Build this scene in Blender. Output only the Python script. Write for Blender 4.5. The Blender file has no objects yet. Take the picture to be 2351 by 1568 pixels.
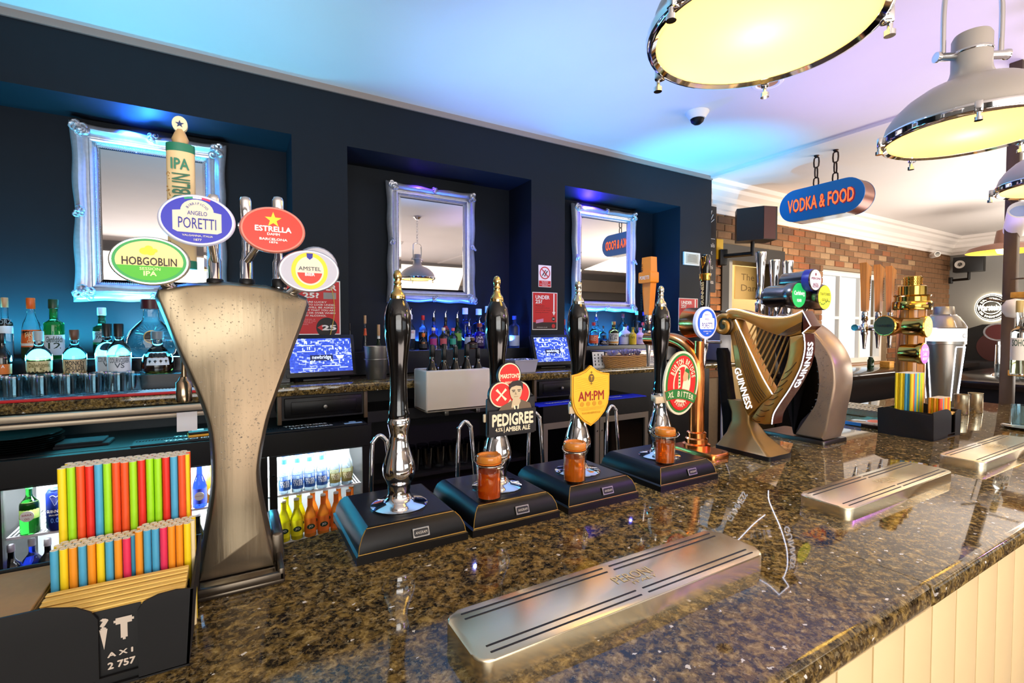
import bpy, bmesh, math, random
from mathutils import Vector, Matrix, noise
R = math.radians
SC = bpy.context.scene
COL = SC.collection
random.seed(7)
# ------------------------------------------------------------------ camera
EYE = Vector((0, 0, 1.52))
FPX, CX, CY = 1100.0, 1175.5, 784.0
PITCH, YAW = math.atan2(34, FPX), R(-30)
cam = bpy.data.cameras.new('camera')
cam.sensor_width = 36
cam.lens = 36 * FPX / 2351
cam.clip_start = 0.02
co = bpy.data.objects.new('camera', cam)
co.location = EYE
co.rotation_euler = (math.pi / 2 - PITCH, 0, YAW)
COL.objects.link(co)
SC.camera = co
MROT = co.rotation_euler.to_matrix()
# ------------------------------------------------------------------ colour management, sampling helpers
SC.view_settings.view_transform = 'Standard'
SC.view_settings.look = 'None'
SC.view_settings.gamma = 1
SC.view_settings.use_curve_mapping = False
SC.view_settings.exposure = 0.55
cy = SC.cycles
cy.max_bounces = 10
cy.diffuse_bounces = 3
cy.glossy_bounces = 5
cy.transmission_bounces = 8
cy.transparent_max_bounces = 8
cy.caustics_reflective = False
cy.caustics_refractive = False
cy.sample_clamp_indirect = 6
cy.use_denoising = True
# ------------------------------------------------------------------ world: pale daylight outside the windows
w = bpy.data.worlds.new('daylight')
SC.world = w
w.use_nodes = True
bg = w.node_tree.nodes['Background']
bg.inputs[0].default_value = (0.86, 0.94, 1.0, 1)
bg.inputs[1].default_value = 1.2


def light(kind, name, loc, power, col, target=None, size=0.5, size_y=None, angle=60, blend=0.6, spread=None):
    d = bpy.data.lights.new(name, kind)
    d.energy = power
    d.color = col
    if kind == 'AREA':
        d.size = size
        if size_y:
            d.shape = 'RECTANGLE'
            d.size_y = size_y
        if spread:
            d.spread = R(spread)
    else:
        d.shadow_soft_size = size
    if kind == 'SPOT':
        d.spot_size = R(angle)
        d.spot_blend = blend
    o = bpy.data.objects.new(name, d)
    o.location = loc
    if target is not None:
        o.rotation_euler = (Vector(target) - Vector(loc)).to_track_quat('-Z', 'Y').to_euler()
    COL.objects.link(o)
    return o


CYAN, AZURE, BLUE, VIOLET = (0.05, 0.62, 1.0), (0.05, 0.25, 1.0), (0.03, 0.03, 1.0), (0.42, 0.08, 1.0)
WARM, WHITE = (1.0, 0.66, 0.26), (1.0, 0.95, 0.9)
# daylight entering through the windows behind the photographer and the lit lounge there
light('AREA', 'window_daylight', (-0.5, -3.3, 1.9), 70, (1.0, 0.96, 0.9), (0.2, 2.0, 1.3), 3.6, 1.6)
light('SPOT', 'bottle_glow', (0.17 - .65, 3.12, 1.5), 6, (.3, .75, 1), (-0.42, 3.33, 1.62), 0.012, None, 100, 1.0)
light('AREA', 'far_ceiling_fill', (6.8, 0.4, 1.35), 150, (1.0, 0.9, 0.8), (6.6, 0.8, 2.9), 3.0, 2.0)  # added light aimed up to brighten the far ceiling
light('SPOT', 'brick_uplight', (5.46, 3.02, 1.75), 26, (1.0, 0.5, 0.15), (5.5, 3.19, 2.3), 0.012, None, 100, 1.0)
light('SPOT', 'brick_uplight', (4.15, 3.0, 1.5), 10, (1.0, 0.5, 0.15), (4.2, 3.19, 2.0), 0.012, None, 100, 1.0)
light('AREA', 'bar_front_light', (2.2, -1.2, 2.3), 7, (1.0, 0.86, 0.66), (2.2, 0.4, 0.9), 2.5, 0.6)
light('AREA', 'far_lounge_light', (7.4, 0.2, 2.85), 90, (1.0, 0.82, 0.58), (7.4, 0.6, 0), 2.6, 2.6)
light('SPOT', 'service_blue_fill', (0.6, 1.6, 2.86), 60, (0.45, 0.58, 1.0), (1.5, 1.0, 1.2), 0.04, None, 70, 1.0)  # added fill out of view, tints pumps and fountain sides blue
light('SPOT', 'alcove_spot', (1.75, 3.04, 2.57), 110, (0.45, 0.55, 1.0), (1.8, 1.05, 1.25), 0.012, None, 34, 1.0)  # added spot for the curved fountain's dark side, no known fitting
light('AREA', 'shelf_fill', (-0.5, 2.72, 1.16), 2.2, (0.1, 0.7, 0.9), (-0.5, 2.66, 1.0), 1.0, 0.02)  # added fill that brightens the plates, cloth and runners
light('SPOT', 'violet_edge_fill', (4.2, -2.4, 2.75), 90, (0.42, 0.1, 1.0), (1.9, 0.32, 1.1), 0.06, None, 46, 1.0)  # added spot out of view, gives the bar edge its violet highlight
light('AREA', 'lounge_ceiling_fill', (1.2, -2.0, 0.4), 85, (1.0, 0.84, 0.76), (1.2, -1.9, 2.9), 3.6, 1.6)  # added fill that brightens the lounge ceiling the mirrors reflect
# added coloured spots, hidden behind the bar, that wash the ceiling
light('SPOT', 'cyan_ceiling_wash', (2.5, 2.0, 0.7), 400, (0.05, 0.50, 1.0), (3.5, 2.8, 2.93), 0.05, None, 44, 1.0)
light('SPOT', 'azure_ceiling_wash', (1.2, 1.8, 0.7), 210, (0.22, 0.45, 1.0), (1.7, 2.2, 2.93), 0.05, None, 62, 1.0)
light('SPOT', 'cyan_ceiling_wash', (-0.5, 1.7, 0.7), 100, (0.28, 0.62, 1.0), (-0.1, 2.7, 2.93), 0.05, None, 62, 1.0)
light('SPOT', 'violet_ceiling_wash', (2.6, 1.6, 0.7), 150, (0.55, 0.42, 1.0), (3.2, 1.0, 2.93), 0.08, None, 62, 1.0)
light('SPOT', 'alcove_spot', (-0.6, 3.1, 2.57), 45, (0.1, 0.6, 1.0), (-0.6, 2.72, 1.25), 0.012, None, 70, 0.9)  # added spot that brightens the tumblers on the mat
# light in the three alcoves: blue downlights in the soffit, LED strips on the counter behind the bottles
light('SPOT', 'alcove_spot', (-0.47, 3.2, 2.57), 34, (0.02, 0.16, 1.0), (-0.42, 3.34, 2.4), 0.012, None, 125, 0.8)
light('SPOT', 'alcove_spot', (1.15, 3.2, 2.57), 3, (0.12, 0.03, 1.0), (1.25, 3.36, 1.9), 0.012, None, 140, 0.8)
light('SPOT', 'alcove_spot', (2.62, 3.2, 2.57), 40, (0.05, 0.03, 1.0), (2.68, 3.34, 2.4), 0.012, None, 125, 0.8)
light('SPOT', 'alcove_spot', (3.05, 3.06, 2.57), 20, (0.12, 0.12, 1.0), (2.9, 2.95, 1.3), 0.012, None, 120, 0.8)
light('SPOT', 'alcove_spot', (1.5, 3.06, 2.57), 12, (0.2, 0.25, 1.0), (1.5, 2.9, 1.3), 0.012, None, 120, 0.8)
light('SPOT', 'mirror_top_light', (-0.38, 3.27, 2.50), 26, (0.02, 0.16, 1.0), (-0.36, 3.1, 2.62), 0.012, None, 150, 1.0)
light('SPOT', 'mirror_top_light', (2.62, 3.24, 2.5), 24, (0.04, 0.02, 1.0), (2.6, 3.12, 2.62), 0.012, None, 150, 1.0)
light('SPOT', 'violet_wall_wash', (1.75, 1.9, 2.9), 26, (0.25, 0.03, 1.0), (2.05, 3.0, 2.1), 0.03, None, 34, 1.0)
light('AREA', 'led_strip', (-0.6, 3.17, 1.44), 26, CYAN, (-0.6, 3.33, 1.85), 1.2, 0.03)
light('AREA', 'led_strip', (-0.55, 3.02, 1.38), 16, CYAN, (-0.5, 2.6, 1.5), 1.3, 0.03)
light('AREA', 'led_strip', (1.45, 3.2, 1.42), 9, (0.03, 0.16, 1.0), (1.5, 3.33, 1.8), 0.7, 0.02)
light('AREA', 'led_strip', (2.75, 3.2, 1.42), 20, (0.04, 0.42, 1.0), (2.75, 3.33, 1.8), 0.9, 0.02)


# ------------------------------------------------------------------ where things stand: a point of the room on a known plane
def ray(px, py):
    return MROT @ Vector(((px - CX) / FPX, -(py - CY) / FPX, -1))


def at(px, py, X=None, Y=None, Z=None):
    d = ray(px, py)
    if X is not None:
        t = (X - EYE.x) / d.x
    elif Y is not None:
        t = (Y - EYE.y) / d.y
    else:
        t = (Z - EYE.z) / d.z
    return EYE + d * t


def face_eye(p):
    """rotation about z that turns a -y front towards the place one looks from"""
    return math.atan2(EYE.x - p[0], -(EYE.y - p[1]))


# ------------------------------------------------------------------ materials
def lin(h):
    h = h.lstrip('#')
    c = [int(h[i:i + 2], 16) / 255 for i in (0, 2, 4)]
    return tuple((x / 12.92 if x <= .04045 else ((x + .055) / 1.055) ** 2.4) for x in c) + (1,)


MATS = {}


def mat(name, col='#888888', rough=.5, metal=0, emit=0, ecol=None, trans=0, ior=1.45, var=0, scale=30, bump=0, coat=0, alpha=1, spec=None, stretch=None):
    if name in MATS:
        return MATS[name]
    m = bpy.data.materials.new(name)
    m.use_nodes = True
    nt = m.node_tree
    b = nt.nodes['Principled BSDF']
    c = lin(col) if isinstance(col, str) else tuple(col) + (1,)
    b.inputs['Base Color'].default_value = c
    b.inputs['Roughness'].default_value = rough
    b.inputs['Metallic'].default_value = metal
    b.inputs['IOR'].default_value = ior
    b.inputs['Transmission Weight'].default_value = trans
    b.inputs['Coat Weight'].default_value = coat
    b.inputs['Coat Roughness'].default_value = .05
    b.inputs['Alpha'].default_value = alpha
    if spec is not None:
        b.inputs['Specular IOR Level'].default_value = spec
    if emit:
        b.inputs['Emission Color'].default_value = lin(ecol) if ecol else c
        b.inputs['Emission Strength'].default_value = emit
    if var or bump:
        tc = nt.nodes.new('ShaderNodeTexCoord')
        n = nt.nodes.new('ShaderNodeTexNoise')
        n.inputs['Scale'].default_value = scale
        n.inputs['Detail'].default_value = 4
        src = tc.outputs['Object']
        if stretch:
            mp = nt.nodes.new('ShaderNodeMapping')
            mp.inputs['Scale'].default_value = stretch
            nt.links.new(src, mp.inputs['Vector'])
            src = mp.outputs['Vector']
        nt.links.new(src, n.inputs['Vector'])
        if var:
            mx = nt.nodes.new('ShaderNodeMix')
            mx.data_type = 'RGBA'
            mx.inputs[6].default_value = tuple(max(0, x * (1 - var)) for x in c[:3]) + (1,)
            mx.inputs[7].default_value = tuple(min(1, x * (1 + var)) for x in c[:3]) + (1,)
            nt.links.new(n.outputs['Fac'], mx.inputs[0])
            nt.links.new(mx.outputs[2], b.inputs['Base Color'])
        if bump:
            bp = nt.nodes.new('ShaderNodeBump')
            bp.inputs['Strength'].default_value = bump
            bp.inputs['Distance'].default_value = .002
            nt.links.new(n.outputs['Fac'], bp.inputs['Height'])
            nt.links.new(bp.outputs['Normal'], b.inputs['Normal'])
    MATS[name] = m
    return m


def nodes(m):
    nt = m.node_tree
    return nt, nt.nodes, nt.links, nt.nodes['Principled BSDF']


def ramp(n, stops, interp='LINEAR'):
    r = n.new('ShaderNodeValToRGB')
    cr = r.color_ramp
    cr.interpolation = interp
    while len(cr.elements) < len(stops):
        cr.elements.new(0.5)
    for e, (p, c) in zip(cr.elements, stops):
        e.position = p
        e.color = lin(c)
    return r


def granite():
    m = mat('speckled_granite', '#2b2418', .035, spec=.72)
    nt, n, l, b = nodes(m)
    tc = n.new('ShaderNodeTexCoord')
    v = n.new('ShaderNodeTexVoronoi'); v.inputs['Scale'].default_value = 230; v.inputs['Randomness'].default_value = 1
    nz = n.new('ShaderNodeTexNoise'); nz.inputs['Scale'].default_value = 62; nz.inputs['Detail'].default_value = 9; nz.inputs['Roughness'].default_value = .66; nz.inputs['Distortion'].default_value = .6
    nz3 = n.new('ShaderNodeTexNoise'); nz3.inputs['Scale'].default_value = 190; nz3.inputs['Detail'].default_value = 3
    mxv = n.new('ShaderNodeMix'); mxv.data_type = 'VECTOR'; mxv.inputs[0].default_value = .012
    for q in (nz, nz3):
        l.new(tc.outputs['Object'], q.inputs['Vector'])
    l.new(tc.outputs['Object'], mxv.inputs[4]); l.new(nz3.outputs['Color'], mxv.inputs[5])
    l.new(mxv.outputs[1], v.inputs['Vector'])
    sp = n.new('ShaderNodeSeparateColor'); l.new(v.outputs['Color'], sp.inputs[0])
    r1 = ramp(n, [(0, '#14110d'), (.25, '#2b2418'), (.45, '#54472f'), (.65, '#786742'), (.85, '#94825a'), (1, '#b0a27c')])
    l.new(sp.outputs[0], r1.inputs[0])
    r2 = ramp(n, [(.36, '#0d0b08'), (.45, '#2e2312'), (.52, '#645026'), (.60, '#967b3e'), (.70, '#b8a062')])
    l.new(nz.outputs['Fac'], r2.inputs[0])
    mx = n.new('ShaderNodeMix'); mx.data_type = 'RGBA'; mx.inputs[0].default_value = .64
    l.new(r1.outputs[0], mx.inputs[6]); l.new(r2.outputs[0], mx.inputs[7])
    # blue-white flecks, sparse and larger
    v2 = n.new('ShaderNodeTexVoronoi'); v2.inputs['Scale'].default_value = 85
    mp = n.new('ShaderNodeMapping'); mp.inputs['Scale'].default_value = (1, 1.7, 1); mp.inputs['Rotation'].default_value = (0, 0, .6)
    l.new(mxv.outputs[1], mp.inputs[0]); l.new(mp.outputs[0], v2.inputs['Vector'])
    s2 = n.new('ShaderNodeSeparateColor'); l.new(v2.outputs['Color'], s2.inputs[0])
    g1 = n.new('ShaderNodeMath'); g1.operation = 'GREATER_THAN'; g1.inputs[1].default_value = .972; l.new(s2.outputs[1], g1.inputs[0])
    g2 = n.new('ShaderNodeMath'); g2.operation = 'LESS_THAN'; g2.inputs[1].default_value = .33; l.new(v2.outputs['Distance'], g2.inputs[0])
    g3 = n.new('ShaderNodeMath'); g3.operation = 'MULTIPLY'; l.new(g1.outputs[0], g3.inputs[0]); l.new(g2.outputs[0], g3.inputs[1])
    mx2 = n.new('ShaderNodeMix'); mx2.data_type = 'RGBA'; mx2.inputs[7].default_value = lin('#d8d6cc')
    l.new(g3.outputs[0], mx2.inputs[0]); l.new(mx.outputs[2], mx2.inputs[6])
    l.new(mx2.outputs[2], b.inputs['Base Color'])
    return m


def woodmat(name, c1, c2, rough=.45, sc=(3, 40, 3), coat=.2):
    m = mat(name, c1, rough, coat=coat)
    nt, n, l, b = nodes(m)
    tc = n.new('ShaderNodeTexCoord'); mp = n.new('ShaderNodeMapping'); mp.inputs['Scale'].default_value = sc
    nz = n.new('ShaderNodeTexNoise'); nz.inputs['Scale'].default_value = 6; nz.inputs['Detail'].default_value = 6
    l.new(tc.outputs['Object'], mp.inputs[0]); l.new(mp.outputs[0], nz.inputs['Vector'])
    r = ramp(n, [(.3, c1), (.7, c2)]); l.new(nz.outputs['Fac'], r.inputs[0]); l.new(r.outputs[0], b.inputs['Base Color'])
    return m


GRAN = granite()
CHROME = mat('chrome', '#e8e8ea', .06, 1)
STEEL = mat('brushed_steel', '#eedfbe', .27, 1)
_nt, _n, _l, _b = nodes(STEEL)
_b.inputs['Anisotropic'].default_value = .85
_vt = _n.new('ShaderNodeVectorTransform'); _vt.vector_type = 'VECTOR'; _vt.convert_from = 'OBJECT'; _vt.convert_to = 'WORLD'
_vt.inputs[0].default_value = (0, 1, 0)
_l.new(_vt.outputs[0], _b.inputs['Tangent'])
DULLSTEEL = mat('dull_steel', '#8d8a84', .4, 1)
BRASS = mat('brass', '#caa24a', .15, 1)
GOLD = mat('aged_gold_paint', '#a87a34', .34, .45, var=.15, scale=20)
COPPER = mat('polished_copper', '#e08a4a', .22, 1, bump=.04, scale=80, stretch=(1, 1, .05))
BLACK = mat('black_gloss', '#0b0a0a', .1, coat=.6)
BLKPLAS = mat('black_plastic', '#0b0a0a', .45, var=.2, scale=50)
BLKWOOD = mat('black_stained_wood', '#0d0b0a', .36, spec=.3, var=.35, scale=40, stretch=(.2, 1, 1))
DARK = mat('dark_cabinet_paint', '#141216', .45, var=.2, scale=8)
WHITEP = mat('white_paint', '#e9e5de', .5)
WHITEG = mat('white_gloss_plastic', '#f1efe9', .25)
CERAM = mat('white_glazed_ceramic', '#dcd2c6', .15, var=.04, scale=5)
CREAM = mat('cream_paint', '#e0c893', .45, var=.05, scale=9)
NAVY = mat('charcoal_navy_wall_paint', '#10171f', .6, spec=.25, var=.12, scale=14, bump=.15)
CEILM = mat('ceiling_paint', '#d9d3cf', .7, var=.05, scale=2.2)
CORN = mat('cornice_plaster', '#e4dbd4', .6)
GREYW = mat('grey_wall_paint', '#8c8a86', .7, var=.06, scale=5)
BEIGEW = mat('beige_wall_paint', '#b9ae9c', .7, var=.06, scale=5)
FLOORM = woodmat('floor_boards', '#4a3524', '#6b4e33')
RED = mat('red_print', '#c4161c', .5)
WHT = mat('white_print', '#f4f1ea', .5)
BLKP = mat('black_print', '#0d0c0c', .5)
def thin_glass(name, tint='#ffffff', refl=.75, rough=.02, base=0, bcol=None):
    """clear walled glass: lets light straight through, with a sheen that grows at grazing angles"""
    m = mat(name, tint, rough)
    nt, n, l, b = nodes(m)
    tr = n.new('ShaderNodeBsdfTransparent'); tr.inputs[0].default_value = lin(tint)
    gl = n.new('ShaderNodeBsdfGlossy'); gl.inputs[1].default_value = rough
    fr = n.new('ShaderNodeLayerWeight'); fr.inputs[0].default_value = .5
    pw = n.new('ShaderNodeMath'); pw.operation = 'POWER'; pw.inputs[1].default_value = 3.5
    mu = n.new('ShaderNodeMath'); mu.operation = 'MULTIPLY_ADD'; mu.inputs[1].default_value = refl; mu.inputs[2].default_value = base + .04
    l.new(fr.outputs['Facing'], pw.inputs[0]); l.new(pw.outputs[0], mu.inputs[0])
    mx = n.new('ShaderNodeMixShader'); l.new(mu.outputs[0], mx.inputs[0]); l.new(tr.outputs[0], mx.inputs[1]); l.new(gl.outputs[0], mx.inputs[2])
    l.new(mx.outputs[0], n['Material Output'].inputs[0])
    return m


GLASS = thin_glass('clear_glass')
PANE = thin_glass('thin_window_glass', '#ffffff', .35)
MIRROR = mat('mirror_silver', '#e6e4e6', .015, 1)


# ------------------------------------------------------------------ geometry
class G:
    def __init__(s):
        s.v, s.f = [], []

    def add(s, v, f, M=None):
        o = len(s.v)
        s.v += [tuple(M @ Vector(p)) for p in v] if M is not None else [tuple(p) for p in v]
        s.f += [tuple(i + o for i in q) for q in f]
        return s

    def box(s, x0, x1, y0, y1, z0, z1, M=None):
        v = [(x0, y0, z0), (x1, y0, z0), (x1, y1, z0), (x0, y1, z0), (x0, y0, z1), (x1, y0, z1), (x1, y1, z1), (x0, y1, z1)]
        return s.add(v, [(3, 2, 1, 0), (4, 5, 6, 7), (0, 1, 5, 4), (1, 2, 6, 5), (2, 3, 7, 6), (3, 0, 4, 7)], M)

    def rbox(s, x0, x1, y0, y1, z0, z1, r=.004, seg=2, M=None):
        bm = bmesh.new()
        bmesh.ops.create_cube(bm, size=1)
        for q in bm.verts:
            q.co = Vector(((x0 + x1) / 2 + q.co.x * (x1 - x0), (y0 + y1) / 2 + q.co.y * (y1 - y0), (z0 + z1) / 2 + q.co.z * (z1 - z0)))
        bmesh.ops.bevel(bm, geom=bm.edges[:], offset=r, segments=seg, affect='EDGES', profile=.5)
        return s.bm(bm, M)

    def bm(s, bm, M=None):
        bm.verts.index_update()
        s.add([q.co for q in bm.verts], [[q.index for q in f.verts] for f in bm.faces], M)
        bm.free()
        return s

    def lathe(s, prof, seg=20, M=None, a0=0, a1=360):
        full = abs(a1 - a0) >= 359.9
        n = seg if full else seg + 1
        v, f, idx = [], [], []
        for r, z in prof:
            if r < 1e-6 and full:
                idx.append([len(v)] * n); v.append((0, 0, z))
            else:
                idx.append(list(range(len(v), len(v) + n)))
                for k in range(n):
                    a = R(a0 + (a1 - a0) * k / seg)
                    v.append((r * math.cos(a), r * math.sin(a), z))
        for i in range(len(prof) - 1):
            for k in range(seg):
                k2 = (k + 1) % n
                q = [idx[i][k], idx[i][k2], idx[i + 1][k2], idx[i + 1][k]]
                q = list(dict.fromkeys(q))
                if len(q) > 2:
                    f.append(q)
        return s.add(v, f, M)

    def tube(s, pts, r, seg=8, closed=False, M=None, caps=True):
        pts = [Vector(p) for p in pts]
        n = len(pts)
        rs = r if isinstance(r, (list, tuple)) else [r] * n
        v, f = [], []
        up = None
        for i, p in enumerate(pts):
            t = (pts[(i + 1) % n] - pts[i - 1]) if closed else (pts[min(i + 1, n - 1)] - pts[max(i - 1, 0)])
            t.normalize()
            if up is None:
                up = t.orthogonal().normalized()
            up = (up - t * up.dot(t)).normalized()
            b = t.cross(up)
            for k in range(seg):
                a = 2 * math.pi * k / seg
                v.append(p + (up * math.cos(a) + b * math.sin(a)) * rs[i])
        m = n if closed else n - 1
        for i in range(m):
            for k in range(seg):
                j, k2 = (i + 1) % n, (k + 1) % seg
                f.append((i * seg + k, i * seg + k2, j * seg + k2, j * seg + k))
        if caps and not closed:
            f.append(tuple(range(seg))[::-1]); f.append(tuple((n - 1) * seg + k for k in range(seg)))
        return s.add(v, f, M)

    def prism(s, poly, y0, y1, M=None):
        """outline in x,z pushed from y0 (front) to y1"""
        n = len(poly)
        a = sum(poly[i][0] * poly[(i + 1) % n][1] - poly[(i + 1) % n][0] * poly[i][1] for i in range(n))
        if a < 0:
            poly = poly[::-1]
        v = [(x, y0, z) for x, z in poly] + [(x, y1, z) for x, z in poly]
        f = [tuple(range(n)), tuple(range(2 * n - 1, n - 1, -1))] + [(i, n + i, n + (i + 1) % n, (i + 1) % n) for i in range(n)]
        return s.add(v, f, M)

    def loft(s, rings, cap=True, M=None):
        n = len(rings[0])
        v = [p for r in rings for p in r]
        f = [(i * n + k, i * n + (k + 1) % n, (i + 1) * n + (k + 1) % n, (i + 1) * n + k) for i in range(len(rings) - 1) for k in range(n)]
        if cap:
            f.append(tuple(range(n))[::-1]); f.append(tuple((len(rings) - 1) * n + k for k in range(n)))
        return s.add(v, f, M)

    def build(s, name, m, parent=None, smooth=35, loc=None, rot=None, label=None, fix=True):
        me = bpy.data.meshes.new(name)
        me.from_pydata(s.v, [], s.f)
        me.update()
        if fix:
            b = bmesh.new(); b.from_mesh(me); bmesh.ops.recalc_face_normals(b, faces=b.faces[:]); b.to_mesh(me); b.free()
        if m:
            me.materials.append(m)
        if smooth:
            me.shade_smooth()
            me.set_sharp_from_angle(angle=R(smooth))
        o = bpy.data.objects.new(name, me)
        COL.objects.link(o)
        if parent:
            o.parent = parent
        if loc is not None:
            o.location = loc
        if rot is not None:
            o.rotation_euler = rot
        if label:
            o['label'] = label
        return o


def T(x=0, y=0, z=0):
    return Matrix.Translation((x, y, z))


def RX(a): return Matrix.Rotation(R(a), 4, 'X')
def RY(a): return Matrix.Rotation(R(a), 4, 'Y')
def RZ(a): return Matrix.Rotation(R(a), 4, 'Z')


def ell(rx, rz, n=40, cx=0, cz=0):
    return [(cx + rx * math.cos(2 * math.pi * k / n), cz + rz * math.sin(2 * math.pi * k / n)) for k in range(n)]


def star(r, cx=0, cz=0):
    return [(cx + (r if k % 2 == 0 else r * .4) * math.sin(math.pi * k / 5), cz + (r if k % 2 == 0 else r * .4) * math.cos(math.pi * k / 5)) for k in range(10)]


def rect(x0, x1, z0, z1): return [(x0, z0), (x1, z0), (x1, z1), (x0, z1)]


def rrect(x0, x1, z0, z1, r, n=4):
    o = []
    for cx, cz, a in ((x1 - r, z0 + r, -90), (x1 - r, z1 - r, 0), (x0 + r, z1 - r, 90), (x0 + r, z0 + r, 180)):
        o += [(cx + r * math.cos(R(a + 90 * k / n)), cz + r * math.sin(R(a + 90 * k / n))) for k in range(n + 1)]
    return o


def cat(pts, n=6):
    """smooth curve through the points"""
    o = []
    P = [Vector(p) for p in pts]
    for i in range(len(P) - 1):
        a, b, c, d = P[max(i - 1, 0)], P[i], P[i + 1], P[min(i + 2, len(P) - 1)]
        for k in range(n):
            t = k / n
            o.append(.5 * ((2 * b) + (c - a) * t + (2 * a - 5 * b + 4 * c - d) * t * t + (3 * b - a - 3 * c + d) * t ** 3))
    o.append(P[-1])
    return [tuple(p) for p in o]


def link(name, data, parent=None):
    o = bpy.data.objects.new(name, data); COL.objects.link(o)
    if parent:
        o.parent = parent
    return o


def thing(name, label, category, loc=(0, 0, 0), rz=0, group=None):
    o = link(name, None)
    o.empty_display_size = .05
    o.location = loc
    o.rotation_euler = (0, 0, rz)
    return tag(o, label, category, group)


def tag(o, label, category, group=None):
    o['label'] = label
    o['category'] = category
    if group:
        o['group'] = group
    return o


def struct(o):
    o['kind'] = 'structure'
    return o


def copy_tree(o, parent=None):
    c = o.copy(); COL.objects.link(c)
    if parent:
        c.parent = parent
    for ch in list(o.children):
        copy_tree(ch, c)
    return c


def glyphs(body, bold=0):
    cu = bpy.data.curves.new('lettering', 'FONT')
    cu.body = body
    cu.size = 1
    cu.resolution_u = 2
    cu.align_x = 'CENTER'
    o = bpy.data.objects.new('lettering', cu)
    me = bpy.data.meshes.new_from_object(o)
    v = [tuple(q.co) for q in me.vertices]
    f = [tuple(p.vertices) for p in me.polygons]
    bpy.data.meshes.remove(me); bpy.data.objects.remove(o); bpy.data.curves.remove(cu)
    if bold > .004:  # heavier strokes: the same letter laid down again a hair to each side
        n, v0, f0 = len(v), list(v), list(f)
        for k, (dx, dy) in enumerate(((1, 0), (-1, 0), (0, 1), (0, -1))):
            v += [(x + dx * bold * .8, y + dy * bold * .8, (k + 1) * .00006) for x, y, z in v0]
            f += [tuple(i + n * (k + 1) for i in q) for q in f0]
    return v, f


def fit(body, w, h, bold=0):
    """flat letters in the x,z plane, front towards -y, centred, w wide and h tall"""
    v, f = glyphs(body, bold)
    if not v:
        return [], []
    x0, x1 = min(p[0] for p in v), max(p[0] for p in v)
    y0, y1 = min(p[1] for p in v), max(p[1] for p in v)
    sx = w / (x1 - x0 + 1e-9)
    sy = h / (y1 - y0 + 1e-9) if h else sx
    return [((p[0] - (x0 + x1) / 2) * sx, -p[2], (p[1] - (y0 + y1) / 2) * sy) for p in v], f


def text(body, w, h, m, parent=None, loc=(0, 0, 0), rot=None, bold=0, name='lettering', cyl=None, tilt=0):
    g = G()
    v, f = fit(body, w, h, bold)
    if tilt:
        v = [(x * math.cos(R(tilt)) - z * math.sin(R(tilt)), y, x * math.sin(R(tilt)) + z * math.cos(R(tilt))) for x, y, z in v]
    if cyl:  # wrapped on an upright cylinder of that radius centred on the local z axis
        v = [((cyl - y) * math.sin(x / cyl), -(cyl - y) * math.cos(x / cyl), z) for x, y, z in v]
    g.add(v, f)
    return g.build(name, m, parent, smooth=0, loc=loc, rot=rot, fix=False)


def arc_text(body, r, a_mid, span, size, m, parent, loc, rz=None, bold=.02, flip=False, ry=None, width=None):
    """letters set along an arc in the x,z plane; a_mid in degrees (90 = top)"""
    g = G()
    n = len(body)
    for i, c in enumerate(body):
        if c == ' ':
            continue
        t = (i - (n - 1) / 2) / max(n - 1, 1) * span
        a = a_mid - t if not flip else a_mid + t
        v, f = glyphs(c, bold)
        x0, x1 = min(p[0] for p in v), max(p[0] for p in v)
        wd = (width or .8) * size
        v = [((p[0] - (x0 + x1) / 2) * size * (width or 1), -p[2], (p[1] - .35) * size) for p in v]
        rr = R(a - 90) if not flip else R(a + 90)
        rx, rz_ = r, (ry or r)
        v = [(x * math.cos(rr) - z * math.sin(rr) + rx * math.cos(R(a)), y, x * math.sin(rr) + z * math.cos(rr) + rz_ * math.sin(R(a))) for x, y, z in v]
        g.add(v, f)
    return g.build('lettering', m, parent, smooth=0, loc=loc, fix=False)


def flat(poly, m, parent, y, name, th=.0006, loc=(0, 0, 0), rot=None):
    return G().prism(poly, y - th, y).build(name, m, parent, smooth=0, loc=loc, rot=rot)
# ================================================================== THE SETTING
CEIL = 2.93
WY, NY = 3.0, 3.33          # face of the piers, back of the alcoves
XEND = 3.9
FARX = 10.0
struct(G().box(-4.2, FARX + .2, -3.7, 4.6, -.1, 0).build('floor', FLOORM, smooth=0))
struct(G().box(-4.2, FARX + .2, -3.7, 4.6, CEIL, CEIL + .1).build('ceiling', CEILM, smooth=0))
n1 = at(669, 308, Y=WY); n2a = at(797, 337, Y=WY); n2b = at(1220, 411, Y=WY); n3a = at(1297, 428, Y=WY); n3b = at(1562, 472, Y=WY)
T1, T2, T3 = n1.z, (n2a.z + n2b.z) / 2, (n3a.z + n3b.z) / 2
g = G()
g.box(-4, XEND, NY, NY + .1, 0, CEIL)                       # alcove backs
for x0, x1, zb in ((-4, -3.0, 0), (-3.0, n1.x, T1), (n1.x, n2a.x, 0), (n2a.x, n2b.x, T2), (n2b.x, n3a.x, 0), (n3a.x, n3b.x, T3), (n3b.x, XEND, 0)):
    g.box(x0, x1, WY, NY, zb, CEIL)
wb = struct(g.build('wall_back', NAVY, smooth=0))
G().box(-4, XEND, WY - .012, WY, CEIL - .035, CEIL).build('ceiling_bead', mat('bead_paint', '#8d8078', .5), wb, smooth=0)
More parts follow.
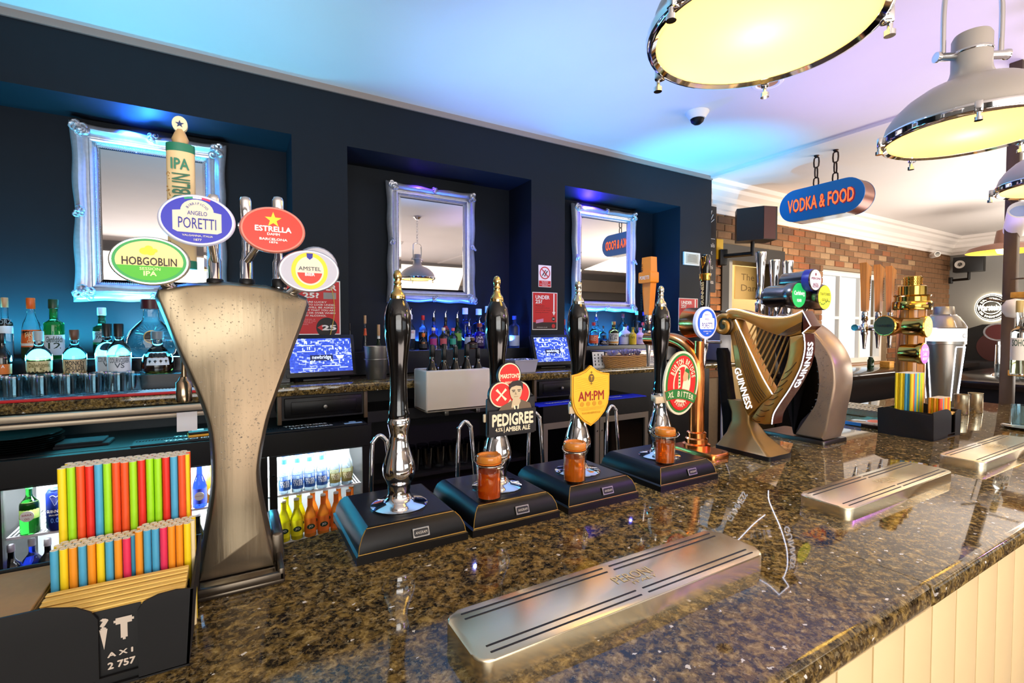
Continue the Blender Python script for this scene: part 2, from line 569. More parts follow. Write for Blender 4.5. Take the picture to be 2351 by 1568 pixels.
# other walls
g = G()
for x0, x1, z0, z1 in ((-4, -2.6, 0, CEIL), (-2.6, 1.2, 0, .9), (-2.6, 1.2, 2.2, CEIL), (1.2, 2.2, 0, CEIL), (2.2, 6.2, 0, 1.0), (2.2, 6.2, 2.1, CEIL), (6.2, FARX, 0, CEIL)):
    g.box(x0, x1, -3.6, -3.5, z0, z1)
struct(g.build('wall_front', GREYW, smooth=0))
struct(G().box(-4.1, -4, -3.6, 3.5, 0, CEIL).build('wall_left', GREYW, smooth=0))
struct(G().box(FARX, FARX + .1, -3.6, 3.4, 0, CEIL).build('wall_right', GREYW, smooth=0))
struct(G().box(-4, FARX, -3.5, -3.42, 2.45, 2.75).build('trim_1', BEIGEW, smooth=0))


def window(name, x0, x1, z0, z1, y, nx, nz, thick=.05, wm=WHITEP):
    fr = G().box(x0, x0 + thick, y - .04, y + .04, z0, z1).box(x1 - thick, x1, y - .04, y + .04, z0, z1).box(x0 + thick, x1 - thick, y - .04, y + .04, z0, z0 + thick).box(x0 + thick, x1 - thick, y - .04, y + .04, z1 - thick, z1)
    o = struct(fr.build(name, wm, smooth=0))
    iw, ih = (x1 - x0 - 2 * thick) / nx, (z1 - z0 - 2 * thick) / nz
    for i in range(nx):
        for j in range(nz):
            a, c = x0 + thick + i * iw, z0 + thick + j * ih
            G().box(a + .004, a + iw - .004, y - .003, y + .003, c + .004, c + ih - .004).build('pane', PANE, o, smooth=0)
    for i in range(1, nx):
        a = x0 + thick + i * iw
        G().box(a - .018, a + .018, y - .025, y + .025, z0 + thick, z1 - thick).build('glazing_bar', wm, o, smooth=0)
    for j in range(1, nz):
        c = z0 + thick + j * ih
        G().box(x0 + thick, x1 - thick, y - .022, y + .022, c - .018, c + .018).build('glazing_bar', wm, o, smooth=0)
    return o


window('window_2', -2.6, 1.2, .9, 2.2, -3.55, 4, 2)
window('window_3', 2.2, 6.2, 1.0, 2.1, -3.55, 5, 1)

# ---- brick wall beyond the bar
BY = 3.2
wa, wb_ = at(1888, 616, Y=BY), at(2014, 830, Y=BY)
WX0, WX1, WZ1, WZ0 = wa.x, wb_.x + .25, wa.z, wb_.z
da, db = at(1662, 572, Y=BY), at(1789, 592, Y=BY)
DX0, DX1, DZ1 = da.x, db.x, (da.z + db.z) / 2
MORT = mat('lime_mortar', '#8f7a60', .9, var=.15, scale=30)
g = G()
for x0, x1, z0, z1 in ((XEND, DX0, 0, CEIL), (DX0, DX1, DZ1, CEIL), (DX1, WX0, 0, CEIL), (WX0, WX1, 0, WZ0), (WX0, WX1, WZ1, CEIL), (WX1, FARX, 0, CEIL)):
    g.box(x0, x1, BY, BY + .2, z0, z1)
wbr = struct(g.build('wall_side', MORT, smooth=0))
BRK = [mat('brick_clay_%s' % k, c, .85, var=.3, scale=25, bump=.4) for k, c in (('tan', '#8f6a4a'), ('brown', '#785437'), ('umber', '#5f4330'), ('rust', '#855232'), ('buff', '#9c7c5a'))]
cells = []
zz = 1.0
row = 0
while zz < CEIL - .27:
    x = XEND + .01 + (row % 2) * -.1125
    while x < FARX - .02:
        a, b_ = max(x, XEND + .006), min(x + .215, FARX - .006)
        segs = [(a, b_)]
        for ox0, ox1, oz0, oz1 in ((DX0 - .06, DX1 + .06, 0, DZ1 + .06), (WX0 - .01, WX1 + .01, WZ0 - .03, WZ1 + .01)):
            if zz + .065 > oz0 and zz < oz1:
                ns = []
                for p, q in segs:
                    if q <= ox0 or p >= ox1:
                        ns.append((p, q))
                    else:
                        if p < ox0: ns.append((p, ox0))
                        if q > ox1: ns.append((ox1, q))
                segs = ns
        for p, q in segs:
            if q - p > .03:
                cells.append((p, q, zz))
        x += .225
    zz += .075
    row += 1
rb = random.Random(3)
cells.sort(key=lambda c: c[0])
full = {}
rest = G()
nb = 0
for p, q, z in cells:
    d = rb.uniform(0, .006)
    k = rb.choice((0, 0, 1, 1, 1, 2, 3, 4))
    if nb < 298:
        nb += 1
        key = (round(q - p, 3), k)
        if key not in full:
            o = G().rbox(0, q - p, -.012, .03, 0, .065, .004, 1).build('brick', BRK[k], wbr, smooth=0)
            full[key] = o.data
        else:
            o = link('brick', full[key], wbr)
        o.location = (p, BY - d, z)
    else:
        rest.box(p, q, BY - .012 - d, BY + .02, z, z + .065)
o = rest.build('brickwork', BRK[1], wbr, smooth=0)
o['kind'] = 'stuff'
# window in the brick wall and its sill
window('window_1', WX0, WX1, WZ0, WZ1, BY + .1, 3, 2, .06)
sl = woodmat('oak', '#8a5a30', '#b07c46')
tag(G().rbox(WX0 - .05, WX1 + .05, BY - .16, BY + .05, WZ0 - .035, WZ0 - .002, .006).build('window_ledge', sl), 'wooden ledge under the white window in the brick wall', 'ledge')
# doorway in the brick wall: dark frame, passage behind
fr = G().box(DX0 - .06, DX0 + .05, BY - .03, BY + .2, 0, DZ1 + .06).box(DX1 - .09, DX1 + .06, BY - .03, BY + .2, 0, DZ1 + .06).box(DX0 + .05, DX1 - .09, BY - .03, BY + .2, DZ1 - .1, DZ1 + .06)
dr = struct(fr.build('door_1', mat('dark_door_frame', '#1b1614', .4), smooth=0))
struct(G().box(DX0 + .05, DX0 + .17, BY + .02, BY + .19, 0, DZ1 - .1).build('door_2', DULLSTEEL, smooth=0))
struct(G().box(DX0 - .3, DX1 + .6, 4.3, 4.4, 0, CEIL).box(DX0 - .3, DX0 - .2, BY + .2, 4.3, 0, CEIL).box(DX1 + .5, DX1 + .6, BY + .2, 4.3, 0, CEIL).build('wall_passage', BEIGEW, smooth=0))
light('AREA', 'passage_light', ((DX0 + DX1) / 2, 3.8, 2.8), 45, (1, .74, .4), ((DX0 + DX1) / 2, 3.8, 0), .5)
# cornice: stepped moulding along the brick wall and the far wall
prof = [(0, 0), (0, -.27), (-.025, -.27), (-.025, -.235), (-.045, -.225), (-.05, -.18), (-.085, -.165), (-.095, -.12), (-.15, -.085), (-.16, -.05), (-.2, -.04), (-.21, 0)]
rings = [[(x, BY + p[0], CEIL + p[1]) for p in prof] for x in (XEND, FARX)]
struct(G().loft(rings).build('trim_2', CORN, smooth=0))
rings = [[(FARX + p[0], y, CEIL + p[1]) for p in prof] for y in (3.2, -3.4)]
struct(G().loft(rings).build('trim_3', CORN, smooth=0))
struct(G().box(XEND - .03, XEND + .02, -3.4, BY, CEIL - .022, CEIL).build('trim_4', CEILM, smooth=0))

# ================================================================== BACK BAR
CT = 1.22
BX0, BX1 = -2.0, 3.86
bb = thing('back_counter', 'long dark granite back counter with stepped bottle shelf running along the navy wall', 'counter', (0, 0, 0))
G().rbox(BX0, BX1, 2.6, 2.987, CT - .045, CT, .006).build('worktop', GRAN, bb)
BLKSTEP = mat('black_step_laminate', '#15161b', .25)
S0 = CT + .0005
tag(G().rbox(BX0, .25, 2.80, 2.986, S0, 1.295, .002, 1).build('bottle_step', BLKSTEP, smooth=0), 'lower black bottle step in the left alcove, behind the tumblers', 'shelf')
tag(G().rbox(BX0, n1.x - .005, 3.0, NY - .001, S0, 1.365, .002, 1).build('bottle_step', BLKSTEP, smooth=0), 'upper black bottle step at the back of the left alcove', 'shelf')
tag(G().rbox(n2a.x + .005, n2b.x - .005, 3.02, NY - .001, S0, 1.365, .002, 1).build('bottle_step', BLKSTEP, smooth=0), 'black bottle step at the back of the middle alcove', 'shelf')
tag(G().rbox(n3a.x + .005, n3b.x - .005, 3.02, NY - .001, S0, 1.365, .002, 1).build('bottle_step', BLKSTEP, smooth=0), 'black bottle step at the back of the right alcove', 'shelf')
G().box(BX0, BX1, 2.972, 2.987, 0, CT - .045).build('back_panel', DARK, bb, smooth=0)
# red-edged bar mat with glasses
mt = thing('glass_mat', 'beaded white drip mat with a red front edge under the tumblers', 'mat', (0, 0, CT))
mx0, mx1 = -1.1, at(455, 903, Z=CT).x
G().box(mx0, mx1, 2.605, 2.79, 0, .004).build('mat_base', mat('grey_rubber', '#23242a', .6), mt, smooth=0)
G().rbox(mx0, mx1, 2.6, 2.61, 0, .012, .002).build('edge_strip', RED, mt)
g = G()
rr_ = random.Random(5)
nx = int((mx1 - mx0) / .0135)
for i in range(nx):
    for j in range(13):
        x, y = mx0 + .008 + i * .0135 + (j % 2) * .006, 2.618 + j * .0135
        g.lathe([(.005, .004), (.0042, .0065), (0, .007)], 6, T(x, y, 0))
o = g.build('mat_beads', WHITEP, mt, smooth=60); o['kind'] = 'stuff'
# aluminium rail below the counter edge
rl = thing('counter_rail', 'brushed aluminium rail under the counter edge below the tumblers', 'rail', (0, 0, 0))
rx1 = at(470, 950, Y=2.57).x
ALU = mat('beige_aluminium', '#b5a68e', .4, .5)
G().rbox(-1.6, rx1, 2.565, 2.6, 1.145, 1.172, .004).build('upper_track', ALU, rl)
G().rbox(-1.6, rx1, 2.57, 2.6, 1.118, 1.138, .004).build('lower_track', ALU, rl)
G().box(-1.6, rx1, 2.585, 2.6, 1.138, 1.146).build('groove', BLKP, rl, smooth=0)


def drawer_unit(label, x0, x1, z0, z1, y=2.63):
    t = thing('drawer_unit', label, 'drawer unit')
    G().box(x0, x1, y, 2.97, z0, z1).build('carcass', DARK, t, smooth=0)
    d = G().rbox(x0 + .02, x1 - .02, y - .02, y, z0 + .012, z1 - .012, .004).build('drawer', BLKWOOD, t)
    G().rbox(x0 + .05, x1 - .05, y - .026, y - .02, z0 + .03, z1 - .03, .003).build('drawer_panel', BLKWOOD, d)
    G().lathe([(0, -.02), (.009, -.018), (.011, -.012), (.007, -.004), (.007, 0)], 12, T((x0 + x1) / 2, y - .026, (z0 + z1) / 2) @ RX(-90)).build('knob', DULLSTEEL, d)
    G().rbox(x0 - .012, x0 + .008, y - .01, y + .02, z0 - .02, z1, .003).build('edge_post', mat('worn_brown_edge', '#5b4a34', .5), t)
    G().rbox(x1 - .008, x1 + .012, y - .01, y + .02, z0 - .02, z1, .003).build('edge_post', MATS['worn_brown_edge'], t)
    return t


a = at(642, 925, Y=2.63); b = at(838, 925, Y=2.63)
drawer_unit('black drawer under the first till screen', a.x, b.x, 1.05, CT - .047)
a = at(1228, 900, Y=2.63); b = at(1335, 900, Y=2.63)
drawer_unit('black drawer under the second till screen', a.x, b.x, 1.05, CT - .047)

# fridges
WIRE = mat('white_wire', '#eceff2', .35)
FRIN = mat('fridge_lining', '#dfe7ea', .4)
LEDW = mat('fridge_light_tube', '#f2fbff', .4, emit=9, ecol='#e8f6ff')


def fridge(name, label, x0, x1, doors, lit, frame_m, mat_m, y0=2.5, y1=2.96, z1=1.015):
    t = thing(name, label, 'fridge')
    g = G()
    g.box(x0, x1, y1 - .03, y1, .05, z1).box(x0, x0 + .02, y0 + .04, y1 - .03, .05, z1).box(x1 - .02, x1, y0 + .04, y1 - .03, .05, z1)
    g.box(x0 + .02, x1 - .02, y0 + .04, y1 - .03, .05, .12).box(x0 + .02, x1 - .02, y0 + .04, y1 - .03, z1 - .06, z1)
    g.box(x0, x1, y0, y0 + .04, z1 - .105, z1 - .002)
    g.build('body', BLKPLAS, t, smooth=0)
    if lit:
        G().box(x0 + .02, x1 - .02, y1 - .035, y1 - .031, .12, z1 - .06).build('back_lining', FRIN, t, smooth=0)
    w = (x1 - x0) / doors
    for k in range(doors):
        a, b = x0 + k * w + .004, x0 + (k + 1) * w - .004
        st = .032
        d = G().box(a, a + st, y0, y0 + .035, .1, z1 - .108).box(b - st, b, y0, y0 + .035, .1, z1 - .108).box(a + st, b - st, y0, y0 + .035, .1, .1 + st).box(a + st, b - st, y0, y0 + .035, z1 - .108 - (.004 if lit else .04), z1 - .108).build('door', frame_m, t, smooth=0)
        G().box(a + st, b - st, y0 + .014, y0 + .02, .1 + st, z1 - .112 if lit else z1 - .15).build('door_glass', PANE if lit else mat('dark_door_glass', '#050506', .06), d, smooth=0)
        G().lathe([(0, -.004), (.006, -.003), (.007, 0)], 10, T(a + st / 2 if k else b - st / 2, y0, z1 - .2) @ RX(-90)).build('lock', CHROME, d)
    if lit:
        for zs in (.705, .47):
            g = G()
            xx = x0 + .03
            while xx < x1 - .03:
                g.box(xx, xx + .005, y0 + .06, y1 - .05, zs - .006, zs - .002)
                xx += .014
            g.box(x0 + .022, x1 - .022, y0 + .056, y0 + .062, zs - .012, zs - .002).box(x0 + .022, x1 - .022, y1 - .055, y1 - .05, zs - .012, zs - .002)
            o = g.build('wire_shelf', WIRE, t, smooth=0)
        for k in range(doors):
            G().box(x0 + k * w + .04, x0 + (k + 1) * w - .04, y0 + .05, y0 + .065, z1 - .075, z1 - .062).build('light_tube', LEDW, t, smooth=0)
            light('AREA', 'fridge_light', (x0 + (k + .5) * w, y0 + .07, z1 - .09), 9.5, (.92, .98, 1), (x0 + (k + .5) * w, y0 + .25, .3), w * .8, .06)
    return t


FX1 = at(848, 1000, Y=2.5).x
FX0 = FX1 - 1.40
fr1 = fridge('bottle_fridge', 'three door black bottle fridge glowing white inside, under the left back counter', FX0, FX1, 3, True, BLKPLAS, None)
F2X0 = at(1247, 960, Y=2.5).x
fr2 = fridge('steel_fridge', 'steel framed double fridge with dark glass behind the second and third pumps', F2X0, F2X0 + .92, 2, False, mat('fridge_frame_steel', '#8f857a', .38, .35), None)


def runner(label, x0, x1, y0, y1, col, words, sub=None, m2=None):
    t = thing('rubber_runner', label, 'mat', (0, 0, 1.015))
    G().box(x0, x1, y0, y1, 0, .006).build('mat_sheet', col, t, smooth=0)
    g = G()
    x = x0 + .01
    while x < x1 - .01:
        g.box(x, x + .004, y0 + .07, y1 - .03, .006, .009); x += .011
    g.build('ribs', col, t, smooth=0)['kind'] = 'stuff'
    for xw, wd, yw in words:
        v, f = fit(wd, .2, .028, .04)
        G().add(v, f, T(xw, yw, .0105) @ RX(-90)).build('lettering', WHT, t, smooth=0, fix=False)
    if sub:
        for q in sub:
            G().rbox(q - .045, q + .045, y0 + .018, y0 + .042, .006, .008, .001).build('logo_bar', mat('pale_blue_print', '#9fc4ea', .5), t)
            G().lathe([(.018, .006), (.018, .0085), (0, .0085)], 14, T(q, y0 + .055, 0)).build('logo_dot', MATS['pale_blue_print'], t)
    return t


RUBBER = mat('dark_blue_rubber', '#10151d', .5)
xm = at(740, 1000, Z=1.02).x
runner('dark ribbed bar runner lettered in white on the fridge below the first till', at(600, 1000, Z=1.02).x, FX1 - .01, 2.52, 2.62, RUBBER, [(xm - .02, 'THATCHERS', 2.535), (xm - .04, 'THATCHERS', 2.595)], [FX1 - .07])
xm = at(420, 1025, Z=1.02).x
runner('dark ribbed bar runner lettered in white behind the tall coloured straws', at(285, 1040, Z=1.02).x, at(595, 1000, Z=1.02).x, 2.52, 2.64, RUBBER, [(xm + .02, 'THATCHERS', 2.535), (xm + .05, 'THATCHERS', 2.61)])
runner('bright blue bar runner lettered in white on top of the steel fridge', F2X0 - .03, F2X0 + .9, 2.505, 2.64, mat('blue_rubber', '#2030d0', .45), [(F2X0 + .15, 'THATCHERS', 2.55), (F2X0 + .6, 'THATCHERS', 2.55)])
# dark cupboard between the fridges with an open shelf of upturned glasses
cb = thing('under_sink_shelf', 'dark open shelf unit below the white sink between the two fridges', 'shelf')
sx0, sx1 = FX1 + .02, F2X0 - .02
G().box(sx0, sx1, 2.62, 2.96, 1.0, 1.06).box(sx0, sx0 + .02, 2.62, 2.96, .05, 1.0).box(sx1 - .02, sx1, 2.62, 2.96, .05, 1.0).build('frame', DARK, cb, smooth=0)
G().box(sx0 + .02, sx1 - .02, 2.62, 2.96, .66, .68).build('shelf_board', DARK, cb, smooth=0)
G().box(sx0 + .02, sx1 - .02, 2.94, 2.96, .05, 1.0).build('back_board', DARK, cb, smooth=0)
PINT = thin_glass('smoky_glass', '#d8dcde', .8, .03, .03)
pint = G().lathe([(.028, 0), (.03, .004), (.036, .13), (.034, .13), (.028, .01), (0, .01)], 14)
p0 = None
for i in range(9):
    for j in range(2):
        if p0 is None:
            o = pint.build('beer_glass', PINT); p0 = o.data
        else:
            o = link('beer_glass', p0)
        x = sx0 + .28 + i * .078
        o.location = (x, 2.68 + j * .09, .68)
        tag(o, 'upturned beer glass on the dark shelf below the white sink', 'glass', 'upturned beer glasses below the sink')
# ------------------------------------------------------------------ ornate mirrors
SILV = mat('silver_gilt_frame', '#c3c6cf', .3, .55, var=.18, scale=60, bump=.2)


def mirror(label, x0, x1, z0, z1, y, fw=.085, wave=.008):
    t = thing('ornate_mirror', label, 'mirror', ((x0 + x1) / 2, y, z0))
    W, H = x1 - x0, z1 - z0
    prof = [(0, 0), (.0, .018), (.12, .040), (.3, .046), (.45, .036), (.55, .022), (.68, .020), (.76, .030), (.86, .028), (.94, .012), (1.0, .008), (1.0, 0)]
    n = 36
    for sd in range(4):
        L = W if sd % 2 == 0 else H
        rings = []
        for k in range(n + 1):
            s = k / n
            ring = []
            bump = wave * (.5 * math.cos(s * 2 * math.pi * 3) + .5 * math.cos(s * 2 * math.pi)) * (1 if 0 < k < n else 1)
            for u, h in prof:
                uu = u * fw - bump * (1 - u) ** 2 - wave * (1 - u) ** 2
                a = uu + s * (L - 2 * uu)
                b = uu
                if sd == 0: p = (a - W / 2, b)
                elif sd == 1: p = (W / 2 - b, a)
                elif sd == 2: p = (W / 2 - a, H - b)
                else: p = (-W / 2 + b, H - a)
                ring.append((p[0], -h, p[1]))
            rings.append(ring)
        G().loft(rings).build('frame_rail', SILV, t, smooth=50)
    # carved leaves at corners and at mid sides
    spots = [(sx * (W / 2 - fw * .36), H / 2 + sz * (H / 2 - fw * .36), 1) for sx in (-1, 1) for sz in (-1, 1)]
    spots += [(0, fw * .25, .6), (0, H - fw * .25, .6), (-W / 2 + fw * .25, H / 2, .6), (W / 2 - fw * .25, H / 2, .6)]
    rr = random.Random(2)
    for cx, cz, s in spots:
        g = G()
        for k in range(9):
            a = rr.uniform(0, 360)
            ox, oz = cx + rr.uniform(-.34, .34) * fw * s, cz + rr.uniform(-.34, .34) * fw * s
            r0 = fw * s * rr.uniform(.10, .2)
            pts = [(ox + r0 * (.35 + q * .17) * math.cos(R(a + q * 42)), -.046 - .006 * math.sin(q * .5), oz + r0 * (.35 + q * .17) * math.sin(R(a + q * 42))) for q in range(9)]
            g.tube(pts, [.009 * s, .010 * s, .010 * s, .009 * s, .0085 * s, .0075 * s, .006 * s, .004 * s, .002 * s], 6)
        g.lathe([(.016 * s, 0), (.012 * s, .014), (0, .018)], 10, T(cx, -.046, cz) @ RX(90))
        g.build('carved_ornament', SILV, t, smooth=60)['kind'] = 'stuff'
    g = G()
    step = .0085
    for k in range(int((W - 2 * fw) / step)):
        for zc_ in (fw * .97, H - fw * .97):
            g.lathe([(.0032, 0), (.0025, .003), (0, .004)], 5, T(-W / 2 + fw + k * step, -.018, zc_) @ RX(90))
    for k in range(int((H - 2 * fw) / step)):
        for xc_ in (-W / 2 + fw * .97, W / 2 - fw * .97):
            g.lathe([(.0032, 0), (.0025, .003), (0, .004)], 5, T(xc_, -.018, fw + k * step) @ RX(90))
    g.build('bead_row', SILV, t, smooth=60)['kind'] = 'stuff'
    bv = .018
    a0, a1, c0, c1 = -W / 2 + fw, W / 2 - fw, fw, H - fw
    G().box(a0 + bv, a1 - bv, -.0085, -.002, c0 + bv, c1 - bv).build('mirror_glass', MIRROR, t, smooth=0)
    v = [(a0, -.004, c0), (a1, -.004, c0), (a1, -.004, c1), (a0, -.004, c1), (a0 + bv, -.0085, c0 + bv), (a1 - bv, -.0085, c0 + bv), (a1 - bv, -.0085, c1 - bv), (a0 + bv, -.0085, c1 - bv)]
    G().add(v, [(0, 1, 5, 4), (1, 2, 6, 5), (2, 3, 7, 6), (3, 0, 4, 7)]).build('bevelled_edge', MIRROR, t, smooth=0, fix=False)
    G().box(-W / 2 + .01, W / 2 - .01, -.001, .03, .01, H - .01).build('backing_board', BLKPLAS, t, smooth=0)
    return t


for lb, (ax, ay, bx, by), fw in (('large silver carved mirror washed cyan, behind the left beer fountain', (168, 292, 519, 690), .088),
                                 ('carved silver mirror in the middle alcove, above the white sink', (891, 424, 1087, 692), .07),
                                 ('carved mirror glowing violet blue in the right hand alcove', (1316, 472, 1454, 713), .075)):
    p, q = at(ax, ay, Y=NY - .04), at(bx, by, Y=NY - .04)
    p2 = at(bx, {519: 335, 1087: 446, 1454: 492}[bx], Y=NY - .04)
    pl = at(ax, by, Y=NY - .04)
    mirror(lb, p.x, q.x, (q.z + pl.z) / 2, (p.z + p2.z) / 2, NY - .031, fw)


# ------------------------------------------------------------------ posters and notices
def sheet(name, label, ctg, px0, py0, px1, py1, y=None, base=WHT, th=.002, group=None):
    y = WY - .0005 if y is None else y
    a, b = at(px0, py0, Y=y), at(px1, py1, Y=y)
    W, H = b.x - a.x, a.z - b.z
    t = thing(name, label, ctg, ((a.x + b.x) / 2, y, b.z), group=group)
    G().box(-W / 2, W / 2, -th, 0, 0, H).build('paper', base, t, smooth=0)
    return t, W, H


REDP = mat('poster_red', '#c9141c', .45)
# challenge poster left of the first till
t, W, H = sheet('age_poster', 'red age check poster above the first till, half hidden by an oval badge', 'poster', 655, 640, 782, 768)
flat(rect(-W / 2 + .006, W / 2 - .006, .006, H - .006), REDP, t, -.0022, 'red_field')
text('UNDER', W * .62, H * .11, WHT, t, (W * .12, -.0032, H * .87), bold=.05)
text('25?', W * .3, H * .1, WHT, t, (-W * .05, -.0032, H * .72), bold=.05)
flat(rect(W * .18, W * .42, H * .66, H * .78), mat('poster_grey', '#9a9590', .5), t, -.0024, 'card_picture')
for i, s in enumerate(('IF YOU ARE LUCKY', 'ENOUGH TO LOOK UNDER', '25 YOU WILL BE ASKED', 'TO PROVE THAT YOU ARE', 'AGED 18 OR OVER WHEN', 'YOU BUY ALCOHOL')):
    text(s, W * (.62 if i == 0 else .78 if i < 5 else .6), H * .032, WHT, t, (W * .01 - (W * .08 if i in (0, 5) else 0), -.0032, H * (.60 - i * .05)), bold=.02)
for i, s in enumerate(('IF YOU ARE UNDER 18', 'IT IS AN OFFENCE IF YOU', 'ATTEMPT TO BUY', 'ALCOHOL')):
    text(s, W * (.44, .46, .36, .2)[i], H * .02, mat('pink_print', '#e8a0a0', .5), t, (-W * .2, -.0032, H * (.28 - i * .03)))
flat(ell(W * .2, W * .2, 30, W * .24, H * .13), BLKP, t, -.0026, 'black_disc')
flat([(W * .06, H * .13), (W * .16, H * .19), (W * .16, H * .07)], REDP, t, -.003, 'arrow_mark')
text('25', W * .28, H * .1, WHT, t, (W * .28, -.0036, H * .13), bold=.06)
G().tube(cat([(W * .32, -.012, H * .93), (W * .37, -.02, H * .6), (W * .36, -.02, H * .3), (W * .28, -.015, -.02)], 6), .0022, 6).build('yellow_cord', mat('yellow_cord', '#d9b54a', .5), t)


def under25(label, c):
    t, W, H = sheet('age_notice', label, 'poster', *c)
    flat(rect(-W / 2 + .005, W / 2 - .005, H * .2, H - .005), REDP, t, -.0022, 'red_field')
    flat(rect(-W / 2 + .005, W / 2 - .005, .005, H * .2), mat('poster_maroon', '#2a0b14', .45), t, -.0022, 'dark_band')
    text('UNDER', W * .56, H * .105, WHT, t, (-W * .1, -.0032, H * .865), bold=.04)
    text('25?', W * .27, H * .1, WHT, t, (-W * .25, -.0032, H * .75), bold=.04)
    for i, s in enumerate(('Please be', 'prepared to show', 'proof of age when', 'buying alcohol')):
        text(s, W * (.34, .56, .6, .5)[i], H * .035, mat('poster_text_dark', '#4a0a0c', .5), t, (-W * (.2, .1, .08, .13)[i], -.0032, H * (.64 - .06 * i)))
    flat(rect(W * .33, W * .38, H * .48, H * .97), WHT, t, -.003, 'arrow_shaft')
    flat([(W * .29, H * .48), (W * .42, H * .48), (W * .355, H * .38)], WHT, t, -.003, 'arrow_head')
    flat(ell(W * .07, W * .07, 20, W * .34, H * .29), BLKP, t, -.003, 'black_disc')
    text('25', W * .09, H * .035, WHT, t, (W * .34, -.0038, H * .29), bold=.04)
    flat([(-W * .36, H * .17), (-W * .07, H * .21), (-W * .07, H * .3), (-W * .36, H * .26)], mat('poster_photo_pink', '#d58ab5', .5), t, -.003, 'card_picture')
    flat(ell(W * .07, W * .07, 20, W * .34, H * .1), REDP, t, -.003, 'red_disc')
    text('drinkaware.co.uk', W * .42, H * .022, WHT, t, (-W * .12, -.0032, H * .07))
    return t


under25('red UNDER 25 notice with a white arrow, on the pier above the second till', (1222, 670, 1279, 757))
under25('red UNDER 25 notice on the end pier, beside the copper tap', (1558, 684, 1601, 759))
t, W, H = sheet('no_smoking_notice', 'small white prohibition notice with a red circle, above the second till', 'notice', 1236, 608, 1265, 660)
g = G()
cz, ro = H * .65, W * .41
g.add([p for k in range(32) for p in ((ro * math.cos(k * math.pi / 16), -.003, cz + ro * math.sin(k * math.pi / 16)), (ro * .84 * math.cos(k * math.pi / 16), -.003, cz + ro * .84 * math.sin(k * math.pi / 16)))],
      [(2 * k, 2 * k + 1, (2 * k + 3) % 64, (2 * k + 2) % 64) for k in range(32)])
g.build('red_ring', REDP, t, smooth=0, fix=False)
flat([(-ro * .66, cz + ro * .56), (-ro * .56, cz + ro * .66), (ro * .66, cz - ro * .56), (ro * .56, cz - ro * .66)], REDP, t, -.0034, 'red_bar')
flat([(-ro * .55, cz - ro * .4), (-ro * .42, cz - ro * .5), (ro * .2, cz + ro * .42), (ro * .08, cz + ro * .5)], BLKP, t, -.0028, 'bottle_mark')
flat([(-ro * .15, cz - ro * .5), (-ro * .02, cz - ro * .6), (ro * .55, cz + ro * .3), (ro * .42, cz + ro * .4)], BLKP, t, -.0028, 'bottle_mark')
flat(rect(-W * .46, W * .46, H * .03, H * .29), REDP, t, -.0026, 'red_panel')
for i, s in enumerate(('NO DRINKS', 'TO LEAVE', 'ALCOHOL BEYOND', 'PREMISES')):
    text(s, W * (.5, .45, .8, .44)[i], H * .045, WHT, t, (0, -.0036, H * (.25 - i * .06)))
t, W, H = sheet('framed_certificate', 'small certificate in a silver frame on the end pier', 'certificate', 1568, 578, 1604, 611, base=mat('certificate_frame', '#d9d2c6', .4), th=.015)
flat(rect(-W * .4, W * .4, H * .12, H * .88), mat('certificate_paper', '#b8ad98', .6), t, -.0152, 'certificate_sheet')
for i in range(6):
    flat(rect(-W * (.22 if i == 0 else .3), W * (.22 if i == 0 else .3), H * (.76 - i * .1), H * (.79 - i * .1)), mat('certificate_ink', '#5f5648', .6), t, -.0162, 'text_line')

# ------------------------------------------------------------------ tills
def screen_mat(name, tint):
    m = mat(name, '#05070d', .25)
    nt, n, l, b = nodes(m)
    tc = n.new('ShaderNodeTexCoord')
    mp = n.new('ShaderNodeMapping'); mp.inputs['Scale'].default_value = (38, 1, 64)
    l.new(tc.outputs['Object'], mp.inputs[0])
    v = n.new('ShaderNodeTexVoronoi'); v.inputs['Scale'].default_value = 1.6; v.distance = 'CHEBYCHEV'
    nz = n.new('ShaderNodeTexNoise'); nz.inputs['Scale'].default_value = .25; nz.inputs['Detail'].default_value = 3
    l.new(mp.outputs[0], v.inputs['Vector']); l.new(mp.outputs[0], nz.inputs['Vector'])
    mu = n.new('ShaderNodeMath'); mu.operation = 'MULTIPLY'
    l.new(v.outputs['Distance'], mu.inputs[0]); l.new(nz.outputs['Fac'], mu.inputs[1])
    r = ramp(n, [(.0, '#1c3ab8'), (.27, '#3a5fe0'), (.33, '#c8d8ff'), (.5, '#2a4ad0')])
    l.new(mu.outputs[0], r.inputs[0])
    l.new(r.outputs[0], b.inputs['Emission Color'])
    b.inputs['Emission Strength'].default_value = tint
    return m


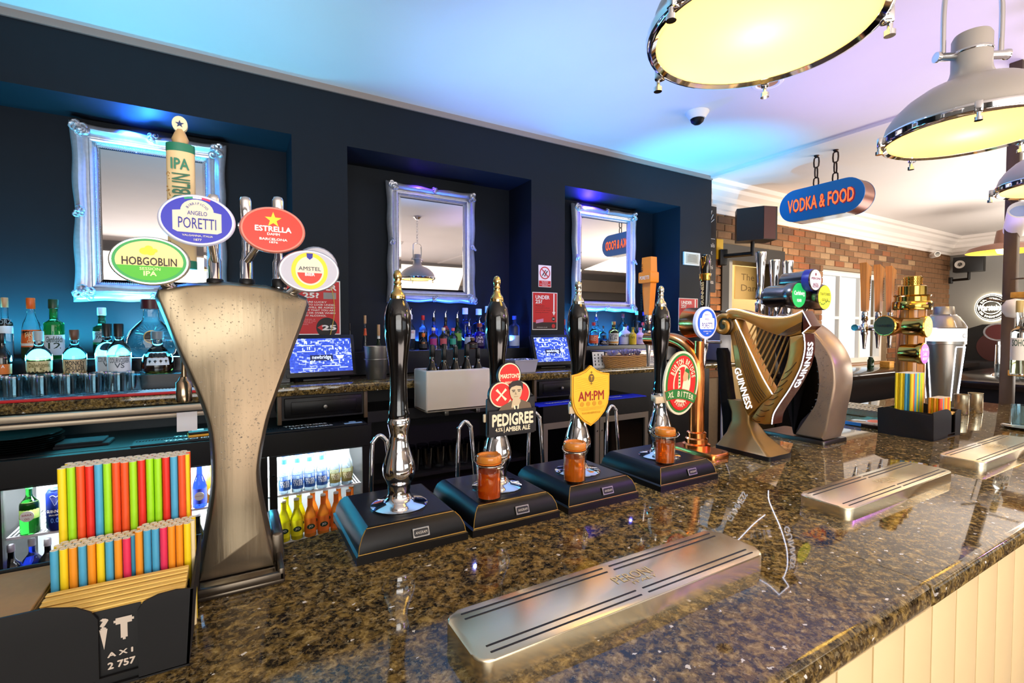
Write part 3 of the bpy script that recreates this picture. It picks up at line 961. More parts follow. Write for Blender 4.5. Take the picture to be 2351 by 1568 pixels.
def till(label, px, py, wpx, hpx, tiltb, rz, y=2.86):
    c = at(px, py, Y=y)
    zc = (c - EYE).dot(MROT @ Vector((0, 0, -1)))
    W, H = wpx, hpx
    t = thing('till_screen', label, 'till', (c.x, c.y, CT), rz)
    h0 = c.z - CT
    M = T(0, 0, h0) @ RX(-tiltb)
    G().rbox(-W / 2 - .02, W / 2 + .02, 0, .035, -H / 2 - .026, H / 2 + .022, .004, M=M).build('casing', BLKPLAS, t)
    s = G().box(-W / 2, W / 2, -.0012, .001, -H / 2, H / 2).build('display', screen_mat('till_display', .9), t, smooth=0)
    s.matrix_local = M
    nb = G().box(-.06, .06, -.0022, -.0013, -H * .17, H * .0).build('name_panel', mat('screen_dark_panel', '#16234f', .3, emit=.25, ecol='#16234f'), t, smooth=0)
    nb.matrix_local = M
    sw = mat('screen_white', '#cfe0ff', .4, emit=1.1, ecol='#cfe0ff')
    lt = text('newbridge', .1, .028, sw, t, bold=.01); lt.matrix_local = M @ T(0, -.003, -H * .08)
    lt = text('newbridge', .07, .012, sw, t, bold=.02); lt.matrix_local = M @ T(.02, -.003, H * .42)
    g = G()
    rr = random.Random(4)
    for x0, x1, z in ((-.38, -.1, .28), (-.38, -.1, .1), (.02, .2, .26), (.0, .3, -.34), (-.3, -.1, -.4), (.28, .42, -.4)):
        g.box(x0 * W, x1 * W, -.0028, -.002, z * H, (z + .02) * H)
    for k in range(46):
        x, z = rr.uniform(-.46, .46) * W, rr.choice((.36, .33, .16, .13, .02, -.26, -.2)) * H
        g.box(x, x + rr.uniform(.003, .008), -.0028, -.002, z, z + rr.uniform(.006, .018))
    g.prism([(.26 * W, -.12 * H), (.34 * W, -.12 * H), (.37 * W, -.02 * H), (.23 * W, -.02 * H)], -.0028, -.002)
    o = g.build('bar_drawing', sw, t, smooth=0); o.matrix_local = M
    G().loft([[(-.05, .03, .012), (.05, .03, .012), (.05, .12, .012), (-.05, .12, .012)], [(-.035, .05, h0 * .9), (.035, .05, h0 * .9), (.035, .08, h0 * .9), (-.035, .08, h0 * .9)]]).rbox(-.1, .1, -.02, .14, 0, .014, .004).build('stand', BLKPLAS, t)
    return t


till('wide black till with a glowing blue screen, right of the left beer fountain', 738, 815, .33, .19, 16, R(4), 2.84)
till('black till with a blue screen below the UNDER 25 notice, tilted back', 1268, 802, .27, .185, 22, R(-6), 2.86)

# ------------------------------------------------------------------ bottles
def glassy(key, col, rough=.03, tr=1.0):
    return mat('bottle_glass_' + key, col, rough, trans=tr, ior=1.4)


GL = {'clear': glassy('clear', '#eef8fb'), 'green': glassy('green', '#2fae3c'), 'dkgreen': glassy('dark_green', '#1c3a22', .05, .6), 'black': mat('bottle_glass_black', '#090a0b', .08, coat=.3),
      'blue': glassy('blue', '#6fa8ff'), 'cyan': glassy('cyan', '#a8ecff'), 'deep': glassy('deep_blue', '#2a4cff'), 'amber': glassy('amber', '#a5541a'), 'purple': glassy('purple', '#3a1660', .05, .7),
      'pink': glassy('pink', '#ff9fc0'), 'frost': glassy('frosted_blue', '#8fb4ff', .35), 'white': mat('bottle_white', '#e9e6ee', .25), 'yellow': mat('bottle_yellow', '#d8b51c', .3), 'pinkwhite': mat('bottle_pink_white', '#e8c4d6', .3),
      'orange': glassy('orange', '#ff9a30', .15, .25), 'mixer': glassy('mixer_clear', '#dcecf4', .04, .85), 'lemon': glassy('lemon', '#f4f01a', .15, .25)}
STY = {
    'std': ([(0, 0), (.9, 0), (1, .015), (1, .55), (.93, .6), (.62, .66), (.40, .71), (.34, .76), (.33, .9)], .86, .40),
    'tall': ([(0, 0), (.92, 0), (1, .015), (1, .64), (.9, .69), (.5, .74), (.36, .78), (.34, .92)], .88, .42),
    'squat': ([(0, 0), (.9, 0), (.97, .02), (1, .3), (1, .42), (.95, .5), (.78, .58), (.5, .64), (.38, .68), (.34, .74), (.33, .9)], .78, .42),
    'gin': ([(0, 0), (.92, 0), (1, .02), (1, .56), (.96, .6), (.55, .64), (.42, .66), (.40, .88)], .84, .5),
    'wine': ([(0, 0), (.95, 0), (1, .01), (1, .52), (.96, .58), (.7, .66), (.45, .72), (.38, .78), (.36, .97)], .8, .42),
    'flask': ([(0, 0), (.75, 0), (.98, .06), (1, .16), (.96, .3), (.82, .44), (.56, .56), (.34, .64), (.30, .7), (.3, .88)], .8, .4),
    'mixer': ([(0, 0), (.9, 0), (1, .02), (1, .48), (.92, .55), (.6, .68), (.42, .76), (.38, .93), (.45, .935), (.45, .96)], .95, .47),
    'taper': ([(0, 0), (.9, 0), (1, .02), (.95, .45), (.78, .58), (.45, .7), (.36, .78), (.34, .95)], .86, .44),
}
CAPS = {}


def capm(c):
    return mat('cap_' + c.lstrip('#'), c, .35)


def bottle(label, cx, ytop, wpx, Y, zb, sty='std', gl='clear', cap='#222222', lab=None, txt=None, tcol='#222222', liq=None, pour=False, group=None, name='bottle', X=None, H=None, rad=None, sub=None, flatten=1, capfrac=None, rz=None):
    if X is None:
        p = at(cx, ytop, Y=Y)
        X, H = p.x, p.z - zb
        zc = .5 * X + .866 * Y
        k = (cx - CX) / FPX
        wpx *= WS
        rad = wpx * zc / FPX / math.sqrt(1 + k * k) / 2
    prof, cf, cr = STY[sty]
    cf = capfrac or cf
    t = thing(name, label, 'bottle', (X, Y, zb), face_eye((X, Y)) if rz is None else rz, group)
    S = Matrix.Diagonal((1, flatten, 1, 1))
    pr = [(r * rad, z * H) for r, z in prof] + [(0, prof[-1][1] * H)]
    G().lathe(pr, 18, S).build('glass_body', GL[gl], t, smooth=50)
    if liq:
        col, fr_ = liq
        lp = [(0, .02 * H)]
        for r, z in prof[1:]:
            if z < fr_:
                lp.append((r * rad * .93, max(z, .02) * H))
        rl_ = lp[-1][0]
        lp += [(rl_, fr_ * H), (0, fr_ * H)]
        G().lathe(lp, 16, S).build('liquid', mat('liquid_' + col.lstrip('#'), col, .1, trans=.75, ior=1.33), t, smooth=50)
    if cap:
        c = cr * rad * .98
        G().lathe([(c * .92, cf * H), (c, cf * H + .002), (c, H - .003), (c * .9, H), (0, H)], 14).build('cap', capm(cap), t)
    if pour:
        G().tube([(0, 0, H), (0, 0, H + .03), (.012, -.004, H + .05)], [.006, .004, .003], 7).build('pourer', CHROME, t)
    if lab:
        col, z0, z1 = lab[:3]
        ang = lab[3] if len(lab) > 3 else 75
        rr = rad * 1.012
        def rz_(z):
            for i in range(len(prof) - 1):
                (ra, za), (rb2, zb2) = prof[i], prof[i + 1]
                if za <= z <= zb2 and zb2 > za:
                    return (ra + (rb2 - ra) * (z - za) / (zb2 - za)) * rad * 1.012
            return rr
        G().lathe([(rz_(z0), z0 * H), (rz_((z0 + z1) / 2), (z0 + z1) / 2 * H), (rz_(z1), z1 * H)], 14, S, -90 - ang, -90 + ang).build('paper_label', mat('label_' + col.lstrip('#'), col, .5), t, smooth=60, fix=False)
        if txt:
            lines = txt if isinstance(txt, list) else [txt]
            n = len(lines)
            hh = (z1 - z0) * H
            for i, s in enumerate(lines):
                th = hh * min(.3, .7 / n)
                wd = min(rad * 1.7, th * .8 * len(s))
                text(s, wd, th, mat('ink_' + tcol.lstrip('#'), tcol, .5), t, (0, 0, z0 * H + hh * (.78 - i * (.62 / n))), bold=.02, cyl=rad * 1.02 if flatten == 1 else None)
        if sub:
            G().lathe([(rr * 1.004, (z0 + .02) * H), (rr * 1.004, (z0 + (z1 - z0) * .22) * H)], 14, S, -90 - ang * .9, -90 + ang * .9).build('label_band', mat('label_' + sub.lstrip('#'), sub, .5), t, smooth=60, fix=False)
    return t


S1, S2 = 1.2955, 1.3655
WS = 1
B = bottle
# left alcove, back row on the upper step
B('clear gin bottle with a cork stopper and pale label, far left of the upper step', 10, 683, 38, 3.13, S2, 'gin', 'clear', '#c9a074', ('#e6eef2', .42, .66), 'ORZ', '#8fa3ad')
B('orange capped whisky bottle with an orange label', 70, 684, 52, 3.13, S2, 'taper', 'clear', '#e8641e', ('#e5661f', .2, .48), ['GLEN', "MY'S", 'ON', 'GIN'], '#ffd9a0', ('#a56a2a', .3), sub='#ece6da', capfrac=.82)
B('bright green whisky bottle with a white label', 122, 687, 50, 3.13, S2, 'gin', 'green', '#1b3b22', ('#dfeaf0', .06, .4), ['Glenfiddich', '12'], '#27402f')
B('square shouldered whisky bottle with a white cap, behind the brandy pair', 233, 706, 44, 3.16, S2, 'gin', 'dkgreen', '#cfe6ee', ('#a8c6d2', .3, .52), ['HIGHLAND', 'PARK'], '#1d3440')
B('large round cognac decanter with a ribbed crystal body', 346, 687, 122, 3.12, S2, 'flask', 'clear', '#4a0f14', flatten=.42, capfrac=.82)
t = bpy.data.objects[-1] if False else None
# front row on the lower step
B('dark spirit bottle with a white letter and orange patch, cut off by the left edge', 4, 765, 44, 2.9, S1, 'squat', 'black', '#101010', ('#d9762a', .1, .32), 'A', '#ffffff')
B('malt whisky bottle with a cream label and grey capsule, front left', 88, 760, 64, 2.9, S1, 'squat', 'clear', '#a8b0b0', ('#d8cf9a', .0, .35), ['Dalwhinnie', '15'], '#7a7340', ('#8a5a20', .40))
B('malt whisky bottle with three small emblems on the shoulder', 170, 757, 58, 2.9, S1, 'squat', 'cyan', '#6b4a36', ('#d3bf92', .01, .36), ['MONKEY', 'SHOULDER'], '#2a2a26', sub='#e0a860')
B('cognac bottle with a black neck, behind its twin', 245, 743, 58, 2.94, S1, 'squat', 'clear', '#16110e', ('#c9d3dc', .06, .36), ['COURVOISIER', 'VS'], '#53606c', ('#5a3a1c', .36), capfrac=.74)
B('cognac bottle with a black neck and white label, front of the pair', 272, 743, 58, 2.855, S1, 'squat', 'clear', '#16110e', ('#dfe6ec', .04, .36), ['COURVOISIER', 'VS'], '#53606c', ('#5a3a1c', .38), capfrac=.74)
B('brandy flask with a slanted white label, in front of the round decanter', 361, 760, 78, 2.88, S1, 'flask', 'clear', '#7a8a92', ('#dbe6ec', .2, .5, 42), 'ONE', '#2b3a44', ('#7a3d14', .40))
for o in COL.objects:
    if o.get('label', '').startswith('large round cognac'):
        dec = o
H = at(346, 687, Y=3.12).z - S2
g = G()
for k in range(28):
    a = 2 * math.pi * k / 28
    g.tube([(.034 * math.cos(a), -.030, .36 * H + .034 * math.sin(a)), (.052 * math.cos(a), -.027, .36 * H + .052 * math.sin(a)), (.068 * math.cos(a), -.018, .36 * H + .062 * math.sin(a))], [.0015, .003, .001], 5)
g.build('crystal_ribs', GL['clear'], dec, smooth=60)
dz = .34 * H
flat(ell(.034, .034, 30, 0, dz), mat('label_gold', '#c7a25c', .35, .6), dec, -.036, 'medallion_rim', .002)
flat(ell(.029, .029, 30, 0, dz), mat('label_brown', '#3a1712', .5), dec, -.0382, 'medallion', .001)
text('REMY MARTIN', .052, .006, mat('ink_gold', '#e2c27a', .4), dec, (0, -.0396, dz - .002), bold=.02)
text('XO', .02, .011, MATS['ink_gold'], dec, (0, -.0396, dz - .014), bold=.03)
flat(ell(.008, .008, 16, 0, dz + .014), MATS['ink_gold'], dec, -.0392, 'emblem', .0005)

# tumblers on the glass mat: three staggered rows
TUM = thin_glass('tumbler_glass', '#e4f4fa', .6, .05, .05)
tg = G().lathe([(0, 0), (.030, 0), (.034, .004), (.037, .085), (.0385, .09), (.036, .09), (.0345, .08), (.031, .014), (0, .012)], 22)
facets = [(.0365, .02)]
tm = None
k = 0
for j in range(3):
    for i in range(8):
        x = -1.02 + i * .082 + (j % 2) * .041
        y = 2.655 + j * .068
        if x > at(318, 890, Y=y).x - .02 or y > 2.77 + .03:
            continue
        if tm is None:
            o = tg.build('tumbler', TUM); tm = o.data
        else:
            o = link('tumbler', tm)
        o.location = (x, y - .005, CT + .007)
        ORD = ('first', 'second', 'third', 'fourth', 'fifth', 'sixth', 'seventh', 'eighth')
        tag(o, 'clear tumbler on the red edged mat, %s row, %s from the left' % (('front', 'middle', 'back')[j], ORD[i]), 'glass', 'tumblers on the drip mat')
# paper sheet lying on the mat
p = at(395, 893, Z=CT)
t = thing('paper_note', 'white paper note lying on the drip mat right of the tumblers', 'paper', (p.x, 2.69, CT + .0075), R(-4))
G().box(-.11, .07, -.05, .05, 0, .001).build('sheet', WHT, t, smooth=0)
for i in range(4):
    G().box(-.08, .04 - .012 * i, .03 - i * .022, .033 - i * .022, .001, .0014).build('text_line', mat('grey_ink', '#99aaaa', .6), t, smooth=0)

# middle alcove
WS = .6
Y1, Y2 = 3.2, 3.09
B('small clear bottle with an orange neck band, behind the steel bucket', 838, 724, 24, 3.08, CT, 'taper', 'clear', '#b98f63', ('#d8542a', .66, .78, 170), None)
B('dark green bottle with a white neck band and cork, behind the steel bucket', 869, 745, 30, 2.98, CT, 'squat', 'dkgreen', '#b98f63', ('#e8e8e0', .72, .8, 170), None)
B('small dark bottle in shadow right of the age poster', 803, 742, 14, 3.08, CT, 'std', 'black', '#1b1210')
B('white rum bottle with a pourer and a white label, left of the middle row', 943, 722, 34, Y1, S2, 'std', 'clear', '#e8e8ea', ('#e9e9ee', .3, .55), 'BACARDI', '#a02a34', pour=True)
B('red capped bottle at the back of the middle row', 971, 724, 34, Y1, S2, 'std', 'clear', '#d0222c', None, None, '#222222', ('#5a3a20', .5))
B('clear bottle with a dark pourer, fourth along the back of the middle row', 996, 728, 34, Y1, S2, 'std', 'blue', '#141420', pour=True)
B('bottle with a dark red neck, amber inside, centre of the back row', 1023, 728, 32, Y1, S2, 'std', 'amber', '#20141a', ('#8a1d24', .6, .72, 170), None, pour=True)
B('green bottle with a dark pourer and green label, right of centre in the middle row', 1050, 730, 34, Y1 - .03, S2, 'std', 'green', '#141a14', ('#6a9a3a', .25, .5), None, pour=True)
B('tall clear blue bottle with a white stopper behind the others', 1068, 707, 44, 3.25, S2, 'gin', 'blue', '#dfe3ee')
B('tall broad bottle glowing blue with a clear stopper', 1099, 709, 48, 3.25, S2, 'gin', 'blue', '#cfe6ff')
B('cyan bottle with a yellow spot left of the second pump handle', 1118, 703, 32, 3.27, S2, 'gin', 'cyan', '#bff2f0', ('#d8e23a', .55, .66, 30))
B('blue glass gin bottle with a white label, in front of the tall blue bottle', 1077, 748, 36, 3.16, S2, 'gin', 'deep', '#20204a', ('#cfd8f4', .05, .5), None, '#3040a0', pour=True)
B('purple bottle with a copper neck', 1101, 742, 40, 3.14, S2, 'gin', 'purple', '#8a3a24', ('#2a1240', .08, .5), ['JAR', 'GIN'], '#d8c8e8', pour=True)
B('orange capped dark rum bottle in front of the red capped one', 972, 765, 32, Y2, S2, 'squat', 'black', '#e8731e', ('#20242e', .1, .5), 'CM', '#e0863a')
B('pink gin bottle with a white cap and magenta seal', 995, 752, 38, Y2 - .01, S2, 'std', 'pink', '#e9ddd0', ('#a02a78', .2, .5, 40))
B('clear gin bottle with a white cap and red seal', 1018, 752, 38, Y2 - .01, S2, 'std', 'clear', '#e9ddd0', ('#c05560', .2, .5, 40))
B('gin bottle with a coral cap and a green seal', 1040, 753, 34, Y2, S2, 'std', 'cyan', '#e2606a', ('#2a9a88', .22, .5, 40))
B('brown bourbon bottle with a dark square label behind the sink', 1085, 775, 44, 3.06, S2 - .005 + .005, 'squat', 'amber', '#6a5030', ('#17151a', .08, .5), ['JACK', 'DANIEL'], '#e0ddd8', flatten=.8)
B('red lit bottle with a pourer, right of the second pump handle', 1162, 720, 22, 3.22, S2, 'std', 'clear', '#b02030', ('#b02030', .5, .62, 170), None, pour=True)
B('frosted blue vodka bottle with a snow scene, near the second till', 1181, 725, 40, 3.1, S2 - .145 + .145, 'tall', 'frost', '#3a5aff', ('#b8c4e0', .05, .38), None)

# white sink holding wine
sx0, sx1 = at(954, 870, Y=2.62).x, at(1126, 860, Y=2.40).x
fx0 = at(978, 860, Y=2.40).x
st = thing('butler_sink', 'white ceramic butler sink full of dark wine bottles, between the first two pumps', 'sink', ((fx0 + sx1) / 2, 2.5, 1.062))
W = sx1 - fx0
h = .225
g = G().rbox(-W / 2, W / 2, -.1, -.078, 0, h, .01, 3).rbox(-W / 2, W / 2, .078, .1, 0, h, .01, 3).rbox(-W / 2, -W / 2 + .022, -.09, .09, 0, h, .01, 3).rbox(W / 2 - .022, W / 2, -.09, .09, 0, h, .01, 3).rbox(-W / 2, W / 2, -.1, .1, 0, .025, .01, 3)
g.build('basin', CERAM, st, smooth=60)
G().rbox(-.07, -.045, -.06, .1, -.03, -.0005, .004).build('support_bracket', DULLSTEEL, st)
G().rbox(W / 2 - .07, W / 2 - .045, -.06, .1, -.03, -.0005, .004).build('support_bracket', DULLSTEEL, st)
rr = random.Random(11)
lab_w = ['first', 'second', 'third', 'fourth', 'fifth', 'sixth', 'seventh', 'eighth', 'ninth']
for i in range(9):
    p = (fx0 + .055 + .0345 * i, 2.4585 + .08 * (i % 2))
    B('dark wine bottle standing in the white sink, %s neck from the left' % lab_w[i], 0, 0, 0, p[1], 1.088, 'wine', 'black', '#0c0c0d', ('#9aa3ac', .80, .96, 12), None, group='wine bottles in the white sink', X=p[0], H=.335 - .012 * (i % 3), rad=.0335)

# steel bucket
p = at(862, 870, Y=2.78)
t = thing('ice_bucket', 'dull steel ice bucket beside the first till, behind the first pump handle', 'bucket', (p.x, 2.76, CT))
hb = at(862, 796, Y=2.76).z - CT
G().lathe([(0, 0), (.052, 0), (.055, .004), (.066, hb), (.069, hb), (.069, hb + .004), (.063, hb + .003), (.052, .006), (0, .006)], 26).build('pail', DULLSTEEL, t)
G().lathe([(.0655, hb * .6), (.0665, hb * .62), (.066, hb * .64)], 26).build('rib', DULLSTEEL, t)
# tub of ice
p = at(1200, 850, Y=2.72)
t = thing('plastic_tub', 'translucent plastic tub of ice right of the second pump handle', 'tub', (p.x, 2.74, CT))
TUB = mat('milky_plastic', '#cfcde0', .3, trans=.3)
G().loft([[(-.075, -.06, 0), (.075, -.06, 0), (.075, .06, 0), (-.075, .06, 0)], [(-.088, -.072, .075), (.088, -.072, .075), (.088, .072, .075), (-.088, .072, .075)], [(-.094, -.078, .076), (.094, -.078, .076), (.094, .078, .076), (-.094, .078, .076)], [(-.094, -.078, .082), (.094, -.078, .082), (.094, .078, .082), (-.094, .078, .082)],
          [(-.086, -.07, .08), (.086, -.07, .08), (.086, .07, .08), (-.086, .07, .08)], [(-.073, -.058, .004), (.073, -.058, .004), (.073, .058, .004), (-.073, .058, .004)]]).build('tub', TUB, t, smooth=30)
g = G(); rr = random.Random(9)
for k in range(40):
    x, y = rr.uniform(-.07, .07), rr.uniform(-.055, .055)
    g.rbox(-.011, .011, -.011, .011, -.011, .011, .003, 1, T(x, y, .066 + rr.uniform(0, .01)) @ RZ(rr.uniform(0, 90)) @ RX(rr.uniform(0, 60)))
o = g.build('ice_cubes', mat('ice', '#e6f0ff', .1, trans=.8, ior=1.31), t, smooth=0); o['kind'] = 'stuff'

# right alcove
WS = .62
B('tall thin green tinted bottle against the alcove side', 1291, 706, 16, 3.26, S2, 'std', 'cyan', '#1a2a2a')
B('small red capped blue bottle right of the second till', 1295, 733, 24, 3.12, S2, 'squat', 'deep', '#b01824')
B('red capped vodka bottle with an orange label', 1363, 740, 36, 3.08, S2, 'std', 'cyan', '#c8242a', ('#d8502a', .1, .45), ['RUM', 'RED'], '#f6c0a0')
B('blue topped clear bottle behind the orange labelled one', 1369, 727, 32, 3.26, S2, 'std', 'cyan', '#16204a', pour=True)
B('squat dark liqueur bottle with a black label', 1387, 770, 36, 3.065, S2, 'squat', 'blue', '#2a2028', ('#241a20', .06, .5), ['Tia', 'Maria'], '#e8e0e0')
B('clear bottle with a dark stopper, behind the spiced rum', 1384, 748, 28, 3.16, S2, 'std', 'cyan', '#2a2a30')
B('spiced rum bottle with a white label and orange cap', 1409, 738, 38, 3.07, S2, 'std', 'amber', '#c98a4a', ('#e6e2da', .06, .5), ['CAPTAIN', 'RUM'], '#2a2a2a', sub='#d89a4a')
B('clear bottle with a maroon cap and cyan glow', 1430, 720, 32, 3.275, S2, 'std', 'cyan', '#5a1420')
B('white coconut rum bottle with a palm emblem', 1435, 744, 42, 3.145, S2, 'std', 'white', '#1a1418', ('#efedf2', .1, .52), ['MALIBU'], '#3a3630')
B('yellow liqueur bottle with a green leaf print', 1453, 751, 28, 3.064, S2, 'std', 'yellow', '#8a6a10', ('#d8b51c', .1, .5), 'VI', '#4a5a10')
B('pink and white liqueur bottle with blue scribbles', 1470, 752, 34, 3.08, S2, 'std', 'pinkwhite', '#e07a9a', ('#c8b8e0', .06, .45), 'BB', '#5a4a9a')
B('purple wrapped bottle between the white and yellow bottles', 1441, 748, 15, 3.213, S2, 'std', 'purple', '#5a2a9a')
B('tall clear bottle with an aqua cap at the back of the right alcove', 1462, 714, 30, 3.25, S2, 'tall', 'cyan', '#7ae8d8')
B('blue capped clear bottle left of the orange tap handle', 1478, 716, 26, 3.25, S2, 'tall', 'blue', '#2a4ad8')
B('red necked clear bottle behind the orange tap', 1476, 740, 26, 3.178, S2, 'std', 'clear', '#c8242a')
WS = 1
# low steel splash shelf, notes and sweets on the counter
p0, p1 = at(1382, 850, Y=2.86), at(1500, 840, Y=2.86)
t = thing('steel_box', 'low stainless box on the counter below the white and yellow bottles', 'box', ((p0.x + p1.x) / 2, 2.9, CT))
G().rbox(-(p1.x - p0.x) / 2, (p1.x - p0.x) / 2, -.08, .08, 0, .1, .004).build('steel_case', STEEL, t)
G().rbox(-(p1.x - p0.x) / 2 - .01, (p1.x - p0.x) / 2 + .01, -.09, .09, .1, .112, .003).build('top_plate', mat('violet_lit_steel', '#a9a4b4', .3, .8), t)
p = at(1376, 838, Y=2.72)
t = thing('domino_card', 'white card printed with black marks, leaning behind the shield clip', 'card', (p.x, 2.72, CT), R(-8))
G().box(-.05, .05, -.001, .001, 0, .115, RX(-10)).build('card_sheet', WHT, t, smooth=0)
rr = random.Random(6)
for k in range(12):
    x, z = -.035 + (k % 3) * .03, .015 + (k // 3) * .024
    G().box(x, x + rr.uniform(.005, .009), -.0016, -.001, z, z + rr.uniform(.008, .018), RX(-10)).build('printed_mark', BLKP, t, smooth=0)
pa, pb = at(1456, 818, Y=2.70), at(1514, 868, Y=2.70)
t = thing('typed_notice', 'typed white notice sheet propped behind the sweet basket', 'notice', ((pa.x + pb.x) / 2, 2.72, CT), R(-6))
hw, hh = (pb.x - pa.x) / 2 + .01, pa.z - CT
G().box(-hw, hw, -.001, .001, 0, hh, RX(-8)).build('sheet', WHT, t, smooth=0)
o = text('NOTICE TO ALL', hw * 1.5, .012, mat('faded_red_ink', '#b04060', .5), t); o.matrix_local = RX(-8) @ T(0, -.0016, hh * .9)
for i in range(8):
    G().box(-hw * .8, hw * (.75 - .1 * (i % 3)), -.0016, -.001, hh * (.78 - i * .09), hh * (.78 - i * .09) + .004, RX(-8)).build('text_line', mat('grey_ink2', '#6a6a78', .6), t, smooth=0)
# wicker basket
pa, pb = at(1397, 905, Y=2.62), at(1500, 905, Y=2.62)
WK = mat('wicker', '#b98a4e', .6)
t = thing('wicker_basket', 'oval wicker basket of wrapped sweets between the shield clip and the last pump', 'basket', ((pa.x + pb.x) / 2, 2.68, 1.155 + (CT - 1.155)))
bw = (pb.x - pa.x) / 2
bl = []
for j in range(11):
    z = .004 + j * .0078
    a, b = bw * (.86 + .014 * j), .062 + .0012 * j
    pts = [(a * math.cos(k * math.pi / 30), b * math.sin(k * math.pi / 30), z + .0016 * math.sin(k * 15 * math.pi / 30 + j * math.pi)) for k in range(60)]
    G().tube(pts, .0042 if j < 10 else .006, 6, True).build('wicker_strand', WK, t, smooth=60)
G().lathe([(0, 0), (1, 0), (1, .006), (0, .006)], 30, Matrix.Diagonal((bw * .86, .062, 1, 1))).build('basket_base', WK, t)
g = G()
for k in range(30):
    a = 2 * math.pi * k / 30
    g.tube([(bw * .86 * math.cos(a), .062 * math.sin(a), 0), (bw * 1.0 * math.cos(a), .074 * math.sin(a), .085)], .0032, 5)
g.build('wicker_stakes', WK, t, smooth=60)
CELL = mat('cellophane', '#d8d4ff', .12, trans=.6, ior=1.2)
SWEET = [mat('sweet_' + k, c, .4) for k, c in (('red', '#8a2418'), ('brown', '#6a3a1c'), ('amber', '#b0602a'))]
rr = random.Random(8)
bx = (pa.x + pb.x) / 2
for k in range(14):
    a = rr.uniform(0, 6.28); q = math.sqrt(rr.random())
    px_, py_ = bw * .72 * q * math.cos(a), .045 * q * math.sin(a)
    t2 = thing('wrapped_sweet', 'cellophane wrapped sweet heaped in the wicker basket', 'sweet', (bx + px_, 2.68 + py_, CT + .068 + .018 * (1 - q)), rr.uniform(0, 6.28), 'wrapped sweets in the basket')
    G().lathe([(0, -.014), (.014, -.008), (.017, 0), (.014, .008), (0, .014)], 10).build('sweet_body', SWEET[k % 3], t2)
    g = G()
    v = [(0, 0, .012)]
    n = 12
    for i in range(n):
        an = 2 * math.pi * i / n
        r = .02 if i % 2 else .032
        v.append((r * math.cos(an), r * math.sin(an), .03 + .012 * (i % 3)))
    g.add(v, [(0, 1 + i, 1 + (i + 1) % n) for i in range(n)])
    g.build('wrapper', CELL, t2, smooth=0, fix=False)

# things on the fridge tops and in the fridges
FT = 1.015
p = at(62, 1062, Y=2.66)
PL = mat('black_plate', '#0d100f', .18)
plate = G().lathe([(0, .004), (.07, .004), (.08, 0), (.085, 0), (.13, .014), (.132, .017), (.128, .017), (.084, .006), (0, .006)], 36)
pm = None
for k in range(7):
    if pm is None:
        o = plate.build('plate', PL); pm = o.data
    else:
        o = link('plate', pm)
    o.location = (at(50, 1030, Y=2.72).x + .004 * (k % 3), 2.69, FT + .0005 + k * .0085)
    tag(o, 'black dinner plate on the left fridge, %s of its stack' % ('bottom', 'second from the bottom', 'third from the bottom', 'middle', 'third from the top', 'second from the top', 'topmost')[k] if k != 3 else 'black dinner plate on the left fridge, in the middle of its stack', 'plate', 'stacked black plates')
p = at(200, 1030, Y=2.66)
t = thing('folded_cloth', 'dark folded bar cloth lying right of the black plates', 'cloth', (p.x - .01, 2.68, FT))
G().rbox(-.09, .09, -.06, .06, 0, .012, .005, 2).rbox(-.085, .07, -.055, .058, .012, .022, .004, 2).build('cloth_fold', mat('dark_cloth', '#171d22', .9, var=.3, scale=60), t)
# receipt hanging under the rail
p = at(430, 968, Y=2.57)
G_ = G()
v = []
for i in range(7):
    zz = -.014 * i
    v += [(-.038, .004 * math.sin(i * .8), zz), (.038, .004 * math.sin(i * .8 + .5), zz)]
G_.add(v, [(2 * i, 2 * i + 1, 2 * i + 3, 2 * i + 2) for i in range(6)])
o = G_.build('till_receipt', WHT, smooth=60, fix=False)
o.location = (p.x, 2.561, 1.14)
tag(o, 'curled white till receipt hanging below the aluminium rail', 'receipt')
p = at(450, 1008, Z=FT + .03)
t = thing('card_reader', 'small yellow and black card reader on the runner beside the beer fountain', 'card reader', (p.x, 2.59, FT + .0095), R(6))
G().rbox(-.042, .042, -.035, .045, 0, .012, .005).build('yellow_base', mat('signal_yellow', '#e0a020', .4), t)
G().rbox(-.04, .04, -.033, .043, .012, .024, .004).build('reader_body', BLKPLAS, t)
G().box(-.026, .02, .0, .034, .024, .0246).build('reader_display', mat('lcd', '#a9bcc4', .3, emit=.4, ecol='#a9bcc4'), t, smooth=0)

MIXG = 'mixer bottles in the right hand fridge door'
def copyb(src, x, y, label, group):
    c = copy_tree(src); c.location = (x, y, c.location.z); c['label'] = label
    if group: c['group'] = group
    return c


fz1, fz2 = .7035, .4685
def fx(px, y): return at(px, 1100, Y=y).x
fa = bottle('clear mixer bottle with a blue label, front row of the right fridge door', 0, 0, 0, 2.575, fz1, 'mixer', 'mixer', '#3a4a8a', ('#24519a', .1, .36), ['FEVER', 'TREE'], '#dfe8f4', X=fx(653, 2.575), H=.188, rad=.027, name='mixer_bottle', group=MIXG, rz=0)
G().lathe([(.0125, .145), (.012, .165)], 12).build('neck_label', mat('neck_blue', '#2f6fd0', .5), fa)
for i, px in enumerate((683, 711, 739)):
    copyb(fa, fx(px, 2.575), 2.575, 'clear mixer bottle with a blue label, front row of the right fridge door', MIXG)
fb = bottle('clear mixer bottle with a gold label, front row of the right fridge door', 0, 0, 0, 2.575, fz1, 'mixer', 'mixer', '#6a6a70', ('#8f8446', .1, .36), ['FEVER', 'TREE'], '#efe8c0', X=fx(769, 2.575), H=.188, rad=.027, name='mixer_bottle', group=MIXG + ', gold', rz=0)
copyb(fb, fx(796, 2.575), 2.575, 'clear mixer bottle with a gold label, front row of the right fridge door', MIXG + ', gold')
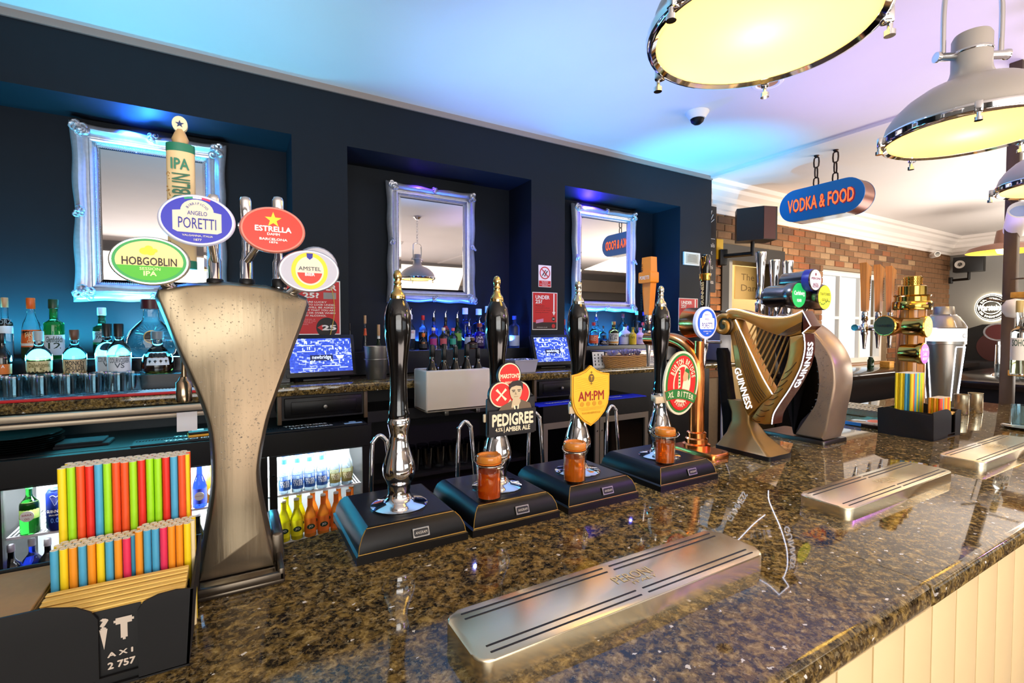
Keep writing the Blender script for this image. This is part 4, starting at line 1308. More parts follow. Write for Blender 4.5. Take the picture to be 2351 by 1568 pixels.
for i, px in enumerate((660, 688, 716, 744)):
    copyb(fa, fx(px, 2.65), 2.65, 'clear mixer bottle in the second row of the right fridge door', MIXG + ', second row')
for i, px in enumerate((772, 798)):
    copyb(fb, fx(px, 2.65), 2.65, 'clear mixer bottle with a gold label in the second row of the right fridge door', MIXG + ', second row, gold')
jc = []
for nm, gl, lc, pxs in (('yellow', 'lemon', '#f2ea1e', (650, 680)), ('orange', 'orange', '#f07a28', (711, 741, 771, 800))):
    j = bottle('%s fruit juice bottle on the lower shelf of the right fridge door' % nm, 0, 0, 0, 2.575, fz2, 'mixer', gl, '#e9e9e0', (lc, .1, .48, 85), None, X=fx(pxs[0], 2.575), H=.2, rad=.028, name='juice_bottle', group='%s juice bottles on the lower shelf' % nm, rz=0)
    flat(ell(.019, .013, 20, 0, .055), mat('label_dark_green', '#12402a', .5), j, -.0287, 'oval_badge', .0006)
    text('JO', .02, .013, WHT, j, (0, -.0298, .055), bold=.04)
    G().lathe([(.0128, .15), (.0122, .185)], 12).build('neck_label', mat('neck_' + nm, lc, .5), j)
    for px in pxs[1:]:
        copyb(j, fx(px, 2.575), 2.575, '%s fruit juice bottle on the lower shelf of the right fridge door' % nm, '%s juice bottles on the lower shelf' % nm)
    for px in pxs:
        copyb(j, fx(px + 6, 2.65), 2.65, '%s fruit juice bottle in the second row of the lower shelf' % nm, '%s juice bottles, second row' % nm)
# left door
bottle('green square beer bottle with a white round label in the left fridge door', 0, 0, 0, 2.58, fz1, 'std', 'green', '#2a6a3a', ('#b8e070', .3, .62, 80), None, X=fx(66, 2.58), H=.25 if False else .205, rad=.03, name='beer_bottle', rz=0)
o = [q for q in COL.objects if q.get('label', '').startswith('green square beer')][0]
flat(ell(.021, .021, 24, 0, .075), WHT, o, -.0305, 'round_label', .0006)
text('BIRRA', .028, .007, mat('ink_rose', '#b05060', .5), o, (0, -.0318, .08), bold=.02); text('00', .014, .008, MATS['ink_rose'], o, (0, -.0318, .065))
t = thing('stout_can', 'dark blue stout can with a harp emblem in the left fridge door', 'can', (fx(129, 2.575), 2.575, fz1))
G().lathe([(0, .003), (.024, 0), (.027, .004), (.033, .014), (.033, .15), (.026, .162), (.027, .165), (.025, .164), (.024, .16), (0, .16)], 24).build('can_body', mat('can_blue', '#1c2f86', .3, .4), t)
text('GUINNESS', .056, .012, WHT, t, (0, 0, .082), bold=.03, cyl=.0335)
text('DRAUGHT', .036, .006, WHT, t, (0, 0, .067), bold=.02, cyl=.0335)
text('0.0', .026, .02, mat('can_pale_blue', '#5a86d8', .4), t, (0, 0, .046), bold=.03, cyl=.0335)
g = G()
hp = cat([(-.013, 0, .142), (-.004, 0, .146), (.006, 0, .139), (.013, 0, .143), (.011, 0, .125), (.001, 0, .105)], 4)
g.tube(hp, .0011, 5); g.tube([(-.013, 0, .142), (.001, 0, .105)], .0011, 5)
for k in range(5):
    g.tube([(-.009 + k * .004, 0, .14 - k * .0005), (-.006 + k * .003, 0, .124 - k * .004)], .0005, 4)
g.build('harp_emblem', mat('emblem_pale', '#c9d6f0', .4), t, loc=(0, -.0337, 0))
for k, (px, nm, gl, lc) in enumerate(((458, 'blue', 'deep', '#2a3a9a'), (482, 'orange', 'orange', '#f0a020'))):
    b_ = bottle('%s soft drink bottle with a round white label in the middle fridge door' % nm, 0, 0, 0, 2.575 + .045 * k, fz1, 'mixer', gl, '#e0e0e4', (lc, .1, .45, 80), None, X=fx(px + 5 * k, 2.575), H=.195, rad=.028, name='soft_drink_bottle', rz=0)
    flat(ell(.019, .019, 20, 0, .055), WHT, b_, -.0287, 'round_label', .0006)
    text('PAGO', .026, .006, mat('ink_rose', '#b05060', .5), b_, (0, -.0298, .056))
for k, px in enumerate((20, 62, 105, 148)):
    bottle('dark soft drink bottle lying in shadow on the lower shelf of the left fridge door', 0, 0, 0, 2.58 + .03 * (k % 2), fz2, 'std', 'deep' if k % 2 else 'black', '#d0d0d8', ('#d8a030' if k % 2 else '#4a2a6a', .1, .3, 60), None, X=fx(px, 2.58), H=.2, rad=.03, name='soft_drink_bottle', rz=0, group='dark bottles on the lower shelf of the left door')
for k, px in enumerate((452, 478)):
    bottle('dark bottle on the lower shelf of the middle fridge door', 0, 0, 0, 2.58 + .055 * k, fz2, 'mixer', 'black', '#c0c0c8', None, None, X=fx(px, 2.58), H=.2, rad=.026, name='soft_drink_bottle', rz=0, group='dark bottles on the lower shelf of the middle door')
# ================================================================== THE BAR
BT = 1.10
bar = thing('bar_counter', 'polished speckled granite bar counter with a cream boarded front', 'bar counter')
SEAM = .975


def slab(poly, name='worktop'):
    bm = bmesh.new()
    vs = [bm.verts.new((x, y, BT - .042)) for x, y in poly] + [bm.verts.new((x, y, BT)) for x, y in poly]
    n = len(poly)
    bm.faces.new(vs[:n][::-1]); bm.faces.new(vs[n:])
    for i in range(n):
        bm.faces.new((vs[i], vs[(i + 1) % n], vs[n + (i + 1) % n], vs[n + i]))
    ed = [e for e in bm.edges if all(abs(v.co.y - .318) < 1e-4 for v in e.verts)]
    bmesh.ops.bevel(bm, geom=ed, offset=.017, segments=5, affect='EDGES', profile=.5)
    bmesh.ops.triangulate(bm, faces=[f for f in bm.faces if len(f.verts) > 6])
    return G().bm(bm).build(name, GRAN, bar, smooth=40)


slab([(-1.3, .318), (SEAM - .0008, .318), (SEAM - .0008, 1.09), (.54, 1.09), (.08, 1.013), (-1.3, .78)])
slab([(SEAM + .0008, .318), (3.6, .318), (3.6, 1.31), (2.3, 1.31), (2.3, 1.09), (SEAM + .0008, 1.09)])
G().box(SEAM - .0008, SEAM + .0008, .33, 1.085, BT - .04, BT - .0012).build('joint_filler', mat('joint_resin', '#8a7448', .4), bar, smooth=0)
G().rbox(-1.3, 3.58, .345, .372, BT - .064, BT - .043, .006).build('cornice_strip', CREAM, bar)
pl = None
i = 0
x = -.76
while x < 3.5:
    if pl is None:
        o = G().rbox(0, .1045, .35, .37, 0, BT - .064, .004, 2).build('plank', CREAM, bar); pl = o.data
    else:
        o = link('plank', pl, bar)
    o.location = (x, 0, 0)
    x += .1075
G().box(-1.3, 3.55, .37, .39, 0, BT - .045).box(-1.3, .05, .73, .75, 0, BT - .045).box(.05, 3.55, .97, .99, 0, BT - .045).box(-1.3, 3.55, .39, .97, .1, .12).build('carcass', DARK, bar, smooth=0)

# ------------------------------------------------------------------ drip trays
def dripplate(label, x0, x1, y0, y1, h=.028, rz=0):
    cx, cy_ = (x0 + x1) / 2, (y0 + y1) / 2
    t = thing('drip_tray', label, 'drip tray', (cx, cy_, BT), R(rz))
    W, D = x1 - x0, y1 - y0
    bm = bmesh.new()
    poly = rrect(-W / 2, W / 2, -D / 2, D / 2, .022, 5)
    vs = [bm.verts.new((x, y, 0)) for x, y in poly] + [bm.verts.new((x, y, h)) for x, y in poly]
    n = len(poly)
    bm.faces.new(vs[:n][::-1]); top = bm.faces.new(vs[n:])
    for i in range(n):
        bm.faces.new((vs[i], vs[(i + 1) % n], vs[n + (i + 1) % n], vs[n + i]))
    bmesh.ops.bevel(bm, geom=top.edges[:], offset=.0035, segments=3, affect='EDGES', profile=.5)
    G().bm(bm).build('steel_cover', STEEL, t, smooth=50)
    for yy in (-.39, -.28, .28, .39):
        for a, b in ((-.46, -.012), (.012, .46)):
            G().rbox(a * W, b * W, yy * D - .0016, yy * D + .0016, h - .001, h + .0006, .0004, 1).build('drain_slot', BLKP, t, smooth=0)
    v, f = fit('PERONI', .075, .02, 0)
    G().add(v, f, T(.02, .004, h + .0006) @ RX(-90)).build('engraved_lettering', mat('engraving', '#e6cf94', .4, .3), t, smooth=0, fix=False)
    v, f = fit('ITALY', .05, .007, 0)
    G().add(v, f, T(.03, -.014, h + .0006) @ RX(-90)).build('engraved_lettering', MATS['engraving'], t, smooth=0, fix=False)
    return t


dripplate('brushed steel drip tray in the foreground, nearest of the three', .238, .795, .49, .602)
dripplate('brushed steel drip tray in the middle, right of the reflected harp', 1.137, 1.69, .518, .63)
dripplate('brushed steel drip tray at the right edge, furthest of the three', 1.862, 2.415, .504, .612)

# ------------------------------------------------------------------ hand pumps
HB = .056
HZ = BT + HB


def plinth(w0, d0):
    sec = [(0, 0), (0, .014), (.004, .017), (.004, .019), (.006, .03), (.012, .044), (.02, .053), (.026, .056)]
    return [[(-w0 / 2 + i, -d0 / 2 + i, z), (w0 / 2 - i, -d0 / 2 + i, z), (w0 / 2 - i, d0 / 2 - i, z), (-w0 / 2 + i, d0 / 2 - i, z)] for i, z in sec]


HANDLE = [(0, .177), (.012, .177), (.0205, .179), (.0215, .186), (.0188, .196), (.0175, .215), (.0168, .245), (.0172, .27), (.0192, .295), (.0225, .32), (.0258, .345), (.0272, .366), (.0262, .388), (.0225, .405), (.0175, .416), (.0145, .421), (0, .421)]
COLUMN = [(0, 0), (.056, 0), (.057, .003), (.05, .007), (.034, .010), (.026, .014), (.0235, .022), (.0215, .03), (.0232, .036), (.0225, .042), (.026, .05), (.0325, .064), (.0335, .076), (.0300, .092), (.0235, .112), (.0188, .13), (.0182, .146), (.0205, .158), (.0225, .165), (.0232, .172), (.0205, .179), (0, .179)]
FINIAL = [(0, .419), (.0150, .419), (.0155, .425), (.0142, .431), (.010, .436), (.0078, .443), (.0070, .449), (.0082, .451), (.0066, .455), (.0070, .457), (.0088, .463), (.0089, .468), (.0066, .475), (.003, .478), (0, .4785)]
PUMPS = []
for i, (x0, x1, px, lbl) in enumerate(((.178, .392, 914, 'black handled beer pump without a badge, nearest the camera'),
                                     (.402, .614, 1141, 'black handled beer pump with the black portrait badge'),
                                     (.637, .851, 1327, 'black handled beer pump with the yellow shield badge'),
                                     (.927, 1.150, 1516, 'black handled beer pump with the tall oval green and red badge'))):
    xc = (x0 + x1) / 2
    Yc = .955
    hx = at(px, 800, Y=Yc).x
    t = thing('hand_pump', lbl, 'beer pump', (xc, .9695, BT))
    G().loft(plinth(x1 - x0, .235)).build('wooden_plinth', BLKWOOD, t, smooth=25)
    w_, d_ = (x1 - x0) / 2, .1175
    WORN = mat('worn_gold_edge', '#a8843c', .35, .6)
    for sx in (-1, 1):
        G().tube([(sx * (w_ - i_), -(d_ - i_), z_) for i_, z_ in ((.004, .018), (.006, .03), (.012, .044), (.02, .053))], .0008, 5).build('worn_edge', WORN, t, smooth=60)
    G().tube([(-w_ + .003, -d_ + .003, .0165), (w_ - .003, -d_ + .003, .0165)], .0008, 5).build('worn_edge', WORN, t, smooth=60)
    G().tube([(-w_ + .022, -d_ + .022, .0538), (w_ - .022, -d_ + .022, .0538)], .0007, 5).build('worn_edge', WORN, t, smooth=60)
    dx, dy = hx - xc, Yc - .9695
    M = T(dx, dy, HB)
    G().lathe(COLUMN, 28).build('chrome_column', CHROME, t, loc=(dx, dy, HB), smooth=50)
    G().lathe(HANDLE, 24).build('pump_handle', BLACK, t, loc=(dx, dy, HB), smooth=50)
    G().lathe(FINIAL, 18).build('finial', mat('pale_brass', '#d8b878', .12, 1) if i < 2 else mat('bright_nickel', '#d6d0c2', .1, 1), t, loc=(dx, dy, HB), smooth=50)
    npx = .045 if i == 0 else .02
    pl_ = G().rbox(-.0165, .0165, -.0012, .001, -.0088, .0088, .0008, 1).build('name_plate', DULLSTEEL, t, loc=(.012, -.1128, .0335), rot=(R(-21), 0, 0))
    flat(rrect(-.014, .014, -.0062, .0062, .003), BLKPLAS, pl_, -.0013, 'plate_field', .0004)
    text('ANGRAM', .023, .005, mat('plate_letter', '#b9b2a4', .4), pl_, (0, -.0021, 0), bold=.02)
    # swan neck spout on the service side
    sp = {0: (872, 1000, 1110, 24), 1: (1068, 968, 1085, 30), 2: (1228, 948, 1090, 30), 3: (1405, 932, 1020, 34)}[i]
    Ys = 1.125
    a = at(sp[0], sp[1], Y=Ys)
    sx_, zt = a.x - xc, a.z - BT
    wv = .018
    pts = [(sx_ - wv * 1.25, Ys - .9695, .001), (sx_ - wv, Ys - .9695, zt - .03), (sx_ - wv * .75, Ys - .9695, zt - .012), (sx_, Ys - .9695, zt), (sx_ + wv * .75, Ys - .9695, zt - .012), (sx_ + wv, Ys - .9695, zt - .03), (sx_ + wv * 1.7, Ys - .9695, .001)]
    G().tube(cat(pts, 5), .0052, 10).build('swan_neck_spout', CHROME, t, smooth=60)
    PUMPS.append((t, xc, dx, dy))


def clip(i, cx, cy_, y, name='pump_clip'):
    t, xc, dx, dy = PUMPS[i]
    p = at(cx, cy_, Y=y)
    return t, (p.x - xc, y - .9695, p.z - BT), p


def span(px0, px1, py, y): return at(px1, py, Y=y).x - at(px0, py, Y=y).x
def vspan(px, py0, py1, y): return at(px, py0, Y=y).z - at(px, py1, Y=y).z


CRM = mat('cream_print', '#efe3bd', .5)
STRAP = mat('clip_strap', '#d9c7a4', .4)
CY_ = .955 - .036
# portrait badge
t, loc, p = clip(1, 1173, 945, CY_)
W = span(1120, 1229, 945, CY_)
H = vspan(1173, 892, 998, CY_)
cl = G().prism(rrect(-W / 2, W / 2, -H / 2, H * .32, .004) , -.003, .003).prism([(-W * .42, H * .3), (W * .48, H * .3), (W * .34, H * .48), (-W * .3, H * .48)], -.003, .003).build('pump_clip', BLKP, t, loc=loc, smooth=0)
rad = W * .245
for k, (ex, ez) in enumerate(((-W * .05, H * .79), (W * .15, H * .38), (-W * .23, H * .39))):
    G().prism(ell(rad, rad * .98, 36, ex, ez), -.0045 - k * .0004, .002).build('badge_disc', BLKP, cl, smooth=0)
    flat(ell(rad * .93, rad * .92, 36, ex, ez), CRM, cl, -.0046 - k * .0004, 'disc_rim')
    flat(ell(rad * .84, rad * .83, 36, ex, ez), mat('clip_red', '#d8241a', .45), cl, -.0053 - k * .0004, 'disc_field')
text("MARSTON'S", rad * 1.62, rad * .34, CRM, cl, (-W * .05, -.0066, H * .78), bold=.05)
text('BREWERY', rad * .8, rad * .16, CRM, cl, (-W * .05, -.0066, H * .64), bold=.03)
ex, ez = -W * .23, H * .39
for a in (45, -45):
    c, s = math.cos(R(a)), math.sin(R(a))
    q = [(-rad * .56, -.003), (-rad * .2, -.0018), (rad * .2, -.0018), (rad * .56, -.003), (rad * .56, .003), (rad * .2, .0018), (-rad * .2, .0018), (-rad * .56, .003)]
    flat([(ex + x * c - z * s, ez + x * s + z * c) for x, z in q], CRM, cl, -.0066 - (.0003 if a > 0 else 0), 'crossed_bar', .0004)
# the man on the badge (flat print)
SKIN, HAIR, COAT = mat('print_skin', '#c9b690', .5), mat('print_hair', '#231c17', .5), mat('print_coat', '#6a5a44', .5)
hx_ = W * .07
flat([(hx_ - W * .36, H * .05), (hx_ - W * .3, H * .14), (hx_ - W * .1, H * .24), (hx_ + W * .1, H * .26), (hx_ + W * .3, H * .17), (hx_ + W * .34, H * .05)], COAT, cl, -.0068, 'printed_coat')
flat([(hx_ - W * .1, H * .10), (hx_ - W * .07, H * .27), (hx_ + W * .09, H * .28), (hx_ + W * .1, H * .22), (hx_ + W * .03, H * .08)], SKIN, cl, -.0074, 'printed_neck')
flat([(hx_ - W * .04, H * .06), (hx_ - W * .06, H * .16), (hx_ + W * .0, H * .12), (hx_ + W * .06, H * .16), (hx_ + W * .05, H * .06)], CRM, cl, -.008, 'printed_collar')
flat([(hx_ - W * .005, H * .05), (hx_ - W * .02, H * .13), (hx_ + W * .025, H * .13), (hx_ + W * .02, H * .05)], HAIR, cl, -.0086, 'printed_tie')
flat(cat([(hx_ - W * .13, 0, H * .52), (hx_ - W * .125, 0, H * .40), (hx_ - W * .09, 0, H * .30), (hx_ - W * .01, 0, H * .245), (hx_ + W * .07, 0, H * .29), (hx_ + W * .115, 0, H * .40), (hx_ + W * .12, 0, H * .54), (hx_, 0, H * .62)], 3) and
     [(q[0], q[2]) for q in cat([(hx_ - W * .13, 0, H * .52), (hx_ - W * .125, 0, H * .40), (hx_ - W * .09, 0, H * .30), (hx_ - W * .01, 0, H * .245), (hx_ + W * .07, 0, H * .29), (hx_ + W * .115, 0, H * .40), (hx_ + W * .12, 0, H * .54), (hx_, 0, H * .62)], 3)], SKIN, cl, -.008, 'printed_face')
flat([(hx_ - W * .14, H * .48), (hx_ - W * .15, H * .58), (hx_ - W * .08, H * .66), (hx_ + W * .05, H * .68), (hx_ + W * .14, H * .62), (hx_ + W * .14, H * .44), (hx_ + W * .105, H * .55), (hx_ + W * .0, H * .57), (hx_ - W * .1, H * .54)], HAIR, cl, -.0086, 'printed_hair')
for ex_ in (-.055, .06):
    flat(rect(hx_ + W * (ex_ - .035), hx_ + W * (ex_ + .035), H * .465, H * .48), HAIR, cl, -.0086, 'printed_brow')
    flat(rect(hx_ + W * (ex_ - .022), hx_ + W * (ex_ + .022), H * .435, H * .45), HAIR, cl, -.0086, 'printed_eye')
flat([(hx_ - W * .015, H * .44), (hx_ - W * .03, H * .375), (hx_ + W * .015, H * .375)], mat('print_skin_dark', '#9a8866', .5), cl, -.0086, 'printed_nose')
flat(rect(hx_ - W * .045, hx_ + W * .04, H * .325, H * .337), MATS['print_skin_dark'], cl, -.0086, 'printed_mouth')
flat(rect(-W / 2 + .001, W / 2 - .001, -H * .46, H * .06), BLKP, cl, -.009, 'name_band')
text('PEDIGREE', W * .86, H * .27, CRM, cl, (0, -.0102, -H * .14), bold=.05)
text('AMBER ALE', W * .52, H * .105, CRM, cl, (W * .1, -.0102, -H * .35), bold=.04)
text('4.5%', W * .15, H * .085, CRM, cl, (-W * .29, -.0102, -H * .34), bold=.03)
flat(rect(-W * .19, -W * .18, -H * .42, -H * .28), CRM, cl, -.0096, 'divider')
# yellow shield
t, loc, p = clip(2, 1355, 908, CY_)
W = span(1312, 1398, 905, CY_); H = vspan(1355, 838, 977, CY_)
def shield(s=1, d=0):
    a, b = W / 2 - d, H / 2 - d
    q = [(0, b), (-a * .3, b * .83), (-a * .65, b * .74), (-a, b * .70), (-a, 0), (-a * .93, -b * .3), (-a * .75, -b * .56), (-a * .4, -b * .82), (0, -b)]
    return q + [(-x, z) for x, z in q[1:-1]][::-1]
YEL = mat('shield_yellow', '#f0b01c', .4)
cl = G().prism(shield(), -.003, .003).build('pump_clip', YEL, t, loc=loc, smooth=0)
flat(shield(1, .0035), mat('shield_line', '#a04a10', .5), cl, -.003, 'border_line', .0004)
flat(shield(1, .0045), mat('shield_field', '#f2bd2a', .4), cl, -.0035, 'shield_face', .0004)
DRED = mat('shield_text_red', '#9a1a14', .5)
text('AM:PM', W * .68, H * .16, DRED, cl, (W * .0, -.0046, -H * .0), bold=.02)
BR = mat('shield_brown', '#6b5218', .5)
flat(ell(W * .075, H * .07, 20, 0, H * .29), BR, cl, -.0042, 'emblem')
text('T', W * .06, H * .07, YEL, cl, (0, -.0052, H * .29), bold=.05)
for zz, ww in ((.385, .01), (.20, .01)):
    flat(rect(-W * .005, W * .005, H * (zz - .02), H * (zz + .02)), BR, cl, -.0042, 'emblem_bar')
    flat(rect(-W * .035, W * .035, H * zz - .0006, H * zz + .0006), BR, cl, -.0042, 'emblem_bar')
FAINT = mat('shield_faint', '#d09418', .5)
text('THORNBRIDGE', W * .5, H * .032, FAINT, cl, (0, -.0046, -H * .28), bold=.02)
for k in range(4):
    flat(ell(W * .05, W * .05, 16, -W * .24 + k * W * .16, -H * .13), FAINT, cl, -.0041, 'faint_ring')
for k in range(3):
    flat(rect(-W * (.34 - .04 * k), W * (.34 - .04 * k), -H * (.19 + .02 * k), -H * (.186 + .02 * k)), FAINT, cl, -.0041, 'faint_line')
for k in range(8):
    zz = H * (.1 + .028 * k)
    pts = [(x * W * .42 / 6, -.0042, zz + .0016 * math.sin(x * 1.3 + k)) for x in range(-6, 7)]
    G().tube(pts, .0002, 3).build('faint_wave', FAINT, cl, smooth=0)
# tall oval
t, loc, p = clip(3, 1563, 879, CY_)
W = span(1524, 1602, 879, CY_); H = vspan(1563, 806, 952, CY_)
GRN = mat('clip_green', '#2a7a30', .45); CRED = MATS['clip_red']
cl = G().prism(ell(W / 2, H / 2, 44), -.003, .003).build('pump_clip', CRM, t, loc=loc, rot=(0, R(8), 0), smooth=0)
flat(ell(W * .455, H * .465, 44), GRN, cl, -.003, 'green_ring', .0004)
flat(ell(W * .405, H * .43, 44), CRED, cl, -.0034, 'red_ring', .0004)
def ring_letters(body, a0, a1, rx, rz_, size, m, flip=False, y0=-.0054):
    g = G()
    n = len(body)
    for i, c in enumerate(body):
        if c == ' ':
            continue
        a = R(a0 + (a1 - a0) * i / (n - 1))
        v, f = glyphs(c, .04)
        x0, x1 = min(q[0] for q in v), max(q[0] for q in v)
        nx_, nz_ = math.cos(a) / rx, math.sin(a) / rz_
        th = math.atan2(nz_, nx_) - math.pi / 2 + (math.pi if flip else 0)
        c_, s_ = math.cos(th), math.sin(th)
        v = [((q[0] - (x0 + x1) / 2) * size * .62, (q[1] - .35) * size, -q[2]) for q in v]
        g.add([(x * c_ - z * s_ + rx * math.cos(a), y, x * s_ + z * c_ + rz_ * math.sin(a)) for x, z, y in v], f)
    return g.build('lettering', m, cl, smooth=0, loc=(0, y0, 0), fix=False)
ring_letters('BURTON BRIDGE', 158, 22, W * .335, H * .345, .021, CRM)
flat(ell(W * .25, H * .29, 36, 0, H * .0), CRM, cl, -.0038, 'picture_field', .0004)
flat([(x, z) for x, z in ell(W * .22, H * .255, 36, -W * .0, H * .0) if x < W * .05], CRED, cl, -.0042, 'picture_red', .0004)
# drinking figure in the oval: head, arm and raised tankard
FIG = mat('print_flesh', '#d9a878', .5)
flat([(W * .0, H * .1), (W * .03, H * .19), (W * .1, H * .22), (W * .16, H * .17), (W * .15, H * .08), (W * .08, H * .02), (W * .02, H * .03)], FIG, cl, -.0048, 'printed_face')
flat([(W * .04, H * .19), (W * .08, H * .245), (W * .17, H * .22), (W * .2, H * .1), (W * .17, H * .05), (W * .155, H * .16)], GRN, cl, -.0052, 'printed_wreath')
flat([(W * .02, H * .03), (W * .17, H * .05), (W * .2, -H * .14), (W * .0, -H * .14)], CRM, cl, -.005, 'printed_shirt')
flat([(-W * .14, H * .2), (-W * .09, H * .2), (-W * .04, -H * .06), (-W * .1, -H * .1)], CRM, cl, -.0046, 'printed_vine')
for k in range(5):
    flat(ell(W * .022, W * .022, 8, -W * .125 + k * W * .012, H * (.17 - .05 * k)), GRN, cl, -.0052, 'printed_leaf')
# green band arched across
def band(z0, up, th, d=0):
    n = 16
    top = [(W * .52 * (2 * k / n - 1), z0 + up * (1 - (2 * k / n - 1) ** 2)) for k in range(n + 1)]
    return [(x, z) for x, z in top] + [(x, z - th) for x, z in top[::-1]]
def in_oval(poly, sx=.495, sz=.495):
    out = []
    for x, z in poly:
        m = math.hypot(x / (W * sx), z / (H * sz))
        out.append((x / m, z / m) if m > 1 else (x, z))
    return out
flat(in_oval(band(-H * .175, H * .085, H * .165)), CRED, cl, -.0054, 'band_edge', .0003)
flat(in_oval(band(-H * .183, H * .085, H * .149)), GRN, cl, -.0058, 'green_band', .0003)
g = G()
for i, c in enumerate('XL BITTER'):
    if c == ' ':
        continue
    v, f = glyphs(c, .03)
    x0, x1 = min(q[0] for q in v), max(q[0] for q in v)
    xx = -W * .33 + W * .66 * i / 8
    u = xx / (W * .52)
    zz = -H * .183 + H * .085 * (1 - u * u) - H * .115
    g.add([((q[0] - (x0 + x1) / 2) * .018 + xx, -q[2], q[1] * .0215 + zz) for q in v], f)
g.build('lettering', CRM, cl, smooth=0, loc=(0, -.0066, 0), fix=False)
flat(in_oval([(-W * .33, -H * .31), (-W * .2, -H * .275), (0, -H * .262), (W * .2, -H * .275), (W * .33, -H * .31), (W * .2, -H * .39), (0, -H * .43), (-W * .2, -H * .39)], .4, .43), CRED, cl, -.0054, 'brewery_panel', .0003)
flat([(W * .15 * math.cos(R(a)), -H * .268 + H * .035 * math.sin(R(a))) for a in range(180, 361, 15)], CRM, cl, -.0058, 'cream_bowl', .0003)
ring_letters('BREWERY', 238, 302, W * .27, H * .345, .0155, CRM, True, -.0064)
for i, (px, py, wv) in enumerate(((1110, 962, 18), (1292, 945, 20), (1492, 922, 24))):
    t, xc, dx, dy = PUMPS[i + 1]
    z = at(px, py, Y=CY_).z - BT
    G().lathe([(.0225, -.009), (.024, -.008), (.024, .008), (.0225, .009)], 20, T(dx, dy, z)).rbox(dx - .05, dx + .004, -.036 + dy + .003, -.036 + dy + .009, z - .009, z + .009, .002).build('clip_strap', STRAP, t, smooth=60)

# ------------------------------------------------------------------ sample jars on the plinths
JG = thin_glass('jar_glass', '#fff8ea', .8, .03, .02)
ALE = [mat('amber_ale', '#e0640a', .05, trans=.35, ior=1.2), mat('golden_ale', '#e88a12', .05, trans=.35, ior=1.2), mat('copper_ale', '#e27c10', .05, trans=.35, ior=1.2)]
SEAL = mat('orange_rubber_seal', '#e87a1c', .4)
LIDG = mat('orange_tinted_lid', '#f0963a', .12, trans=.25)
WIREM = mat('steel_wire', '#c8c4bc', .2, 1)
for k, (px, py, lb) in enumerate(((1130, 1150, 'clip top jar of amber ale in front of the portrait badge'), (1320, 1106, 'clip top jar of golden ale in front of the yellow shield, wire clips sticking out'), (1528, 1064, 'clip top jar of pale amber ale below the tall oval badge'))):
    p = at(px, py, Z=HZ)
    t = thing('clip_top_jar', lb, 'jar', (p.x, max(p.y, .893), HZ), R((-60, 5, -70)[k]))
    r, h = .0262, .098
    G().lathe([(0, 0), (r * .9, 0), (r, .004), (r, h * .70), (r * .97, h * .74), (r * .97, h * .78), (r * 1.0, h * .79), (r * .93, h * .79), (r * .9, h * .72), (r * .93, h * .68), (r * .93, .006), (0, .006)], 26).build('jar_glass', JG, t, smooth=50)
    G().lathe([(0, .0065), (r * .915, .0065), (r * .915, h * .60), (0, h * .60)], 24).build('ale', ALE[k], t, smooth=50)
    G().lathe([(r * .8, h * .79), (r * 1.02, h * .79), (r * 1.03, h * .81), (r * .8, h * .815)], 26).build('rubber_seal', SEAL, t, smooth=50)
    G().lathe([(0, h * .83), (r * .75, h * .83), (r * .98, h * .82), (r * 1.03, h * .86), (r * 1.02, h * .93), (r * .95, h * .965), (r * .8, h * .96), (r * .74, h * .93), (0, h * .93)], 26).build('jar_lid', LIDG, t, smooth=50)
    G().tube([(r * 1.03 * math.cos(a * math.pi / 14), r * 1.03 * math.sin(a * math.pi / 14), h * .755) for a in range(28)], .001, 6, True).build('wire_band', WIREM, t, smooth=60)
    for sgn in (-1, 1):
        pts = [(sgn * r * 1.03, -.007, h * .74), (sgn * (r + .009), -.005, h * .79), (sgn * (r + .012), 0, h * .84), (sgn * (r + .007), .004, h * .9), (sgn * (r + .002), .005, h * .86), (sgn * (r + .004), .006, h * .76)]
        G().tube(pts, .001, 6).build('wire_clip', WIREM, t, smooth=60)

for m_ in ALE:
    nt_, n_, l_, b_ = nodes(m_)
    tr_ = n_.new('ShaderNodeBsdfTransparent'); tr_.inputs[0].default_value = lin('#f2a848')
    mx_ = n_.new('ShaderNodeMixShader'); mx_.inputs[0].default_value = .42
    b_.inputs['Transmission Weight'].default_value = 0
    l_.new(tr_.outputs[0], mx_.inputs[1]); l_.new(b_.outputs[0], mx_.inputs[2]); l_.new(mx_.outputs[0], n_['Material Output'].inputs[0])

# ------------------------------------------------------------------ left beer fountain
def lens(parent, loc, a, b, rim, face, depth=.02, emit=None, name='badge'):
    n = 48
    rings = [[(x, y, z) for x, z in ell(a * s, b * s, n)] for y, s in ((depth, .88), (depth * .3, .98), (0, 1.0), (-.004, .985), (-.006, .95))]
    o = G().loft(rings).build(name, rim, parent, loc=loc, smooth=45)
    flat(ell(a * .9, b * .89, n), face, o, -.006, 'badge_face', .0008)
    return o


FY = .90
fo = thing('beer_fountain', 'fan shaped frosted metal beer fountain with four oval badges, left of the pumps', 'beer tap', (0, FY, BT))
def fp(px, py, y=FY):
    p = at(px, py, Y=y)
    return (p.x, p.z - BT)
FONT = mat('brushed_champagne_metal', '#8d7e66', .3, .75, var=.14, scale=60, bump=.35, stretch=(1, 1, .08))
left = [fp(*q) for q in ((360, 680), (383, 735), (407, 793), (436, 855), (462, 914), (478, 960), (487, 1000), (492, 1071), (490, 1144), (474, 1240), (458, 1336))]
right = [fp(*q) for q in ((706, 700), (690, 745), (674, 788), (658, 832), (643, 872), (626, 920), (611, 966), (594, 1050), (591, 1104), (602, 1172), (624, 1300))]
top = [fp(*q) for q in ((364, 664), (428, 656), (522, 652), (611, 660), (664, 672), (704, 688))]
z0 = .012
left[-1] = (left[-1][0], z0); right[-1] = (right[-1][0] + .004, z0)
